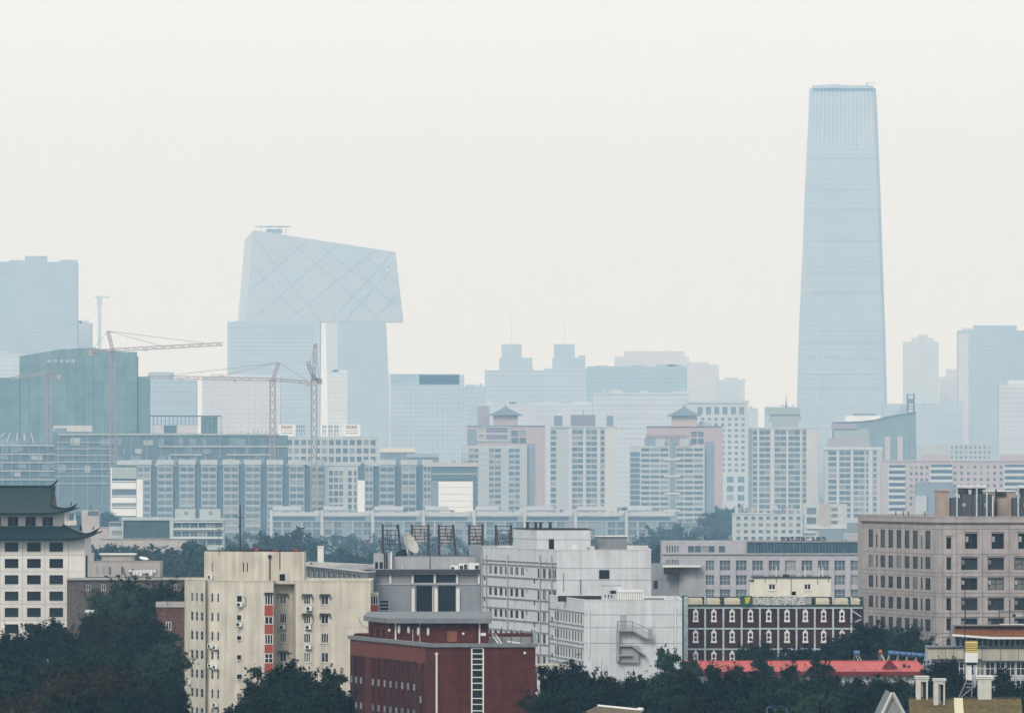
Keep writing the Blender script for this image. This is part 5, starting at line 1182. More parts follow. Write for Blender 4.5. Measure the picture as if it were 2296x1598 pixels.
    p = PX(*c(1190, 1085), D + 2); t = thing('small_dish', 'small white dish lying on the pale house roof', 'dish', p); MB().lathe(p, [(.3, 0), (1.0, .25), (1.1, .35)], 12, (.2, -.3, 1)).build('reflector', WHITE, t); MB().bar(p - Vector((0, 0, .8)), p, .1).build('mount', GREYM, t)
    p = PX(*c(165, 1000), D); solo(MB().box(p.x - .9, p.x + .9, D + 4, D + 6, 0, Z_(c(0, 960)[1], D)), 'pink_pillar', 'pinkish service pillar between palace tower and pale house', 'pillar', (p.x, D + 4, 0), LW)
    # buildings of the middle distance, left
    MG = mat('mid_dark_sheet', (.055, .085, .10), .7, .25, .5); MC = mat('mid_cyan_render', (.40, .45, .45), .9, .08, .3); MP = mat('mid_pink_render', (.42, .38, .35), .9, .08, .3, .1)
    D = 3300.; X = lambda x: X_(c(x)[0], D); zz = lambda y: Z_(c(0, y)[1], D)
    r = thing('dark_sheet_hall', 'dark blue sheeted hall with a pale portal frame', 'building', (X(1250), D, 0)); fa = Fa(r, (X(810), D), (X(1680), D)); n = 10
    for k in range(n): fa.box(fa.w * k / n + .05, fa.w * (k + 1) / n - .05, 0, zz(355), -.5, 0).build('sheet_panel', MG, r)
    MB().box(X(785), X(1740), D - .8, D + .0, zz(350), zz(290)).build('frame_beam', MC, r); MB().box(X(1680), X(1745), D - .8, D, 0, zz(350)).build('frame_post', MC, r); MB().box(X(790), X(812), D - .8, D, 0, zz(350)).build('frame_post', MC, r); shell(r, [(X(810), D + .1), (X(1680), D + .1), (X(1680), D + 25), (X(810), D + 25)], 0, zz(320), MG, (), drop=0.)
    r = thing('small_balcony_block', 'small pale block with balcony rails left of the dark hall', 'building', (X(680), D, 0)); fa = Fa(r, (X(545), D + 2), (X(800), D + 2)); oo = [fa.rect(c(600)[0], c(0, 550)[1], c(790)[0], c(0, 640)[1]), fa.rect(c(560)[0], c(0, 395)[1], c(780)[0], c(0, 470)[1])]
    fa.wall(0, zz(380), oo, MC, .6); [fa.window(o, G_MID, MC, .5, 3, 0, .15) for o in oo]; shell(r, [(X(545), D + 2), (X(800), D + 2), (X(800), D + 12), (X(545), D + 12)], 0, zz(380), MC, (0,), drop=0.)
    r = thing('pale_side_wall_house', 'blank pale house behind the palace eave tip', 'house', (X(440), D + 6, 0)); MB().box(X(340), X(535), D + 6, D + 18, 0, zz(490)).build('wall', MP, r); MB().box(X(335), X(540), D + 5.7, D + 18.3, zz(490), zz(482)).build('roof', MP, r)
    r = thing('pink_low_house', 'low pinkish house with a clutter topped roof above the palace eave', 'house', (X(190), D + 200, 0)); D9 = D + 200; MB().box(X_(c(30)[0], D9), X_(c(350)[0], D9), D9, D9 + 12, 0, Z_(c(0, 160)[1], D9)).build('wall', MP, r); MB().box(X_(c(150)[0], D9), X_(c(340)[0], D9), D9 - .5, D9 - .1, Z_(c(0, 250)[1], D9), Z_(c(0, 175)[1], D9)).build('window_band', G_MID, r)
    for x, y in ((205, 60), (170, 130), (240, 140)): MB().bar(PX(*c(x, 165), D9 + 3), PX(*c(x, y), D9 + 3), .3).build('roof_mast', MG, r)
    D = 3000.; X = lambda x: X_(c(x)[0], D); zz = lambda y: Z_(c(0, y)[1], D)
    r = thing('pinkish_long_house', 'long pinkish house with two small windows above the trees', 'house', (X(1350), D, 0)); fa = Fa(r, (X(380), D), (X(2000), D)); oo = [fa.rect(c(x)[0], c(0, 830)[1], c(x + 88)[0], c(0, 892)[1]) for x in (1000, 1180, 1355, 1530)]; fa.wall(0, zz(695), oo, MP, .3); [fa.window(o, G_MID, MP, .25, 1, 0, .12) for o in oo]; shell(r, [(X(380), D), (X(2000), D), (X(2000), D + 14), (X(380), D + 14)], 0, zz(695), MP, (0,), drop=0.); fa.box(0, fa.w, zz(700), zz(688), 0, .5).build('eave', MP, r)
    c = K(350, 1650, 2.296); D = 3450.; X = lambda x: X_(c(x)[0], D); zz = lambda y: Z_(c(0, y)[1], D)
    r = thing('cyan_terrace_block', 'pale cyan low block with two roof houses and long balconies', 'building', (X(900), D, 0)); fa = Fa(r, (X(678), D), (X(1120), D)); oo = [fa.rect(c(x)[0], c(0, y)[1], c(x + 66)[0], c(0, y + 45)[1]) for y in (712, 785, 858) for x in (690, 762, 834, 906, 978, 1046)]
    fa.wall(0, zz(700), oo, MC, .8); [fa.window(o, G_MID, MC, .7, 1, 0, .12) for o in oo]; [fa.box(0, fa.w, zz(y + 8), zz(y), 0, .9).build('balcony_slab', WHITE, r) for y in (700, 762, 838)]
    for x0, x1 in ((700, 875), (912, 1092)):
        f2 = Fa(r, (X(x0), D + 3), (X(x1), D + 3)); o2 = [f2.rect(c(x0 + 85)[0], c(0, 615)[1], c(x0 + 112)[0], c(0, 645)[1])]; f2.wall(zz(705), zz(592), o2, MC, .2, 'roof_house_wall'); [f2.pane(o, G_MID, .2) for o in o2]; shell(r, [(X(x0), D + 3), (X(x1), D + 3), (X(x1), D + 9), (X(x0), D + 9)], zz(705), zz(592), MC, (0,), drop=0., name='roof_house_shell', rname='roof_house_deck')
    fa.box(0, fa.w, zz(690), zz(672), -3, -2.4).build('parapet', MC, r); shell(r, [(X(678), D), (X(1120), D), (X(1120), D + 18), (X(678), D + 18)], 0, zz(700), MC, (0,), drop=0.)
leftlow()
# ------------------------------------------------------------------ middle distance: slab flats, row flats, point towers
def box_building(r, D, x0, x1, y1, m, dep=18., ops=(), gm=None, depth=.4, ybot=None, name='wall', roofm=None, frame=None, nv=1):
    fa = Fa(r, pp(x0, D), pp(x1, D)); zt = Z_(y1, D); z0 = 0 if ybot is None else Z_(ybot, D)
    ops = [o for o in ops if o[2] > z0 + .3]
    fa.wall(z0, zt, ops, m, depth, name)
    for o in ops:
        if frame: fa.window(o, gm, frame, depth * .8, nv, 0, .16)
        else: fa.pane(o, gm, depth * .8)
    sx = 0 if (x0 + x1) / 2 < CX else 0
    shell(r, [pp(x0, D), pp(x1, D), (X_(x1, D), D + dep), (X_(x0, D), D + dep)], z0, zt, m, (0,), roof=roofm, drop=.0, name=name.replace('wall', 'shell'), rname=name.replace('wall', 'roof') if 'wall' in name else name + '_roof')
    return fa
def strips(fa, cells, y0, y1, ny, fy=.62, fx=.86):
    out = []
    for a, b in cells: out += grid(fa, a, b, 1, fx, y0, y1, ny, fy)
    return out
SLW = mat('pale_slab_render', (.43, .46, .46), .9, .08, .25, .05)
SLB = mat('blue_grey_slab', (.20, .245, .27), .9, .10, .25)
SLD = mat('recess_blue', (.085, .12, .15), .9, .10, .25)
def slab():
    D = 6643.; c = K(350, 1650, 2.296); c2 = K(1250, 1650, 2.296); X = lambda x: c(x)[0]; X2 = lambda x: c2(x)[0]; Y = lambda y: c(0, y)[1]; zz = lambda y: Z_(Y(y), D)
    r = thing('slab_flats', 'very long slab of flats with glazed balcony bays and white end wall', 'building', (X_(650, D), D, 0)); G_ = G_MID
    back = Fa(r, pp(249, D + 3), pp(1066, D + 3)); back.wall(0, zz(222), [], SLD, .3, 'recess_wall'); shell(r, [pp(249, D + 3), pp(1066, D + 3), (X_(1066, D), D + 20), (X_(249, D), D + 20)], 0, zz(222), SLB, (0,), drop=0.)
    bays = [(X(372), X(496))] + [(X(550 + 189 * k), X(685 + 189 * k)) for k in range(7)] + [(X(1872), X(1990))] + [(X2(270), X2(345)), (X2(395), X2(530)), (X2(585), X2(715)), (X2(770), X2(845))]
    nf = 13; f0 = 228.; fp_ = 57.3
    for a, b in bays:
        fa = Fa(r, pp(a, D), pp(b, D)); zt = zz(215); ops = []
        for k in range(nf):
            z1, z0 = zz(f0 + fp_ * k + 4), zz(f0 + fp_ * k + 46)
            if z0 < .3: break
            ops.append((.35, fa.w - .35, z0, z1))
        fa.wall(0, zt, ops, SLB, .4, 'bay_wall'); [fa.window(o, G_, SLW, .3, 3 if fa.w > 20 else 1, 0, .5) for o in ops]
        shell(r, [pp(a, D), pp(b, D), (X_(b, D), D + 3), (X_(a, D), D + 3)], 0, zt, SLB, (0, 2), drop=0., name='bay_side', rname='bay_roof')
        for k in range(nf):
            z = zz(f0 + fp_ * k - 3)
            if z > .5: fa.box(0, fa.w, z - .35, z + .35, 0, .5).build('balcony_slab', SLW, r)
        fa.box(fa.w / 2 - .35, fa.w / 2 + .35, zz(520), zt, 0, .45).build('mullion', SLW, r)
    fr = Fa(r, pp(249, D - .6), pp(1066, D - .6)); u = lambda px: fr.u(px)
    for a, b in bays: fr.box(u(a) - .6, u(b) + .6, zz(210), zz(168), -3, .4).build('parapet_beam', SLW, r)
    # window grid section in the middle
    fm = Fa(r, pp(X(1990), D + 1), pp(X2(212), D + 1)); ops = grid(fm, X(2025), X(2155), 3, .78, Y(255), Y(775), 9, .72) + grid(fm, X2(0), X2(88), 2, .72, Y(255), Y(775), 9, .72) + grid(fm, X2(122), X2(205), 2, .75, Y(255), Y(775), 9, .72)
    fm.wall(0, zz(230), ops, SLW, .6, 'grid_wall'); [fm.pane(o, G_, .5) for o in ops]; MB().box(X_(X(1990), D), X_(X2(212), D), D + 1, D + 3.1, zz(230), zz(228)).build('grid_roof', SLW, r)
    for px in (X(2005), X2(105), X2(170)): fm.box(fm.u(px) - 1, fm.u(px) + 1, 0, zz(232), 0, .6).build('pier', SLW, r)
    # white strips and end wall with bands
    fw = Fa(r, pp(249, D - .4), pp(1066, D - .4)); W2 = mat('bright_white_wall', (.74, .74, .72), .9, .03, .25)
    fw.box(fw.u(X(372)), fw.u(X(426)), 0, zz(340), -.4, .9).build('white_strip', W2, r); fw.box(fw.u(X2(210)), fw.u(X2(270)), 0, zz(345), -1.5, .5).build('white_strip', W2, r)
    for y0, y1 in ((365, 420), (490, 540), (590, 650), (700, 745)): fw.box(fw.u(X(158)), fw.u(X(368)), zz(y1), zz(y0), -.6, .5).build('white_band', W2, r); fw.box(fw.u(X(158)), fw.u(X(368)), zz(y0 - 8), zz(y0 - 16), -.6, .5).build('white_rail', W2, r)
    fw.box(fw.u(X(150)), fw.u(X(160)), 0, zz(235), -.6, .7).build('white_strip', W2, r); fw.box(fw.u(X(160)), fw.u(X(370)), zz(330), zz(232), -.8, .2).build('top_panel', mat('sage_panel', (.33, .37, .34), .9, .05), r); fw.box(fw.u(X(205)), fw.u(X(500)), zz(212), zz(172), -3, .2).build('roof_house', SLW, r)
    ffw = [(fw.u(X(160)), fw.u(X(368)), zz(y1), zz(y0)) for y0, y1 in ((420, 475), (540, 575), (650, 690))]
    [fw.box(o[0], o[1], o[2], o[3], -1.5, -.9).build('window_band', G_, r) for o in ffw]
    # right end: dark upper glass and white sheet
    fe = Fa(r, pp(X2(848), D - .5), pp(X2(1240), D - .5)); n = 8
    for k in range(n): fe.box(fe.w * k / n + .1, fe.w * (k + 1) / n - .1, zz(342), zz(235), -1, 0).build('glass_panel', mat('teal_glass_panel', (.085, .13, .155), .5, .1), r)
    fe.box(0, fe.w, zz(292), zz(284), -1, .3).build('white_rail', SLW, r); fe.box(-8, fe.w + .5, zz(228), zz(190), -3, .8).build('parapet_beam', mat('warm_parapet', (.44, .42, .39), .9, .06), r)
    u0, u1 = fe.u(X2(905)), fe.u(X2(1202)); zs = [zz(y) for y in (352, 405, 463, 522, 575, 655, 760)]
    for a, b in zip(zs, zs[1:]): fe.box(u0, u1, b + .12, a - .12, -.6, .5).build('white_panel', W2, r)
    fe.box(u1, fe.w, 0, zz(345), -1, -.3).build('side_strip', SLD, r); fe.box(0, u0, 0, zz(345), -1, -.4).build('side_strip', SLB, r)
slab()
def slab_roof():
    D = 6643.; rn = random.Random(31)
    t = thing('roof_clutter', 'scattered boxes, tanks and rods along the slab flats roof', 'clutter', (X_(650, D), D + 6, Z_(1040, D)))
    for k in range(46):
        x = X_(rn.uniform(255, 1060), D); y = D + rn.uniform(4, 15); z0 = Z_(1046, D); 
        if k % 4 == 0: MB().bar((x, y, z0), (x, y, Z_(1046 - rn.uniform(10, 20), D)), .3, .2, 4).build('rod', TWB_, t)
        else: w_ = rn.uniform(1.5, 6); MB().box(x, x + w_, y, y + 3, z0, Z_(1042 - rn.uniform(0, 10), D)).build('box' if k % 3 else 'tank', rn.choice((SLW, SLB, SLB, TWB_)), t)
TWB_ = SLD
slab_roof()

def rowflats():
    D = 5760.; c = K(1250, 1650, 2.296); X = lambda x: c(x)[0]; Y = lambda y: c(0, y)[1]; zz = lambda y: Z_(Y(y), D)
    RW = mat('row_white_rib', (.46, .47, .47), .9, .05, .3); RB = mat('row_blue_wall', (.22, .27, .30), .9, .1, .3)
    for k in range(8):
        x0 = 336 - 874 + 437 * k; t = thing('row_flats', ('first row flats unit beside the hazy tree belt', 'row flats unit between its twins, with white rib and stepped roof', 'last row flats unit, standing before the banded pink tower')[0 if k == 0 else 2 if k == 7 else 1], 'flats', (X_(X(x0 + 200), D), D, 0), 'row flats in front of the slab block')
        fa = Fa(t, pp(X(x0 + 15), D), pp(X(x0 + 437), D)); rn = random.Random(k)
        ops = []
        for row in range(6):
            y = 705 + 62 * row
            if zz(y + 46) < .3: break
            for i in range(5):
                if i == 2: continue
                ops.append((fa.w * (i + .12) / 5, fa.w * (i + .88) / 5, zz(y + 46), zz(y)))
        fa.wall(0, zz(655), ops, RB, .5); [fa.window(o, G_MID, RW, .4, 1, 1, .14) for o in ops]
        fa.box(-2.2, 0, 0, zz(600), -6, .8).build('white_rib', RW, t)
        fa.box(0, fa.w * .86, zz(692), zz(658), -.2, .25).build('attic_glass', mat('attic_blue_glass', (.065, .10, .15), .5, .1), t); fa.box(0, fa.w, zz(697), zz(691), 0, .5).build('white_line', RW, t)
        fa.box(0, fa.w * .94, zz(652), zz(618), -4, -.5).build('roof_band', RW, t); fa.box(0, fa.w * .6, zz(612), zz(600), -5, -3).build('roof_blue_strip', RB, t)  # bluish strip at the foot of the roof house, in the wall colour
        fa.box(0, fa.w * .55 * rn.uniform(.8, 1.1), zz(604), zz(568), -9, -5).build('roof_house', RW, t); fa.box(fa.w * .85, fa.w * .97, zz(660), zz(606), -7, -2).build('stair_head', RW, t)
        shell(t, [pp(X(x0 + 15), D), pp(X(x0 + 437), D), (X_(X(x0 + 437), D), D + 14), (X_(X(x0 + 15), D), D + 14)], 0, zz(655), RB, (0,), drop=0.)
        for i in range(5): u_ = fa.w * rn.uniform(.05, .9); fa.box(u_, u_ + rn.uniform(.8, 3), zz(655), zz(655 - rn.uniform(20, 60)), -8, -6).build('roof_box', rn.choice((RW, RB, SLD)), t)
        for i in (1, 3): fa.box(fa.w * i / 5 - .3, fa.w * i / 5 + .3, 0, zz(697), 0, .4).build('mullion', RW, t)
rowflats()

TWW = mat('tower_white', (.40, .43, .435), .9, .06, .2); TWB = mat('tower_bluegrey', (.19, .24, .28), .9, .1, .2); TWP = mat('tower_pink', (.40, .325, .325), .9, .08, .2); TWD = mat('tower_slate_roof', (.13, .16, .19), .9, .1)
def pagoda(r, D, xc, w_, y_eave, y_top, y_base, pinkw=TWP):
    """small hipped tent roof on a drum"""
    x = X_(xc, D); hw = w_ / 2 * D / F; z0, z1, z2 = Z_(y_base, D), Z_(y_eave, D), Z_(y_top, D); yc = D + 8
    MB().box(x - hw * .8, x + hw * .8, yc - hw * .8, yc + hw * .8, z0, z1).build('drum', pinkw, r)
    m = MB(); n = 6; prev = None
    for k in range(n + 1):
        f = k / n; ww = hw * 1.08 * (1 - f) ** 1.25 + .05; z = z1 + (z2 - z1) * f * .85
        ring = [(x - ww, yc - ww, z), (x + ww, yc - ww, z), (x + ww, yc + ww, z), (x - ww, yc + ww, z)]
        if prev:
            for j in range(4): m.quad(prev[j], prev[(j + 1) % 4], ring[(j + 1) % 4], ring[j])
        else: m.quad(*ring[::-1])
        prev = ring
    m.build('tent_roof', TWD, r); MB().bar((x, yc, z2 - (z2 - z1) * .2), (x, yc, z2 + 1.5), .6, .15, 6).build('finial', TWD, r)
    MB().box(x - hw * 1.1, x + hw * 1.1, yc - hw * 1.1, yc + hw * 1.1, z1 - .8, z1).build('eave', TWD, r)
def towers():
    D = 7968.; c = K(1700, 1480, 3.197); X = lambda x: c(x)[0]; Y = lambda y: c(0, y)[1]; zz = lambda y: Z_(Y(y), D)
    # 1: white front with pink flank and tent roof
    r = thing('pagoda_tower', 'white fronted tower with pink flank and slate tent roof, left of the plain white tower', 'tower', (X_(X(600), D), D, 0))
    fa = Fa(r, pp(X(95), D - 4), pp(X(885), D - 4)); y0, y1, n = Y(632), Y(632 + 69 * 17), 17
    ops = strips(fa, ((X(180), X(250)), (X(250), X(305)), (X(425), X(490)), (X(490), X(575)), (X(660), X(730)), (X(730), X(800))), y0, y1, n, .6); ops = [o for o in ops if o[2] > .5]
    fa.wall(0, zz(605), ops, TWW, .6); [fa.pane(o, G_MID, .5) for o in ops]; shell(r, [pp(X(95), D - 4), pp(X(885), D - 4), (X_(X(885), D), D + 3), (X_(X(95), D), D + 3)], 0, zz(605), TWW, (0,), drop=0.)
    for k in range(1, n):
        z = zz(632 + 69 * k)
        if z > 1: fa.box(0, fa.w, z - .12, z + .12, 0, .35).build('floor_line', TWB, r)
    fb = Fa(r, pp(X(165), D + 1), pp(X(1100), D + 1)); ob = grid(fb, X(690), X(880), 2, .85, Y(420), Y(590), 2, .8)
    fb.wall(0, zz(372), ob, TWP, .5, 'upper_wall'); [fb.pane(o, G_MID, .4) for o in ob]; shell(r, [pp(X(165), D + 1), pp(X(1100), D + 1), (X_(X(1100), D), D + 24), (X_(X(165), D), D + 24)], 0, zz(372), TWP, (0,), drop=0., name='upper_shell', rname='upper_roof')
    fb.box(fb.u(X(885)), fb.u(X(978)), 0, zz(585), 0, .6).build('blue_strip', TWB, r); fb.box(0, fb.w, zz(378), zz(366), -.5, .8).build('eave_line', TWD, r); fb.box(fb.u(X(170)), fb.u(X(280)), zz(600), zz(410), 0, .5).build('blue_strip', TWB, r)
    for xa, xb, ya, yb in ((282, 690, 380, 392), (282, 690, 455, 478), (282, 690, 535, 556)): fb.box(fb.u(X(xa)), fb.u(X(xb)), zz(yb), zz(ya), 0, 1.2).build('white_rail', TWW, r)
    for xa in (282, 368, 650): fb.box(fb.u(X(xa)), fb.u(X(xa + 22)), zz(556), zz(380), 0, 1.0).build('white_post', TWW, r)
    for ya, yb in ((395, 452), (480, 533)): fb.box(fb.u(X(390)), fb.u(X(648)), zz(yb), zz(ya), 0, .5).build('plum_panel', mat('plum_panel', (.20, .16, .22), .9, .1), r)
    pagoda(r, D + 6, X(625), (X(800) - X(430)), Y(240), Y(110), Y(380)); MB().box(X_(X(290), D), X_(X(430), D), D + 8, D + 18, zz(380), zz(135)).build('roof_tower', mat('mauve_grey', (.30, .28, .33), .9, .1), r)
    # 2: plain white tower with brown stripes
    r = thing('striped_tower', 'plain white tower with plum window stripes between the two tent roofed towers', 'tower', (X_(X(1500), D), D, 0)); c3 = K(2250, 1480, 3.197); xr = c3(205)[0]
    fa = Fa(r, pp(X(1165), D), pp(xr, D)); cells = ((X(1165), X(1235)), (X(1425), X(1490)), (X(1490), X(1555)), (X(1590), X(1655)), (X(1655), X(1725)), (X(1765), X(1815)))
    ops = strips(fa, cells, Y(412), Y(412 + 69 * 19), 19, .68, .92); ops = [o for o in ops if o[2] > .5]; PL = mat('plum_glass_wall', (.33, .31, .34), .9, .08)
    fa.wall(0, zz(375), ops, TWW, .6); [fa.pane(o, G_MID, .5) for o in ops]; shell(r, [pp(X(1165), D), pp(xr, D), (xr and X_(xr, D), D + 22), (X_(X(1165), D), D + 22)], 0, zz(375), TWW, (0,), drop=0.)
    for xa, xb in ((1380, 1420), (1560, 1588), (1728, 1760)): fa.box(fa.u(X(xa)), fa.u(X(xb)), 0, zz(380), 0, 1.).build('white_pier', mat('tower_bright', (.50, .50, .50), .9, .04), r)
    fa.box(fa.u(X(1815)), fa.u(xr), 0, zz(385), 0, .8).build('white_pier', MATS['tower_bright'], r); fa.box(-.5, fa.w + .5, zz(395), zz(378), -.5, 1.2).build('white_cornice', TWW, r)
    MB().box(X_(X(1410), D), X_(X(1705), D), D + 6, D + 16, zz(380), zz(240)).build('roof_house', mat('mauve_dark', (.20, .19, .23), .9, .1), r); MB().bar((X_(X(1560), D), D + 10, zz(240)), (X_(X(1560), D), D + 10, zz(170)), .35).build('roof_mast', TWD, r)
    for xa, xb in ((1205, 1310), (1840, 1920)): MB().box(X_(X(xa), D), X_(X(xb), D), D + 6, D + 14, zz(380), zz(250)).build('roof_tank', mat('slate_blue', (.17, .21, .26), .9, .1), r)
    # 3: second tent roofed tower
    c = c3; X = lambda x: c(x)[0]; Y = lambda y: c(0, y)[1]; zz = lambda y: Z_(Y(y), D)
    r = thing('pagoda_tower', 'banded pink and white tower with slate tent roof beside the white grid tower', 'tower', (X_(X(900), D), D, 0)); fa = Fa(r, pp(X(355), D - 3), pp(X(1255), D - 3)); nf = 20
    ops = strips(fa, ((X(490), X(600)), (X(600), X(715)), (X(715), X(825)), (X(910), X(1010)), (X(1010), X(1120)), (X(1120), X(1240))), Y(625), Y(625 + 65 * nf), nf, .55, .9) + strips(fa, ((X(360), X(480)),), Y(680), Y(680 + 65 * 18), 18, .8, .95); ops = [o for o in ops if o[2] > .5]
    fa.wall(0, zz(612), ops, TWW, .6); [fa.pane(o, G_MID, .5) for o in ops]; shell(r, [pp(X(355), D - 3), pp(X(1255), D - 3), (X_(X(1255), D), D + 3), (X_(X(355), D), D + 3)], 0, zz(612), TWW, (0,), drop=0.)
    fa.box(fa.u(X(835)), fa.u(X(905)), 0, zz(515), 0, .9).build('blue_strip', TWB, r)
    for y in (770, 972, 1180, 1385): fa.box(fa.u(X(770)), fa.u(X(960)), zz(y + 12), zz(y - 8), 0.9, 1.6).build('cream_balcony', mat('cream_line', (.56, .55, .47), .9, .04), r)
    for xa, xb in ((665, 775), (960, 1070)): fa.box(fa.u(X(xa)), fa.u(X(xb)), zz(625), zz(520), 0, .8).build('white_head', TWW, r)
    fb = Fa(r, pp(X(560), D + 2), pp(X(1470), D + 2)); ob = grid(fb, X(1085), X(1250), 2, .85, Y(430), Y(600), 2, .75); fb.wall(0, zz(378), ob, TWP, .5, 'upper_wall'); [fb.pane(o, G_MID, .4) for o in ob]
    shell(r, [pp(X(560), D + 2), pp(X(1470), D + 2), (X_(X(1470), D), D + 24), (X_(X(560), D), D + 24)], 0, zz(378), TWP, (0,), drop=0., name='upper_shell', rname='upper_roof'); fb.box(fb.u(X(1255)), fb.u(X(1368)), 0, zz(560), 0, .6).build('blue_strip', TWB, r); fb.box(0, fb.w, zz(386), zz(374), -.5, .9).build('eave_line', TWD, r)
    fa.box(fa.u(X(535)), fa.u(X(665)), zz(612), zz(520), -2, -.5).build('attic_strip', TWB, r); fb.box(fb.u(X(545)), fb.u(X(1040)), zz(515), zz(480), 0, 1.2).build('plum_eave', mat('plum_eave', (.30, .20, .25), .9, .08), r)
    pagoda(r, D + 6, X(1010), X(1195) - X(830), Y(245), Y(112), Y(380), mat('drum_warm', (.46, .38, .34), .9, .06)); MB().box(X_(X(1190), D), X_(X(1320), D), D + 8, D + 14, zz(380), zz(320)).build('roof_house', TWW, r)
    # 4 and 5: towers right
    c = K(2780, 1450, 2.906); X = lambda x: c(x)[0]; Y = lambda y: c(0, y)[1]; zz = lambda y: Z_(Y(y), D)
    r = thing('spire_tower', 'white framed tower with stepped top and thin spire', 'tower', (X_(X(460), D), D, 0)); fa = Fa(r, pp(X(80), D), pp(X(845), D))
    ops = strips(fa, ((X(125), X(175)), (X(195), X(255)), (X(255), X(315)), (X(362), X(425)), (X(425), X(490)), (X(512), X(575)), (X(575), X(640)), (X(668), X(708))), Y(468), Y(468 + 62 * 18), 18, .68, .92); ops = [o for o in ops if o[2] > .5]
    fa.wall(0, zz(440), ops, TWW, .6); [fa.pane(o, G_MID, .5) for o in ops]; shell(r, [pp(X(80), D), pp(X(845), D), (X_(X(845), D), D + 22), (X_(X(80), D), D + 22)], 0, zz(440), TWW, (0,), drop=0.)
    for xa, xb in ((172, 195), (318, 360), (490, 512), (640, 662)): fa.box(fa.u(X(xa)), fa.u(X(xb)), 0, zz(445), 0, 1.).build('white_pier', MATS['tower_bright'], r)
    fa.box(fa.u(X(712)), fa.u(X(842)), 0, zz(450), 0, .8).build('white_pier', MATS['tower_bright'], r); fa.box(0, fa.u(X(120)), 0, zz(460), 0, .5).build('blue_strip', TWB, r); fa.box(0, fa.w, zz(462), zz(442), -.5, 1.2).build('white_cornice', TWW, r)
    SG = mat('sage_top', (.31, .35, .34), .9, .08); x = lambda v: X_(X(v), D)
    for xa, xb, ya, yb, m_ in ((345, 620, 440, 380, SG), (310, 652, 380, 320, SG), (312, 645, 320, 300, TWD), (275, 640, 300, 228, SG)): MB().box(x(xa), x(xb), D + 5, D + 17, zz(ya), zz(yb)).build('stepped_top', m_, r)
    MB().bar((x(492), D + 10, zz(230)), (x(492), D + 10, zz(165)), 1.2, .6, 6).bar((x(492), D + 10, zz(165)), (x(492), D + 10, zz(75)), .5, .1, 6).build('spire', TWD, r)
    r = thing('lower_tower', 'lower white framed tower with sage stepped roof beside the pink blocks', 'tower', (X_(X(1200), D), D - 60, 0)); D5 = D - 60; fa = Fa(r, pp(X(905), D5), pp(X(1535), D5)); zz5 = lambda y: Z_(Y(y), D5)
    ops = strips(fa, ((X(945), X(1040)), (X(1068), X(1130)), (X(1130), X(1192)), (X(1222), X(1280)), (X(1280), X(1345)), (X(1360), X(1385)), (X(1435), X(1475))), Y(690), Y(690 + 62 * 15), 15, .68, .92); ops = [o for o in ops if o[2] > .5]; fa.wall(0, zz5(655), ops, TWW, .6); [fa.pane(o, G_MID, .5) for o in ops]; shell(r, [pp(X(905), D5), pp(X(1535), D5), (X_(X(1535), D5), D5 + 22), (X_(X(905), D5), D5 + 22)], 0, zz5(655), TWW, (0,), drop=0.)
    for xa, xb in ((1042, 1065), (1194, 1218), (1395, 1425)): fa.box(fa.u(X(xa)), fa.u(X(xb)), 0, zz5(660), 0, 1.).build('white_pier', MATS['tower_bright'], r)
    fa.box(fa.u(X(1480)), fa.w, 0, zz5(670), 0, .8).build('pink_pier', mat('pale_pink_pier', (.44, .40, .41), .9, .05), r); fa.box(-.5, fa.w + .5, zz5(685), zz5(658), -.5, 1.2).build('white_cornice', MATS['tower_bright'], r)
    for xa, xb, ya, yb, m_ in ((915, 1380, 655, 615, SG), (925, 1370, 615, 555, MATS['plum_glass_wall']), (985, 1360, 555, 460, SG), (960, 1240, 470, 400, MATS['mauve_grey'])): MB().box(x(xa), x(xb), D5 + 5, D5 + 17, zz5(ya), zz5(yb)).build('stepped_top', m_, r)
    # swooping teal roofed office with a framed turret
    D = 8832.; zz = lambda y: Z_(Y(y), D); x = lambda v: X_(X(v), D); TE = mat('teal_office', (.17, .235, .25), .9, .1, .15); r = thing('swoop_roof_office', 'teal office with a swooping roof edge and open turret frame', 'building', (x(1600), D, 0))
    P = [(1000, 395), (1300, 385), (1470, 365), (1600, 330), (1750, 305), (1905, 280)]
    for (xa, ya), (xb, yb) in zip(P, P[1:]): MB().prism([(x(xa), D), (x(xb), D), (x(xb), D + 30), (x(xa), D + 30)], 0, [zz(ya), zz(yb), zz(yb), zz(ya)]).build('wall_section', TE, r); MB().prism([(x(xa), D - 1.5), (x(xb), D - 1.5), (x(xb), D + 31), (x(xa), D + 31)], [zz(ya) + .1, zz(yb) + .1, zz(yb) + .1, zz(ya) + .1], [zz(ya) + 1.3, zz(yb) + 1.3, zz(yb) + 1.3, zz(ya) + 1.3]).build('roof_edge', TWD, r)
    fa = Fa(r, (x(1560), D - .3), (x(1900), D - .3))
    for k, m_ in enumerate((TWP, TE, TWP, TE, TE)): fa.box(fa.w * k / 5 + .5, fa.w * (k + 1) / 5 - .5, 0, zz(540), -.2, .6).build('vertical_band', m_ if m_ is TE else MATS['pale_pink_pier'], r)
    m = MB()
    for xx in (1815, 1885): m.bar((x(xx), D + 5, zz(300)), (x(xx), D + 5, zz(75)), .9); m.bar((x(xx), D + 14, zz(300)), (x(xx), D + 14, zz(75)), .9)
    m.build('turret_post', TWD, r)
    for ya, yb in ((80, 90), (130, 180), (205, 215), (235, 245)): MB().box(x(1812), x(1888), D + 5, D + 14, zz(yb), zz(ya)).build('turret_deck', mat('turret_teal', (.12, .17, .20), .9, .1), r)
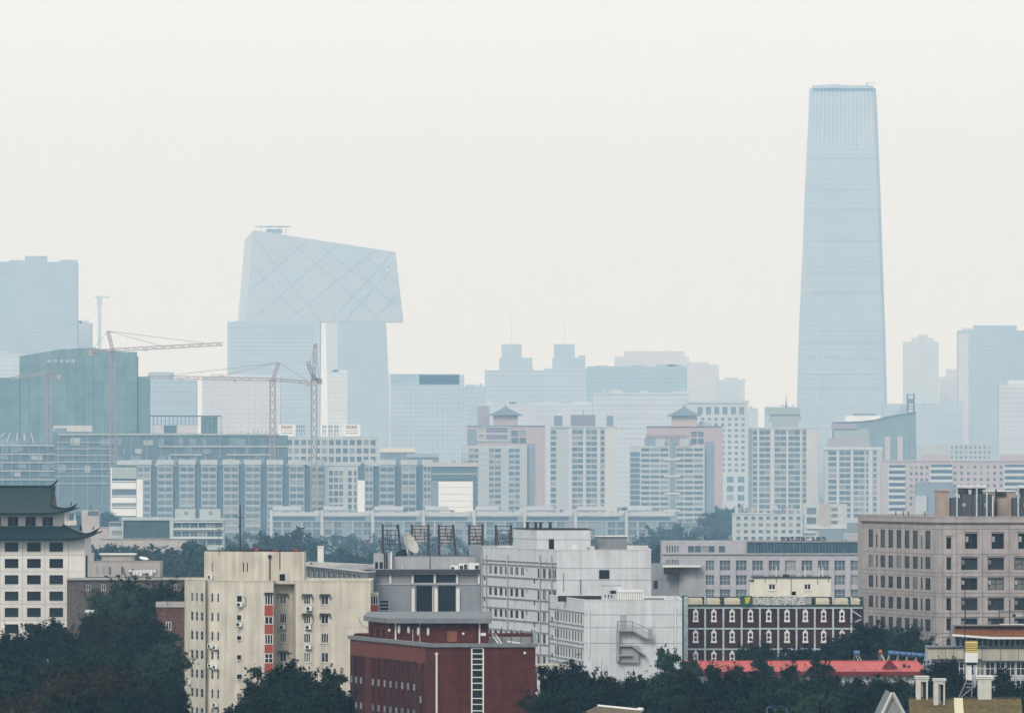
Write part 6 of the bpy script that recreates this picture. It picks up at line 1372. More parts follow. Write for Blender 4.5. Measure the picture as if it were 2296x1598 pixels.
    for xx, yy in ((1690, 305), (1725, 300), (1760, 290)): MB().bar((x(xx), D + 8, zz(yy)), (x(xx + 70), D + 8, zz(205)), .45).build('turret_strut', TWD, r)
    MB().box(x(1140), x(1520), D + 6, D + 20, zz(385), zz(315)).build('roof_house', MATS['bright_white_wall'], r); MB().box(x(1220), x(1470), D + 8, D + 18, zz(315), zz(290)).build('roof_cap', TWB, r)
    # white tower with a square window grid
    D = 10000.; c = K(2250, 1480, 3.197); X = lambda x: c(x)[0]; Y = lambda y: c(0, y)[1]; zz = lambda y: Z_(Y(y), D); WG = mat('white_grid_wall', (.46, .50, .52), .9, .05); r = thing('white_grid_tower', 'pale white tower with a regular grid of small square windows', 'tower', (X_(X(1600), D), D, 0)); x0, x1 = X(1050), X(1775)
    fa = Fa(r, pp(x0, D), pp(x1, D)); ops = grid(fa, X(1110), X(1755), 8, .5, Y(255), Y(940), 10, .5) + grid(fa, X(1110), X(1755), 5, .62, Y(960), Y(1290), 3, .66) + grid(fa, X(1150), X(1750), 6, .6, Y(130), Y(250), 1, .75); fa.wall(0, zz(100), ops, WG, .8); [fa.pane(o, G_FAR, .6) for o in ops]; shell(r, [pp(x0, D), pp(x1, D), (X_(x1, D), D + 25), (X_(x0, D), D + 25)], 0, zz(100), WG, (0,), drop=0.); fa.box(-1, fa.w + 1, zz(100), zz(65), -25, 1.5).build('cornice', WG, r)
towers()

def rightblocks():
    c = K(3280, 1200, 2.282); X = lambda x: c(x)[0]; Y = lambda y: c(0, y)[1]; PK = mat('pale_pink_block', (.42, .37, .38), .9, .06, .2); WB = mat('dull_white_balcony', (.50, .52, .52), .9, .05, .2)
    D = 6720.; zz = lambda y: Z_(Y(y), D); r = thing('pink_flats', 'long pale pink flats with three white balcony stacks', 'flats', (X_(X(700), D), D, 0)); fa = Fa(r, pp(X(60), D), pp(X(1500), D))
    ops = grid(fa, X(290), X(470), 4, .5, Y(1235), Y(1600), 7, .5) + grid(fa, X(660), X(1110), 8, .42, Y(1230), Y(1600), 7, .45); fa.wall(0, zz(1205), ops, PK, .5); [fa.pane(o, G_MID, .4) for o in ops]; shell(r, [pp(X(60), D), pp(X(1500), D), (X_(X(1500), D), D + 20), (X_(X(60), D), D + 20)], 0, zz(1205), PK, (0,), drop=0.)
    for xa, xb, y0, n in ((120, 262, 1240, 8), (480, 662, 1235, 6), (1112, 1400, 1235, 6)):
        for k in range(n):
            y = y0 + 53 * k; fa.box(fa.u(X(xa)), fa.u(X(xb)), zz(y + 45), zz(y + 22), 0, 1.4).build('white_balcony', WB, r); fa.box(fa.u(X(xa)), fa.u(X(xb)), zz(y + 21), zz(y), 0, .5).build('balcony_glass', MATS['attic_blue_glass'], r)
        fa.box(fa.u(X(xa)) - .8, fa.u(X(xa)), 0, zz(y0 - 5), 0, 1.3).build('white_edge', WB, r)
    fa.box(0, fa.w, zz(1208), zz(1196), -.5, .8).build('eave', PK, r); fa.box(fa.u(X(420)), fa.u(X(640)), zz(1205), zz(1148), -14, -4).build('roof_house', PK, r); fa.box(fa.u(X(1080)), fa.w, zz(1205), zz(1150), -14, -4).build('roof_house', PK, r)
    fa.box(fa.u(X(350)), fa.u(X(660)), 0, zz(1385), .5, 6).build('front_annex', TWB, r); fa.box(fa.u(X(345)), fa.u(X(440)), 0, zz(1500), 6, 9).build('front_annex', TWW, r)
    D = 9408.; zz = lambda y: Z_(Y(y), D); r = thing('dotted_white_block', 'low white block with rows of round looking windows', 'building', (X_(X(830), D), D, 0)); fa = Fa(r, pp(X(360), D), pp(X(1010), D)); ops = grid(fa, X(640), X(1000), 9, .5, Y(1065), Y(1195), 3, .5); fa.wall(0, zz(1060), ops, TWW, .6); [fa.pane(o, G_FAR, .4) for o in ops]; shell(r, [pp(X(360), D), pp(X(1010), D), (X_(X(1010), D), D + 20), (X_(X(360), D), D + 20)], 0, zz(1060), TWW, (0,), drop=0.); fa.box(fa.u(X(830)), fa.u(X(970)), zz(1060), zz(1040), -10, 0).build('roof_house', TWW, r)
    # low white flats right of centre
    c = K(2700, 1830, 3.995); X = lambda x: c(x)[0]; Y = lambda y: c(0, y)[1]; D = 4992.; zz = lambda y: Z_(Y(y), D); LWF = mat('cool_white_flats', (.44, .47, .47), .9, .08, .3, .08)
    r = thing('cluttered_flats', 'low white flats with a clutter covered roof behind the lilac office', 'flats', (X_(X(700), D), D, 0)); fa = Fa(r, pp(X(190), D), pp(X(1240), D)); ops = grid(fa, X(220), X(1230), 9, .55, Y(400), Y(800), 4, .55); ops = [o for o in ops if o[2] > .3]; fa.wall(0, zz(385), ops, LWF, .5); [fa.window(o, G_MID, LWF, .4, 1, 0, .12) for o in ops]; shell(r, [pp(X(190), D), pp(X(1240), D), (X_(X(1240), D), D + 16), (X_(X(190), D), D + 16)], 0, zz(385), LWF, (0,), drop=0.)
    fa.box(-.5, fa.w * .6, zz(385), zz(368), -.3, .6).build('white_eave', WB, r); rn = random.Random(9)
    cl = thing('roof_clutter', 'heap of pale sheds and tanks on the cluttered flats roof', 'clutter', (X_(X(700), D), D + 3, zz(385)))
    for k in range(34):
        xx = X_(X(rn.uniform(215, 1230)), D); d = D + rn.uniform(1, 9); w_ = rn.uniform(.8, 3.2); h = rn.uniform(1., 6.2) * (.6 + .4 * min(1, k / 12)); MB().box(xx, xx + w_, d, d + 2, zz(387), zz(385) + h).build('shed' if k % 3 else 'tank', (MATS['mid_pink_render'], LWF, TWB, SLW)[k % 4], cl)
    r = thing('terrace_flats', 'stepped pale flats right of the cluttered flats', 'flats', (X_(X(1600), D), D, 0)); fa = Fa(r, pp(X(1240), D + 2), pp(X(1900), D + 2)); ops = grid(fa, X(1300), X(1445), 1, 1., Y(268), Y(560), 2, .7) + grid(fa, X(1660), X(1770), 1, .9, Y(270), Y(560), 3, .6); fa.wall(0, zz(235), ops, LWF, .5); [fa.window(o, G_MID, LWF, .4, 4, 0, .15) for o in ops]; shell(r, [pp(X(1240), D + 2), pp(X(1900), D + 2), (X_(X(1900), D), D + 16), (X_(X(1240), D), D + 16)], 0, zz(235), LWF, (0,), drop=0.)
    fa.box(fa.u(X(1480)), fa.u(X(1640)), 0, zz(232), 0, .7).build('pink_pier', MATS['mid_pink_render'], r); fa.box(fa.u(X(1300)), fa.w, zz(605), zz(580), 0, 1.5).build('white_eave', WB, r); fa.box(fa.u(X(1480)), fa.u(X(1880)), 0, zz(606), 0, 1.2).build('grey_annex', TWB, r); fa.box(fa.u(X(1250)), fa.u(X(1420)), zz(665), zz(650), 1.2, 2.4).build('canopy', WB, r)
    r = thing('grey_low_block', 'plain grey low block beside the pinkish panelled block', 'building', (X_(X(2050), D - 200), D - 200, 0)); D2 = D - 200; MB().box(X_(X(1860), D2), X_(X(2300), D2), D2, D2 + 15, 0, Z_(Y(690), D2)).build('wall', MATS['lilac_grey_render'], r); MB().box(X_(X(1860), D2), X_(X(2300), D2), D2 - .4, D2 + 15, Z_(Y(690), D2), Z_(Y(680), D2)).build('roof_edge', WB, r)
rightblocks()

# ------------------------------------------------------------------ construction site on the left
def site():
    NET = mat('green_site_net', (.125, .195, .20), .95, .18, .12, rand=.08); FR = mat('site_concrete', (.36, .38, .36), .9, .1, .2); DKB = mat('site_dark_blue', (.075, .115, .135), .95, .12, .2); SH = mat('site_hut_white', (.52, .50, .48), .9, .06)  # storey fill and screens share one even dark blue-grey
    c = K(0, 900, 1.998); X = lambda x: c(x)[0]; Y = lambda y: c(0, y)[1]; D = 7488.; zz = lambda y: Z_(Y(y), D); x = lambda v: X_(X(v), D)
    r = thing('netted_tower', 'tall unfinished tower wrapped in green netting below the main crane', 'tower', (x(580), D, 0)); P = [(145, 872), (435, 820), (700, 806), (860, 835), (1028, 838)]
    for (xa, ya), (xb, yb) in zip(P, P[1:]):
        n = max(1, round((xb - xa) / 75))
        for k in range(n):
            f0, f1 = k / n, (k + 1) / n; a, b = xa + (xb - xa) * f0, xa + (xb - xa) * f1; za, zb = zz(ya + (yb - ya) * f0), zz(ya + (yb - ya) * f1); h0 = 0
            lv = [0, zz(1300), zz(1180), zz(1060), zz(960)]
            for lo, hi in zip(lv, lv[1:]): MB().box(x(a) + .15, x(b) - .15, D, D + 1, lo + .2, hi - .2).build('net_sheet', NET, r)
            MB().prism([(x(a) + .15, D), (x(b) - .15, D), (x(b) - .15, D + 1), (x(a) + .15, D + 1)], lv[-1] + .2, [za, zb, zb, za]).build('net_sheet', NET, r)
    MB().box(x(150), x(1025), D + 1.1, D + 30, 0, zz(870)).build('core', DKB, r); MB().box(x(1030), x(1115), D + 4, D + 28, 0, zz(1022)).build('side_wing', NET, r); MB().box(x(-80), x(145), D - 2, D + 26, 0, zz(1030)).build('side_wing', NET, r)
    for k in range(5): p = x(355 + 45 * k); MB().box(p, p + 4, D - .5, D - .2, zz(918), zz(895)).build('net_letter', mat('faded_letter', (.30, .40, .38), .9, .05), r)
    # concrete frames in front
    co = K(0, 1500, 3.827); D = 6950.; X = lambda v: X_(co(v)[0], D); zz = lambda y: Z_(co(0, y)[1], D)
    r = thing('concrete_frame', 'unfinished concrete frame with bare floor slabs and white arched ribs', 'building', (X(400), D, 0)); ys = [640, 765, 885, 1005, 1130, 1260]; xe = [790, 850, 880, 1100, 1100, 1100]
    for y, e in zip(ys, xe):
        if zz(y) > .5: MB().box(X(-150), X(e), D, D + 30, zz(y + 18), zz(y)).build('floor_slab', FR, r)
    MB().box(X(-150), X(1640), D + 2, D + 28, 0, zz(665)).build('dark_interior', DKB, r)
    rn = random.Random(21)
    for k in range(30): a = X(rn.uniform(-100, 1500)); y = rn.choice((665, 785, 905, 1025)); MB().box(a, a + rn.uniform(3, 12), D + rn.uniform(.6, 1.8), D + 2, zz(y + rn.uniform(60, 100)), zz(y)).build('infill_screen', rn.choice((NET, SLB, TWB, FR, DKB)), r)
    for k in range(8): xx = X(-100 + 130 * k); MB().box(xx, xx + .9, D + .6, D + 1.5, 0, zz(660)).build('column', SLB, r)
    for x0, y0, x1, y1 in ((90, 605, 140, 470), (235, 580, 243, 465), (350, 575, 338, 462), (482, 610, 432, 465), (10, 520, 70, 465)): MB().bar((X(x0), D + 3, zz(y0)), (X(x1), D + 6, zz(y1)), .5, .4).build('arched_rib', SH, r)
    MB().box(X(0), X(285), D + 4, D + 12, zz(640), zz(545)).build('site_wall', TWB, r)
    cu = K(500, 1500, 2.551); D = 6835.; X = lambda v: X_(cu(v)[0], D); zz = lambda y: Z_(cu(0, y)[1], D); xo = lambda v: X_(co(v)[0], D)
    r = thing('long_concrete_frame', 'long unfinished concrete frame with steel posts and huts on top', 'building', (X(400), D, 0))
    for y, x0, x1 in ((325, xo(830), X(1385)), (440, X(240), X(1480)), (520, X(340), X(660)), (520, X(890), X(1330))): MB().box(x0, x1, D, D + 24, zz(y + 10), zz(y - 6)).build('floor_slab', FR, r)
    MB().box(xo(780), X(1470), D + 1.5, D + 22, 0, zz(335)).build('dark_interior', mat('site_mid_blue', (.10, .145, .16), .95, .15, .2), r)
    for y in (600, 690, 785, 880, 980, 1085, 1190): MB().box(xo(790), xo(1640), D + .2, D + 1.5, Z_(co(0, y + 12)[1], D), Z_(co(0, y)[1], D)).build('floor_slab', FR, r)
    for k in range(16): xx = xo(830) + (X(1385) - xo(830)) * k / 15; MB().box(xx, xx + 1., D + .4, D + 1.4, 0, zz(335)).build('column', SLB, r)
    for k in range(19): xx = X(150) + (X(838) - X(150)) * k / 18; MB().bar((xx, D + 6, zz(325)), (xx, D + 6, zz(150)), .32).build('steel_post', mat('dark_steel', (.07, .10, .11), .8, .1), r)
    MB().box(X(150), X(840), D + 5.6, D + 6.4, zz(158), zz(146)).build('steel_beam', MATS['dark_steel'], r); MB().box(X(650), X(800), D + 8, D + 14, zz(325), zz(160)).build('net_screen', NET, r)
    hut = MB().box(X(190), X(290), D + 2, D + 5, zz(315), zz(240)); hut.build('site_hut', SH, r); MB().box(X(415), X(612), D + 2, D + 5, zz(315), zz(240)).build('site_hut', SH, r); MB().box(X(290), X(415), D + 2.5, D + 5, zz(315), zz(242)).build('hut_opening', DKB, r)
    MB().box(xo(765), xo(1320), D + 1, D + 4, zz(0) if False else Z_(co(0, 450)[1], D), Z_(co(0, 365)[1], D)).build('site_hut', SH, r); MB().box(xo(780), xo(960), D + .6, D + .9, Z_(co(0, 448)[1], D), Z_(co(0, 400)[1], D)).build('hut_opening', TWB, r)
    rn = random.Random(12); ZL = [(338, 432), (452, 512), (528, 600), (600, 690)]
    for k in range(64):
        a = rn.uniform(0, .96); b = min(1., a + rn.uniform(.01, .05)); lo, hi = rn.choice(ZL); x0, x1 = xo(830), X(1385); f = rn.uniform(0, .5)
        MB().box(x0 + (x1 - x0) * a, x0 + (x1 - x0) * b, D + rn.uniform(.2, .9), D + 1.45, zz(hi), zz(lo + (hi - lo) * f)).build('infill_screen', rn.choice((NET, SLB, TWB, DKB, DKB, FR)), r)
    for k in range(26): xx = xo(830) + (X(1385) - xo(830)) * rn.random(); MB().bar((xx, D + 3, zz(325)), (xx, D + 3, zz(325 - rn.uniform(8, 45))), .3).build('starter_bar', DKB, r)
    # hoardings
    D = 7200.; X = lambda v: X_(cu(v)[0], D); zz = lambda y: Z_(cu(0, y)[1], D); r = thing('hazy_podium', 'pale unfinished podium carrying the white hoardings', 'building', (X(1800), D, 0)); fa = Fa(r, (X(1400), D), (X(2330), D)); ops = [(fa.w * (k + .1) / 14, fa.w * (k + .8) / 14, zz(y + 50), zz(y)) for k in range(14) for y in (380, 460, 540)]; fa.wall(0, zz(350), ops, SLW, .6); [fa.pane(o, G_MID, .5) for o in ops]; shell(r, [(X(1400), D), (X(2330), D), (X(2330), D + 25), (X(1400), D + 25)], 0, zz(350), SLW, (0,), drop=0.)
    RT = mat('red_hoarding_text', (.42, .22, .22), .8, .05); TX = mat('blue_hoarding_text', (.25, .30, .36), .8, .05)
    for k, x0 in enumerate((1385, 2005)):
        t = thing('hoarding', ('white hoarding with a red heading right of the middle crane', 'white hoarding with a red heading above the podium end')[k], 'hoarding', (X(x0 + 80), D - 1, zz(350))); MB().box(X(x0), X(x0 + 165), D - 1, D - .5, zz(346), zz(232)).build('board', MATS['bright_white_wall'], t)
        for i in range(4): MB().box(X(x0 + 30 + 27 * i), X(x0 + 52 + 27 * i), D - 1.15, D - 1.0, zz(272), zz(242)).build('red_mark', RT, t)
        for y in (288, 312): MB().box(X(x0 + 25), X(x0 + 140), D - 1.15, D - 1.0, zz(y + 7), zz(y)).build('text_line', TX, t)
        for xx in (x0 + 20, x0 + 140): MB().bar((X(xx), D, zz(352)), (X(xx), D, zz(240)), .3).build('post', GREYM, t)
    for k in range(5):
        xx = (1560, 1605, 1810, 1870, 1925)[k]; t = thing('site_letter', 'blue grey letter standing on the pale podium roof', 'sign letter', (X(xx), D, zz(350)), 'letters on the podium'); MB().box(X(xx), X(xx + 9), D - 1, D - .5, zz(346), zz(235)).build('stroke', TWB, t); MB().box(X(xx + 9), X(xx + 36), D - 1, D - .5, zz(262), zz(246)).build('stroke', TWB, t); MB().box(X(xx + 9), X(xx + 34), D - 1, D - .5, zz(300), zz(288)).build('stroke', TWB, t); MB().box(X(xx + 26), X(xx + 33), D - 1.1, D - .6, zz(342), zz(240)).build('stroke', TWB, t)
    # sheds behind the slab roof line
    D = 7066.; cc = K(1400, 1330, 3.805)
    for k, (xa, xb, ya, m_, lab) in enumerate(((95, 590, 1330, mat('sand_roof', (.46, .42, .33), .9, .08), 'sand coloured long roof peeping over the slab flats'), (470, 930, 1405, TWB, 'blue grey long roof peeping over the right of the slab flats'))):
        t = thing('long_roof_shed', lab, 'shed', (X_(cc(xa)[0], D + 40 * k), D + 40 * k, 0)); d = D + 40 * (1 - k); x0, x1 = X_(cc(xa)[0], d), X_(cc(xb)[0], d); MB().box(x0, x1, d, d + 20, 0, Z_(cc(0, ya + 65)[1], d)).build('wall', TWB, t); zt = Z_(cc(0, ya + 65)[1], d); MB().prism([(x0, d - 1), (x1, d - 1), (x1, d + 21), (x0, d + 21)], zt, [zt + .8, zt + .8, Z_(cc(0, ya)[1], d), Z_(cc(0, ya)[1], d)]).build('roof', m_, t)
site()

# ------------------------------------------------------------------ tower cranes
CR = mat('crane_tan', (.33, .25, .225), .8, .1); CRY = mat('crane_ochre', (.42, .31, .21), .8, .1); CRD = mat('crane_dark', (.16, .15, .16), .8, .1)
def lattice(a, b, w_, n, r=.14):
    a, b = Vector(a), Vector(b); d = (b - a).normalized(); s = d.cross(Vector((0, 1, 0)));
    s = s.normalized() if s.length > .1 else Vector((1, 0, 0)); t = d.cross(s); m = MB(); cs = [s * w_ / 2 + t * w_ / 2, -s * w_ / 2 + t * w_ / 2, -s * w_ / 2 - t * w_ / 2, s * w_ / 2 - t * w_ / 2]
    for k in cs: m.bar(a + k, b + k, r * 1.3, None, 4)
    for i in range(n):
        p, q = a.lerp(b, i / n), a.lerp(b, (i + 1) / n)
        for j in range(4): m.bar(p + cs[j], q + cs[(j + 1) % 4], r, None, 3)
    return m
def crane(label, D, mx_, ytop, ybot, jib, apex, counter, m_=CR, cab=True, w_=4.7, pend=(.45, .85), mast_mat=None):
    P = lambda x, y, dy=0: PX(x, y, D + dy); r = thing('tower_crane', label, 'crane', (X_(mx_, D), D, 0), 'tower cranes over the building site'); top = P(mx_, ytop)
    n = max(8, int((top.z - 0) / 8)); lattice((top.x, D, 0), top, w_, n, .38).build('mast', mast_mat or m_, r)
    MB().box(top.x - w_ * .6, top.x + w_ * .6, D - w_ * .6, D + w_ * .6, top.z - 1, top.z + .6).build('slewing_ring', CRD, r)
    je = P(jib[0], jib[1], jib[2]); ap = P(*apex); ce = P(counter[0], counter[1], counter[2])
    L = (je - top).length; lattice(top + Vector((0, 0, 1)), je, 2.7, max(6, int(L / 8)), .25).build('jib', m_, r); lattice(top + Vector((0, 0, 1)), ce, 2.5, 6, .28).build('counter_jib', m_, r)
    lattice(top, ap, 2.4, 5, .3).build('apex', m_, r)
    for f in pend: MB().bar(ap, top.lerp(je, f) + Vector((0, 0, 1.5)), .19, None, 4).build('pendant', CRD, r)
    MB().bar(ap, ce + Vector((0, 0, 1)), .19, None, 4).build('pendant', CRD, r); MB().box(ce.x - 2.6, ce.x + 2.6, ce.y - 2, ce.y + 2, ce.z - 3.6, ce.z + 1).build('counterweight', CRY, r)
    if cab: MB().box(top.x + .8, top.x + 2.6, D - 2.2, D - .6, top.z - 2.2, top.z + .2).build('cab', CRD, r)
    t = top.lerp(je, .3); MB().box(t.x - 1.2, t.x + 1.2, t.y - .8, t.y + .8, t.z - 1.6, t.z - .3).build('trolley', CRD, r); MB().bar(t, t - Vector((0, 0, 4)), .12, None, 4).build('hook_rope', CRD, r)
crane('tower crane with a long level jib above the green netted tower', 6720., 253, 787, 1020, (500, 771, 0), (242, 742), (205, 788, 30))
crane('tower crane with a dipped left jib and leaning apex before the bent tower', 6682., 611, 853, 1030, (330, 845, 0), (625, 813), (692, 857, 0))
crane('tower crane seen end on with tall apex beside the bent tower gap', 6624., 704, 850, 1030, (690, 812, -45), (707, 770), (716, 852, 40), w_=5.1, pend=(.7,))
crane('faint pink tower crane buried in the netted tower haze', 7392., 109, 838, 960, (20, 849, 0), (104, 822), (130, 842, 10), cab=False)
# ------------------------------------------------------------------ far towers in the haze
def fmat(n, c, fl=7.5, bay=6.0, amt=.10):  # colours come paled and blued, so part of the haze lies in them
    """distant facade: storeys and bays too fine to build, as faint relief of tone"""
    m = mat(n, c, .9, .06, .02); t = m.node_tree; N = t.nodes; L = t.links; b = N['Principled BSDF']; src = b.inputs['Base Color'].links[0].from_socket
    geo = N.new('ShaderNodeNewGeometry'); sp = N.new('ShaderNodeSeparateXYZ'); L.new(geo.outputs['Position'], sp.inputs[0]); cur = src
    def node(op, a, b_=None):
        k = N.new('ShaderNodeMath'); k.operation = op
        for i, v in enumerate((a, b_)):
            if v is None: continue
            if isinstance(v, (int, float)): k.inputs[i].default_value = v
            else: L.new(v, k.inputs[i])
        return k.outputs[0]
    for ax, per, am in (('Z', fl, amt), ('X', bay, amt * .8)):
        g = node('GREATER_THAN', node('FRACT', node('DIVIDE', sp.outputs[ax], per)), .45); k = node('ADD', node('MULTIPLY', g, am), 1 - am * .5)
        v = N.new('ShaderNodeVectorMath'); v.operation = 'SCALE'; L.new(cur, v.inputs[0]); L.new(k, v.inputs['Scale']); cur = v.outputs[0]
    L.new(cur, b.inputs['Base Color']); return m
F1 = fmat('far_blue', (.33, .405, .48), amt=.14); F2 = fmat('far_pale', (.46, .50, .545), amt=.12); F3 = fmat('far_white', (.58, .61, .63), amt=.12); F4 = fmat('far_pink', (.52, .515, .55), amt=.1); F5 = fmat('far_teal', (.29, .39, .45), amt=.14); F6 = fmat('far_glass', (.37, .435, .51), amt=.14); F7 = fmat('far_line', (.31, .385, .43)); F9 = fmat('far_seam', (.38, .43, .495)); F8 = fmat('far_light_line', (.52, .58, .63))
def far(name, label, D, x0, x1, y1, m, dep=40., extra=(), bands=0, fins=0, bm=None, group=None, cat='tower'):
    r = thing(name, label, cat, (X_((x0 + x1) / 2, D), D, 0), group); a, b, z = X_(x0, D), X_(x1, D), Z_(y1, D)
    MB().box(a, b, D, D + dep, 0, z).build('body', m, r)
    for (xa, xb, ya, yb, mm, nm) in extra: MB().box(X_(xa, D), X_(xb, D), D + 4, D + dep * .7, Z_(yb, D), Z_(ya, D)).build(nm, mm or m, r)
    bm = bm or F7; rn = random.Random(int(x0 * 7 + D))
    if dep > 10 and x1 - x0 > 30:
        for k in range(rn.randint(3, 6)): xa = rn.uniform(a, b - 8); MB().box(xa, xa + rn.uniform(3, (b - a) * .14 + 4), D + 6, D + 18, z, z + rn.uniform(1.2, 5)).build('roof_plant', m, r)
        for k in range(rn.randint(0, 2)): xa = rn.uniform(a + 4, b - 4); MB().bar((xa, D + 10, z), (xa, D + 10, z + rn.uniform(6, 14)), .35, .2, 4).build('roof_mast', F7, r)
    for k in range(bands): zz = z - 3 - (z - 40) * k / max(1, bands); MB().box(a - .1, b + .1, D - .35, D + .2, zz - .5, zz + .5).build('floor_band', bm, r)
    for k in range(fins): x = a + (b - a) * (k + .5) / fins; MB().box(x - .45, x + .45, D - .5, D + .1, 0, z - 2).build('fin', bm, r)
    return r
K1 = K(0, 900, 1.998); KM = K(1700, 1100, 1.998); KN = K(2600, 1100, 1.998); KD = K(3280, 1200, 2.282); KV = K(800, 800, 1.998)
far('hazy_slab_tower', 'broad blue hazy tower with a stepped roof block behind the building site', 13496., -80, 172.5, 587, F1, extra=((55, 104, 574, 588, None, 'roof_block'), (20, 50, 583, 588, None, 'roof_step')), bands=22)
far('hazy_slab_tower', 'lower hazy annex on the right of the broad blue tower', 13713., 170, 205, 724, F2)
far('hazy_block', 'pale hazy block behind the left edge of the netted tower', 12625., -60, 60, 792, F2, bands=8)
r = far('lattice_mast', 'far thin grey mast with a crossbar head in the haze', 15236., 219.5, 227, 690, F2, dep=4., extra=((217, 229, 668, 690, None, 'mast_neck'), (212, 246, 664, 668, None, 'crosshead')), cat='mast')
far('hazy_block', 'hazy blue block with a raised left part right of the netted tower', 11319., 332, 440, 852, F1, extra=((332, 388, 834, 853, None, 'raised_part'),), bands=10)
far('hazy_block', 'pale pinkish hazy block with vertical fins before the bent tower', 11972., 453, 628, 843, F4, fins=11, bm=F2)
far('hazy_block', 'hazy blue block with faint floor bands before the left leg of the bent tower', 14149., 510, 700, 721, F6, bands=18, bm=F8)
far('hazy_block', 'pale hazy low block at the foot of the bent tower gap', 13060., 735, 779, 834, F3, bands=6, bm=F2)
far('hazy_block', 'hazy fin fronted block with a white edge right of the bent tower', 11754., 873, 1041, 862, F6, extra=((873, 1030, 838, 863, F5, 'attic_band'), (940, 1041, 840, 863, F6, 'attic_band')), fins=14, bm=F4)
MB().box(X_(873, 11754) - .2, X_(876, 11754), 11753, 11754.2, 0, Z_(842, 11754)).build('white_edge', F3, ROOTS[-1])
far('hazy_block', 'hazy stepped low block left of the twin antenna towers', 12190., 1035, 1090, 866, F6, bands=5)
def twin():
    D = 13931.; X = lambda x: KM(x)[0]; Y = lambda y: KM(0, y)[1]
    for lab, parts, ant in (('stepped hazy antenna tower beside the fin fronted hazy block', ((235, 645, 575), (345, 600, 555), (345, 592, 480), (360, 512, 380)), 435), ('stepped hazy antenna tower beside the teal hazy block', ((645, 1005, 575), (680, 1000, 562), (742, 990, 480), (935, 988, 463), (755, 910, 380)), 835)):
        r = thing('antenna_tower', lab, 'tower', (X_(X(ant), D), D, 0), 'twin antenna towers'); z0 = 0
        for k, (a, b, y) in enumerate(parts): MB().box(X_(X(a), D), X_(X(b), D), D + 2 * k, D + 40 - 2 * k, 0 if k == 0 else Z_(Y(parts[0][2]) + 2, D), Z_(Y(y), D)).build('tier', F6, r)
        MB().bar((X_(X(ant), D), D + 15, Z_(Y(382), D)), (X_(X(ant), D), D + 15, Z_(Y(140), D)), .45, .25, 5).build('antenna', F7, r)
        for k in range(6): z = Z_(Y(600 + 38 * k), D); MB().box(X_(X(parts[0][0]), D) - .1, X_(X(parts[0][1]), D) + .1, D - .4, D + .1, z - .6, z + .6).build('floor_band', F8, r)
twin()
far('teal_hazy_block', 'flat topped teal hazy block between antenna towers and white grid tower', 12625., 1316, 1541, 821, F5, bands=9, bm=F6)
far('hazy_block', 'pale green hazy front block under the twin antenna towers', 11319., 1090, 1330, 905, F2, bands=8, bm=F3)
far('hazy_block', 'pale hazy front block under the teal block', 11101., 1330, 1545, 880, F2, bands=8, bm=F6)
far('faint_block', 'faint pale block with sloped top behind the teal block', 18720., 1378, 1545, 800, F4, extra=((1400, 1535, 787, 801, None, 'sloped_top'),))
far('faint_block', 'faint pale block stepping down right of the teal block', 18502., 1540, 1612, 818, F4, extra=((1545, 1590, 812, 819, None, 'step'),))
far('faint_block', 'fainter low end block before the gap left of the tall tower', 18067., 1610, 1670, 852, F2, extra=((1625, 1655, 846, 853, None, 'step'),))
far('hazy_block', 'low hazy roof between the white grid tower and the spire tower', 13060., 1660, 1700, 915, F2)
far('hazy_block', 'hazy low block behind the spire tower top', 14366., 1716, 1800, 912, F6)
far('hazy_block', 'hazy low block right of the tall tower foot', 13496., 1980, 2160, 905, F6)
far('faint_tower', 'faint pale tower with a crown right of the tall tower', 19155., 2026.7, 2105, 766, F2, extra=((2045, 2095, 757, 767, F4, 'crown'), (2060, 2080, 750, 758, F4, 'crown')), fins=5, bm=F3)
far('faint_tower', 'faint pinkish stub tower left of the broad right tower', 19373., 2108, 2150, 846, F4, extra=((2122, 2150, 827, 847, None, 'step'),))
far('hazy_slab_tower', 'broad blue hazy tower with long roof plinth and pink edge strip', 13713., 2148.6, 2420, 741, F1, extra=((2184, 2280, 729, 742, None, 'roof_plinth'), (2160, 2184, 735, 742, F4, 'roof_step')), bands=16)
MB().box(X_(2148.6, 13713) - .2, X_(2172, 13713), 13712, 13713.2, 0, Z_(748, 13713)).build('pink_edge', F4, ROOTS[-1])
far('hazy_block', 'pale green hazy block before the broad right tower', 11537., 2240, 2420, 862, F2, extra=((2262, 2330, 852, 863, F3, 'roof_step'),), bands=10, bm=F3)

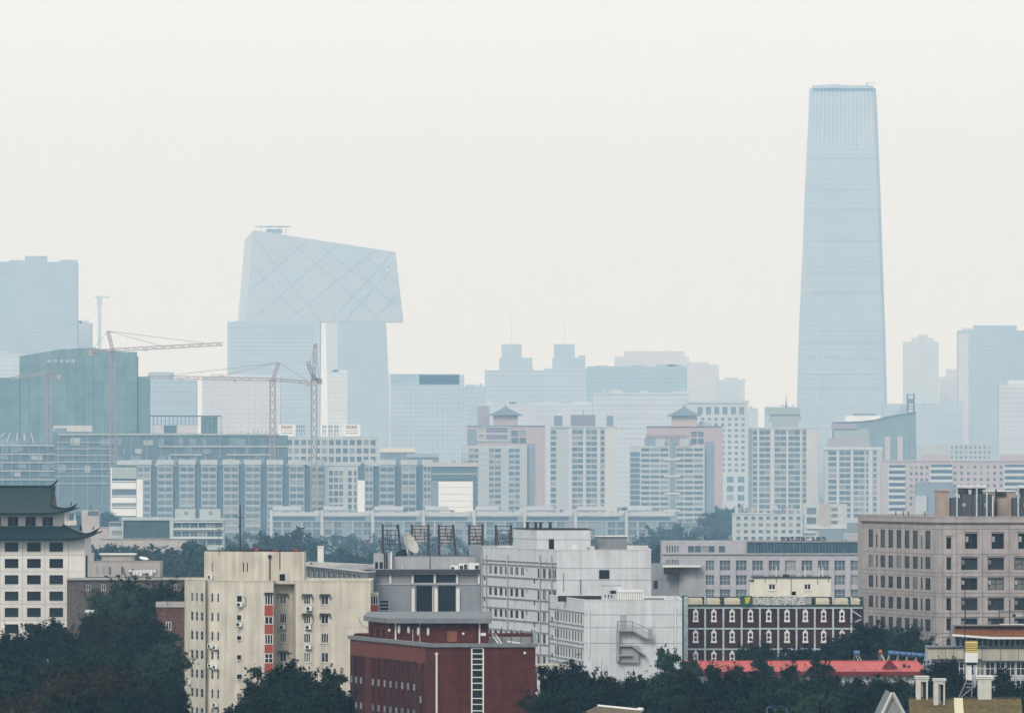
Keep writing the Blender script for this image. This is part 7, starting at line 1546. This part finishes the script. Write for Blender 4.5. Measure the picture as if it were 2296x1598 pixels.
# the tall tapering tower
def tall():
    D = 14584.; r = thing('tapering_skyscraper', 'very tall tapering glass skyscraper with chamfered top', 'skyscraper', (X_(1890, D), D, 0))
    prof = [(0, 1782, 1996), (905, 1790, 1990), (740, 1794, 1986), (560, 1802, 1980), (380, 1809, 1974), (250, 1815, 1969), (196, 1817, 1966)]
    m = MB(); prev = None; dep = 58.
    for y, a, b in prof:
        z = 0 if y == 0 else Z_(y, D); xa, xb = X_(a, D), X_(b, D); w_ = xb - xa; ins = (X_(1996, D) - X_(1782, D) - w_) / 2
        ch = 7.; y0, y1 = D + ins, D + dep + 20 - ins; zc = z
        ring = [(xa + ch, y0, z), (xb - ch, y0, z), (xb, y0 + ch, z), (xb, y1 - ch, z), (xb - ch, y1, z), (xa + ch, y1, z), (xa, y1 - ch, z), (xa, y0 + ch, z)]
        if prev:
            for k in range(8): m.quad(prev[k], prev[(k + 1) % 8], ring[(k + 1) % 8], ring[k])
        prev = ring
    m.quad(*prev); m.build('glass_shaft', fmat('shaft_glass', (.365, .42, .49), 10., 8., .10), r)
    def edge(y):
        for (ya, a0, b0), (yb, a1, b1) in zip(prof[1:], prof[2:]):
            if yb <= y <= ya: f = (ya - y) / (ya - yb); return a0 + (a1 - a0) * f, b0 + (b1 - b0) * f
        return (1790, 1990) if y > 905 else (1817, 1966)
    def P(f, y, o=.5):
        a, b = edge(y); w_ = X_(b, D) - X_(a, D); ins = (X_(1996, D) - X_(1782, D) - w_) / 2; return Vector((X_(a + (b - a) * f, D), D + ins - o, Z_(y, D)))
    for k in range(15):
        f = .09 + .82 * k / 14; q = MB(); ys = [196, 250, 330]
        for ya, yb in zip(ys, ys[1:]): q.bar(P(f, ya), P(f, yb), 1.2, None, 4)
        q.build('crown_fin', F8, r)
    q = MB(); ys = [196, 380, 560, 740, 905]
    for ya, yb in zip(ys, ys[1:]): q.bar(P(.2, ya), P(.2, yb), .7, None, 4)
    q.build('corner_line', F8, r)
    for k, y in enumerate((352, 425, 470, 538, 612, 655, 742, 768, 800, 838, 868)):
        q = MB(); a, b = P(.06, y), P(.94, y); q.bar(a, b, .55, None, 4); q.build('floor_band', F9 if k % 3 else F6, r)
    z = Z_(196, D); MB().box(X_(1823, D), X_(1960, D), D + 22, D + 60, z - 1, Z_(190.5, D)).build('roof_plinth', F6, r); MB().box(X_(1850, D), X_(1886, D), D + 20, D + 40, z, Z_(188, D)).build('roof_plant', F2, r)
    x = X_(1945, D); MB().box(x - 2.2, x + 2.2, D + 25, D + 30, z, Z_(184, D)).build('crane_base', F6, r); MB().bar((x - 2, D + 27, Z_(184.5, D)), (X_(1967, D), D + 27, Z_(184.5, D)), .6).build('crane_arm', F7, r)
tall()
# the bent loop tower
def loop():
    D = 15672.; r = thing('bent_loop_tower', 'leaning two legged loop tower with a cantilevered top and roof pad', 'skyscraper', (X_(720, D), D, 0)); SK = fmat('loop_skin', (.40, .45, .515), 10., 8., .07); SL = mat('loop_side_lit', (.52, .56, .60), .9, .04); P = lambda x, y, d=0: PX(x, y, D + d)  # side faces coloured paler than the skin for the sky light they reflect
    def solid(pts, dep, name, m_, back=None):
        m = MB(); n = len(pts); f = [P(x, y) for x, y in pts]; b = [P(*(back[i] if back and back[i] else pts[i]), dep) if (back and back[i]) else P(*pts[i]) + Vector((0, dep, 0)) for i in range(n)]
        m.v += [tuple(v) for v in f + b]; m.f.append(tuple(range(n))); m.f.append(tuple(range(2 * n - 1, n - 1, -1)))
        for k in range(n): m.f.append((k, n + k, n + (k + 1) % n, (k + 1) % n))
        return m.build(name, m_, r)
    solid([(553, 722), (904, 722), (886, 565), (568, 516)], 60, 'cantilever', SK)
    m = MB(); m.quad(P(533, 722, 61), P(553, 722, -.2), P(568, 516, -.2), P(549, 537, 61)); m.build('side_face', SL, r)
    solid([(553, 1060), (716, 1060), (719, 722.5), (553, 722.5)], 58, 'left_leg', SK); solid([(757, 1060), (882, 1060), (864, 722.5), (757, 722.5)], 58, 'right_leg', fmat('loop_leg', (.34, .40, .47), 10., 8., .07)); solid([(738, 1060), (757, 1060), (757, 722.5), (730, 722.5)], 56, 'leg_side', SL)
    rows = ((575, 540, 720, 722), (640, 530, 860, 722), (700, 538, 900, 690), (790, 552, 893, 630), (570, 600, 690, 722), (690, 538, 556, 655), (760, 547, 560, 722), (840, 560, 640, 722), (880, 566, 740, 722), (898, 655, 830, 722), (890, 590, 770, 722))
    for x0, y0, x1, y1 in rows: MB().bar(P(x0, y0, -.3), P(x1, y1, -.3), 1.0, None, 4).build('diagrid_member', F9, r)
    m = MB(); c_ = P(612, 508, 30); rx = X_(654, D) - X_(612, D); n = 20; z0, z1 = c_.z - 1.2, c_.z + .8
    m.prism([(c_.x + rx * math.cos(2 * math.pi * k / n), c_.y + 24 * math.sin(2 * math.pi * k / n)) for k in range(n)], z0, z1); m.build('roof_pad', F6, r)
    for xx, yy in ((585, 519), (600, 521), (625, 524), (640, 526)): MB().bar((X_(xx, D), D + 30, Z_(yy + 1, D)), (X_(xx, D), D + 30, z0), .8).build('pad_strut', F7, r)
    MB().box(X_(596, D), X_(632, D), D + 25, D + 40, Z_(523, D), Z_(513, D)).build('pad_house', F2, r)
loop()
# ------------------------------------------------------------------ trees
def leafmat(name, c, var=.5):
    m = bpy.data.materials.new(name); m.use_nodes = True; t = m.node_tree; N = t.nodes; L = t.links; b = N['Principled BSDF']
    geo = N.new('ShaderNodeNewGeometry'); oi = N.new('ShaderNodeObjectInfo'); n = N.new('ShaderNodeTexNoise'); n.inputs['Scale'].default_value = .5; n.inputs['Detail'].default_value = 3; L.new(geo.outputs['Position'], n.inputs['Vector'])
    r = N.new('ShaderNodeValToRGB'); e = r.color_ramp.elements; e[0].position = .3; e[0].color = (*[v * (1 - var) for v in c], 1); e[1].position = .7; e[1].color = (c[0] * (1 + var * 1.2), c[1] * (1 + var), c[2] * (1 + var * .5), 1); L.new(n.outputs['Fac'], r.inputs[0])
    mr = N.new('ShaderNodeMapRange'); mr.inputs[3].default_value = .55; mr.inputs[4].default_value = 1.6; L.new(oi.outputs['Random'], mr.inputs[0]); v = N.new('ShaderNodeVectorMath'); v.operation = 'SCALE'; L.new(r.outputs[0], v.inputs[0]); L.new(mr.outputs[0], v.inputs['Scale']); L.new(v.outputs[0], b.inputs['Base Color'])
    b.inputs['Roughness'].default_value = .8; b.inputs['Specular IOR Level'].default_value = .03; return m
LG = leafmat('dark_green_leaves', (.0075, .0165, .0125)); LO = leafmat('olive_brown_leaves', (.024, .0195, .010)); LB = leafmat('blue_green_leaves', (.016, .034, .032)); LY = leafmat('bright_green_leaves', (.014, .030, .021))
BARK = mat('bark', (.035, .028, .022), .95, .2, 2.)
def tree_meshes(seed, H, W, base, nleaf, leaf, shape, lm):
    rs = np.random.RandomState(seed); rn = random.Random(seed); ch = H - base; lobes = []; clumps = []
    nl = 17
    for k in range(nl):
        f = (k + .5) / nl
        if shape == 'round': rad = math.sqrt(max(0., 1 - (1.7 * f - .8) ** 2))
        elif shape == 'tall': rad = (.45 + .55 * math.sin(math.pi * min(1, f * .9 + .1))) * (1 - .35 * f)
        else: rad = (1 - f) ** .8
        a = k * 2.4 + rs.rand() * .8; q = .35 + .45 * rs.rand(); r = W / 2 * rad * q; s = W * (.17 + .09 * rs.rand()) * (.5 + .5 * rad)
        z = base + ch * f; lobes.append((r * math.cos(a), r * math.sin(a), min(z, H - s * (.6 + .5 * rs.rand())), s))
    for (x, y, z, s) in lobes:
        for j in range(8):
            d = rs.normal(size=3); d /= np.linalg.norm(d); d[2] = d[2] * .8 + .15; q = s * (.5 + .6 * rs.rand()); clumps.append((x + d[0] * q, y + d[1] * q, min(z + d[2] * q, H * 1.03), s * (.24 + .22 * rs.rand())))
    C = np.array(clumps + [(x, y, z, s * .75) for x, y, z, s in lobes]); nc = len(C); wts = C[:, 3] ** 1.7; wts /= wts.sum(); idx = rs.choice(nc, nleaf, p=wts)
    d = rs.normal(size=(nleaf, 3)); d /= np.linalg.norm(d, axis=1)[:, None]; rad = C[idx, 3] * (.25 + .75 * np.abs(rs.normal(size=nleaf)) ** .8)
    ctr = C[idx, :3] + d * rad[:, None] * np.array([1, 1, .75])
    # sprays: leafy shoots that break the outline
    ns = nleaf // 11; si = rs.choice(nc, ns); sd = C[si, :3] - np.array([0, 0, base + ch * .4]); sd /= np.linalg.norm(sd, axis=1)[:, None] + 1e-6; sd += rs.normal(size=(ns, 3)) * .35; sd[:, 2] += .25
    grp = rs.randint(0, 90, ns); gd = sd[grp]; gi = si[grp]; ctr2 = C[gi, :3] + gd * (C[gi, 3] * 1.0)[:, None] + gd * (rs.rand(ns) * W * .065)[:, None] + rs.normal(size=(ns, 3)) * W * .012
    ctr[:ns] = ctr2; d[:ns] = gd
    zm = np.percentile(ctr[:, 2], 99.6); k_ = (H - base) / (zm - base); ctr[:, 2] = np.maximum(base + (ctr[:, 2] - base) * k_, base * .6); keep = ctr[:, 2] < H * 1.05; ctr[~keep] = C[idx[~keep], :3]
    u = rs.normal(size=(nleaf, 3)); u /= np.linalg.norm(u, axis=1)[:, None]; nn = d + rs.normal(size=(nleaf, 3)) * .55 + np.array([0, 0, .4]); v = np.cross(nn, u); v /= np.linalg.norm(v, axis=1)[:, None] + 1e-9; u = np.cross(v, nn); u /= np.linalg.norm(u, axis=1)[:, None] + 1e-9
    sz = leaf * (.5 + .9 * rs.rand(nleaf))[:, None]
    V = np.stack([ctr - u * sz * .5, ctr - v * sz * .3, ctr + u * sz * .6, ctr + v * sz * .3], 1).reshape(-1, 3)
    me = bpy.data.meshes.new('crown'); me.vertices.add(len(V)); me.vertices.foreach_set('co', V.ravel()); me.loops.add(nleaf * 4); me.loops.foreach_set('vertex_index', np.arange(nleaf * 4)); me.polygons.add(nleaf); me.polygons.foreach_set('loop_start', np.arange(nleaf) * 4); me.polygons.foreach_set('loop_total', np.full(nleaf, 4)); me.update(calc_edges=True); me.materials.append(lm)
    t = MB(); t.bar((0, 0, 0), (0, 0, base + ch * .3), W * .03, W * .02, 8); t.bar((0, 0, base + ch * .3), (W * .02, 0, base + ch * .75), W * .02, W * .008, 6)
    for (x, y, z, s) in lobes: z0 = base + (z - base) * .45; t.bar((0, 0, z0), (x * .9, y * .9, max(z0 + .3, z)), W * .013, W * .004, 5)
    for k in range(40): c = C[rn.randrange(nc)]; t.bar(tuple(c[:3]), tuple(c[:3] + np.array([c[0] * .25, c[1] * .25, .6 + .8 * rn.random()])), W * .004, W * .0015, 4)
    return t.mesh('trunk', BARK), me
ARCH = {}
for key, args in {'r1': (1, 24, 11, 13, 21000, .52, 'round', LG), 'r2': (2, 24, 10, 13.5, 20000, .50, 'round', LG), 'r3': (3, 23, 12, 12.5, 18000, .50, 'round', LY), 't1': (4, 26, 7.5, 11, 14000, .45, 'tall', LG), 't2': (5, 25, 7, 11, 13000, .45, 'tall', LY), 'o1': (6, 22, 13, 12.5, 24000, .46, 'round', LO), 'b1': (7, 22, 11, 11.5, 6000, .85, 'round', LB), 'b2': (8, 24, 8, 10, 5000, .8, 'tall', LB), 'b3': (9, 21, 13, 11, 6000, .9, 'round', LB), 'c1': (10, 22, 6, 9, 6000, .5, 'cone', LG)}.items(): ARCH[key] = (args[1], args[2], tree_meshes(*args))
TN = {'r': 'broadleaf_tree', 't': 'poplar_tree', 'o': 'olive_brown_tree', 'b': 'hazy_tree', 'c': 'conifer_tree'}
trng = random.Random(77)
def tree(key, px, ytop, wpx, D, label, group=None):
    H, W, (tm, cm) = ARCH[key]; x = X_(px, D); h = max(3., Z_(ytop, D)); wd = wpx * D / F * (1.45 if key[0] == 't' else 1.25)
    r = thing(TN[key[0]], label, 'tree', (x, D, 0), group); r.rotation_euler = (0, 0, trng.uniform(0, 6.28)); r.scale = (wd / W,) * 3; top = h * W / wd
    for nm, me in (('trunk', tm), ('crown', cm)):
        o = bpy.data.objects.new(nm, me); COL.objects.link(o); o.parent = r
        if nm == 'crown': o.location.z = top - H
        else: o.scale.z = top / H
g1 = 'dark trees below the palace tower'
for a in (('r1', 112, 1392, 125, 1060, 'dark leafy tree covering the foot of the palace tower', None), ('r2', 40, 1420, 120, 1040, 'dark tree crowding the lowest palace tower windows', None), ('t1', 192, 1432, 62, 1050, 'slim dark tree at the palace tower corner', None), ('r2', -20, 1445, 110, 1000, 'dark tree beside the one crowding the palace windows', None),
          ('r3', 262, 1318, 120, 1225, 'dark tree left of the large one before the long brick building', None), ('r2', 372, 1312, 100, 1215, 'dark tree right of the large one before the long brick building', None), ('r2', 226, 1372, 75, 1150, 'slim dark tree at the palace tower flank', None), ('r3', 310, 1296, 170, 1235, 'large dark tree in front of the long brick building', None), ('o1', 248, 1378, 115, 1120, 'rust tinged tree between palace tower and brown brick house', None), ('r2', 335, 1392, 140, 1080, 'dark tree in front of the brown brick house', None), ('r1', 240, 1440, 130, 1000, 'dark tree behind the round olive tree', None), ('r3', 372, 1440, 85, 980, 'dark tree against the beige tower corner', None),
          ('o1', 205, 1492, 235, 880, 'round olive brown tree with a domed crown', None), ('r2', 352, 1505, 105, 900, 'dark tree between the olive tree and the beige tower', None), ('r2', 60, 1500, 160, 930, 'dark low tree left of the olive brown dome', None), ('o1', 60, 1560, 150, 850, 'small olive tinged tree below the low tree by the olive dome', None), ('r1', 300, 1545, 140, 850, 'dark tree right below the olive brown dome', None),
          ('r1', 640, 1488, 175, 850, 'dark bushy tree in front of the beige tower', None), ('t2', 742, 1500, 70, 840, 'narrow dark tree between bushy tree and red block', None), ('r2', 590, 1530, 120, 830, 'dark lower tree leaning out left of the bushy tree', None), ('r2', 720, 1545, 130, 820, 'dark low tree at the foot of the red block', None)): tree(*a)
for a in (('r1', 1275, 1487, 150, 920, 'dark round tree right of the red brick block'), ('r2', 1350, 1515, 110, 905, 'dark tree below the left end of the red roof'), ('t1', 1425, 1512, 70, 920, 'dark tree hiding the white shed wall'), ('t2', 1492, 1455, 66, 1010, 'upright leafy tree rising over the red roof'), ('r3', 1548, 1476, 46, 1005, 'leafy tree before the green hotel pier'), ('t1', 1600, 1486, 50, 1000, 'narrow tree tip before the red roof'), ('t2', 1652, 1492, 56, 990, 'thin tree over the middle of the red roof'),
          ('t1', 1708, 1466, 70, 1020, 'tall dark tree between red roof and hotel bays'), ('r2', 1700, 1442, 90, 1160, 'dark tree in front of the hotel windows'), ('r1', 1785, 1450, 115, 1158, 'broad dark tree hiding the lower hotel bays'), ('r2', 1860, 1440, 90, 1156, 'dark tree at the right hotel bays'), ('r1', 1945, 1397, 120, 1155, 'large dark tree before the pinkish block corner'), ('r3', 2030, 1402, 100, 1150, 'large leafy tree before the pinkish block windows'), ('r2', 1895, 1425, 80, 1153, 'dark tree joining hotel and pinkish block'),
          ('t1', 1768, 1486, 60, 1000, 'narrow dark tree over the red roof middle'), ('t2', 1835, 1478, 62, 1000, 'slim tree crossing the red roof'), ('r2', 1560, 1512, 130, 930, 'dark tree below the red roof eave, centre left'), ('r1', 1660, 1512, 140, 935, 'dark broad tree below the red roof eave, centre'), ('r3', 1760, 1515, 130, 930, 'dark leafy tree below the red roof eave, centre right'), ('r2', 1860, 1512, 130, 935, 'dark tree below the red roof vent gable'), ('r1', 1950, 1518, 120, 940, 'dark tree left of the white chimneys'), ('r2', 2030, 1522, 90, 945, 'dark tree behind the white chimneys'),
          ('r2', 1240, 1540, 110, 860, 'dark low tree at the red block corner'), ('r1', 1490, 1530, 140, 890, 'dark low tree behind the brown hip roof'), ('r2', 1375, 1530, 110, 895, 'dark tree left of the brown hip roof ridge'), ('r1', 1600, 1560, 150, 860, 'dark tree left of the blue tarpaulin'), ('r2', 1700, 1548, 110, 900, 'dark tree just beside the blue tarpaulin'), ('r3', 1830, 1552, 120, 858, 'dark tree right of the blue tarpaulin'), ('r1', 1920, 1560, 130, 850, 'dark tree by the white gable'),
          ('r2', 2120, 1478, 80, 1030, 'dark tree between blue tank and ledge'), ('r1', 2115, 1512, 110, 900, 'dark tree behind the twin white chimneys'), ('c1', 2248, 1502, 90, 870, 'pointed dark conifer right of the third chimney'), ('r2', 2285, 1530, 110, 860, 'dark tree beside the pointed conifer, away from the chimneys'), ('r2', 2200, 1535, 90, 880, 'dark tree behind the steel stand')): tree(*a)
for a in (('r2', 1330, 1530, 110, 895, 'dark bush tree left under the red roof eave'), ('r1', 1430, 1520, 120, 940, 'dark tree before the white shed windows, left'), ('r2', 1520, 1526, 110, 945, 'dark tree before the white shed windows, centre left'), ('r1', 1610, 1522, 110, 950, 'dark tree before the white shed windows, centre'), ('r3', 1715, 1524, 110, 948, 'dark tree before the white shed windows, centre right'), ('r2', 1810, 1522, 110, 950, 'dark tree before the white shed windows, right'), ('r1', 1900, 1524, 110, 952, 'dark tree under the red roof right of the vent gable'), ('r2', 1990, 1526, 110, 950, 'dark tree under the red roof end'), ('r1', 2075, 1520, 90, 955, 'dark tree beyond the red roof end'),
          ('r1', 20, 1470, 150, 960, 'dark broad tree below the tree crowding the palace windows'), ('r2', 130, 1462, 120, 980, 'dark broad tree under the palace tower'), ('r1', 380, 1530, 70, 860, 'dark tree touching the beige tower foot'), ('r2', 180, 1560, 150, 800, 'dark lowest tree below the olive brown dome'), ('r1', 1245, 1575, 110, 800, 'dark lowest tree left of the brown hip roof'), ('r2', 1560, 1580, 140, 800, 'dark lowest tree right of the brown hip roof'), ('r1', 1660, 1600, 140, 790, 'dark lowest tree under the blue tarpaulin'), ('r2', 1850, 1588, 150, 790, 'dark lowest tree left of the white gable')): tree(*a)
gm1 = 'hazy trees around the low houses'
for px, y, w_, D, k in ((640, 1192, 130, 3616, 'b1'), (600, 1215, 80, 3540, 'b2'), (700, 1225, 110, 3385, 'b3'), (770, 1235, 110, 3309, 'b1'), (830, 1240, 90, 3385, 'b2'), (540, 1222, 100, 3309, 'b3'), (470, 1228, 90, 2924, 'b1')): tree(k, px, y, w_, D, 'hazy blue green tree in the belt below the slab flats', 'hazy trees below the slab flats')
for px, y, w_, D, k in ((400, 1222, 120, 2770, 'b1'), (435, 1215, 60, 2739, 'b2'), (365, 1240, 80, 2693, 'b3'), (450, 1250, 90, 2615, 'b1')): tree(k, px, y, w_, D, 'hazy dark green tree right of the pale house with laundry', 'hazy trees right of the laundry house')
for px, y, w_, D, k in ((235, 1222, 70, 2770, 'b1'), (285, 1224, 90, 2754, 'b3'), (320, 1232, 60, 2739, 'b2'), (205, 1250, 40, 2539, 'b1')): tree(k, px, y, w_, D, 'hazy dark green tree behind the pale house with laundry', 'hazy trees behind the laundry house')
for px, y, w_, D, k in ((1500, 1178, 80, 5577, 'b1'), (1450, 1200, 90, 4708, 'b3'), (1560, 1200, 80, 4612, 'b1'), (1475, 1225, 70, 3078, 'b2'), (1610, 1190, 60, 5189, 'b2')): tree(k, px, y, w_, D, 'hazy blue green tree between row flats and lilac office', 'hazy trees left of the lilac office')
for px, y, w_, D, k in ((1640, 1135, 70, 6534, 'b1'), (1600, 1150, 70, 6342, 'b3'), (1400, 1140, 40, 6534, 'b2'), (200, 1165, 60, 5189, 'b1'), (160, 1150, 70, 5380, 'b3'), (240, 1150, 60, 5573, 'b1')): tree(k, px, y, w_, D, 'pale hazy tree among the far flats', 'pale far trees')
# ------------------------------------------------------------------ street trees of the middle distance that read as one mass
def belt():
    rs = np.random.RandomState(5); nc = 2100; D = 1750 + (5450 - 1750) * rs.rand(nc) ** .8; X = (rs.rand(nc) * 2 - 1) * 1300 / F * D; H = 7 + 6 * rs.rand(nc) ** 1.5; R = 2.5 + 2.5 * rs.rand(nc)
    n = 42; idx = np.repeat(np.arange(nc), n); N = len(idx); d = rs.normal(size=(N, 3)); d /= np.linalg.norm(d, axis=1)[:, None]
    ctr = np.stack([X[idx], D[idx], H[idx] - R[idx] * .8], 1) + d * (R[idx] * (.5 + .6 * rs.rand(N)))[:, None] * np.array([1, 1, .8]); ctr[:, 2] = np.maximum(ctr[:, 2], .5)
    u = rs.normal(size=(N, 3)); u /= np.linalg.norm(u, axis=1)[:, None]; v = np.cross(d + rs.normal(size=(N, 3)) * .4, u); v /= np.linalg.norm(v, axis=1)[:, None] + 1e-9; u = np.cross(v, d); u /= np.linalg.norm(u, axis=1)[:, None] + 1e-9; s = 1.0 + 1.0 * rs.rand(N)[:, None]
    V = np.stack([ctr - u * s * .6, ctr - v * s * .5, ctr + u * s * .6, ctr + v * s * .5], 1).reshape(-1, 3)
    me = bpy.data.meshes.new('tree_belt'); me.vertices.add(len(V)); me.vertices.foreach_set('co', V.ravel()); me.loops.add(N * 4); me.loops.foreach_set('vertex_index', np.arange(N * 4)); me.polygons.add(N); me.polygons.foreach_set('loop_start', np.arange(N) * 4); me.polygons.foreach_set('loop_total', np.full(N, 4)); me.update(calc_edges=True); me.materials.append(LB)
    o = bpy.data.objects.new('tree_belt', me); COL.objects.link(o); o['kind'] = 'stuff'; o['label'] = 'mass of low green street trees between the middle distance blocks'; o['category'] = 'trees'
belt()
# ------------------------------------------------------------------ birds
def bird(label, px, py, D, s, roll):
    p = PX(px, py, D); b = MB(); A = lambda x, y, z: tuple(p + Matrix.Rotation(roll, 3, 'Y') @ Vector((x * s, y * s, z * s)))
    body = [(-.5, 0), (-.25, .09), (.1, .11), (.4, .06), (.6, .01)]
    b.lathe(p, [(max(.01, r_ * s), x * s) for x, r_ in body], 8, Matrix.Rotation(roll, 3, 'Y') @ Vector((1, .2, .0)))
    for sy in (-1, 1):
        i = len(b.v); pts = [(.15, 0, .05), (.2, sy * .45, .28), (.0, sy * 1.0, .18), (-.2, sy * .45, .22), (-.2, 0, .05)]
        b.v += [A(x, y, z) for x, y, z in pts] + [A(x, y, z - .03) for x, y, z in pts]; n = 5; b.f.append(tuple(i + k for k in range(n))); b.f.append(tuple(i + 2 * n - 1 - k for k in range(n)))
        for k in range(n): b.f.append((i + k, i + n + k, i + n + (k + 1) % n, i + (k + 1) % n))
    solo(b, 'bird', label, 'bird', p, mat('dark_feathers', (.012, .012, .013), .8, .1))
bird('small black bird flying before the cantilever of the bent tower', 871.5, 598, 900., .22, .3)
bird('dark bird gliding left of the tall antenna mast', 529, 1157, 960., .32, -.25)

# ------------------------------------------------------------------ haze: one closed box of smoggy air
hz = MB().box(-2600, 2600, -120, 20500, -1.5, 1000).build('haze', bpy.data.materials.new('smog_air'), None); hz['kind'] = 'stuff'
hm = hz.data.materials[0]; hm.use_nodes = True; t = hm.node_tree; t.nodes.remove(t.nodes['Principled BSDF'])
v = t.nodes.new('ShaderNodeVolumePrincipled'); t.links.new(v.outputs[0], t.nodes['Material Output'].inputs['Volume'])
v.inputs['Color'].default_value = HAZE_COLOR; v.inputs['Absorption Color'].default_value = (1, 1, 1, 1); v.inputs['Density'].default_value = HAZE_DENSITY; v.inputs['Anisotropy'].default_value = .35
for o in ROOTS:
    if '_at' in o: del o['_at']
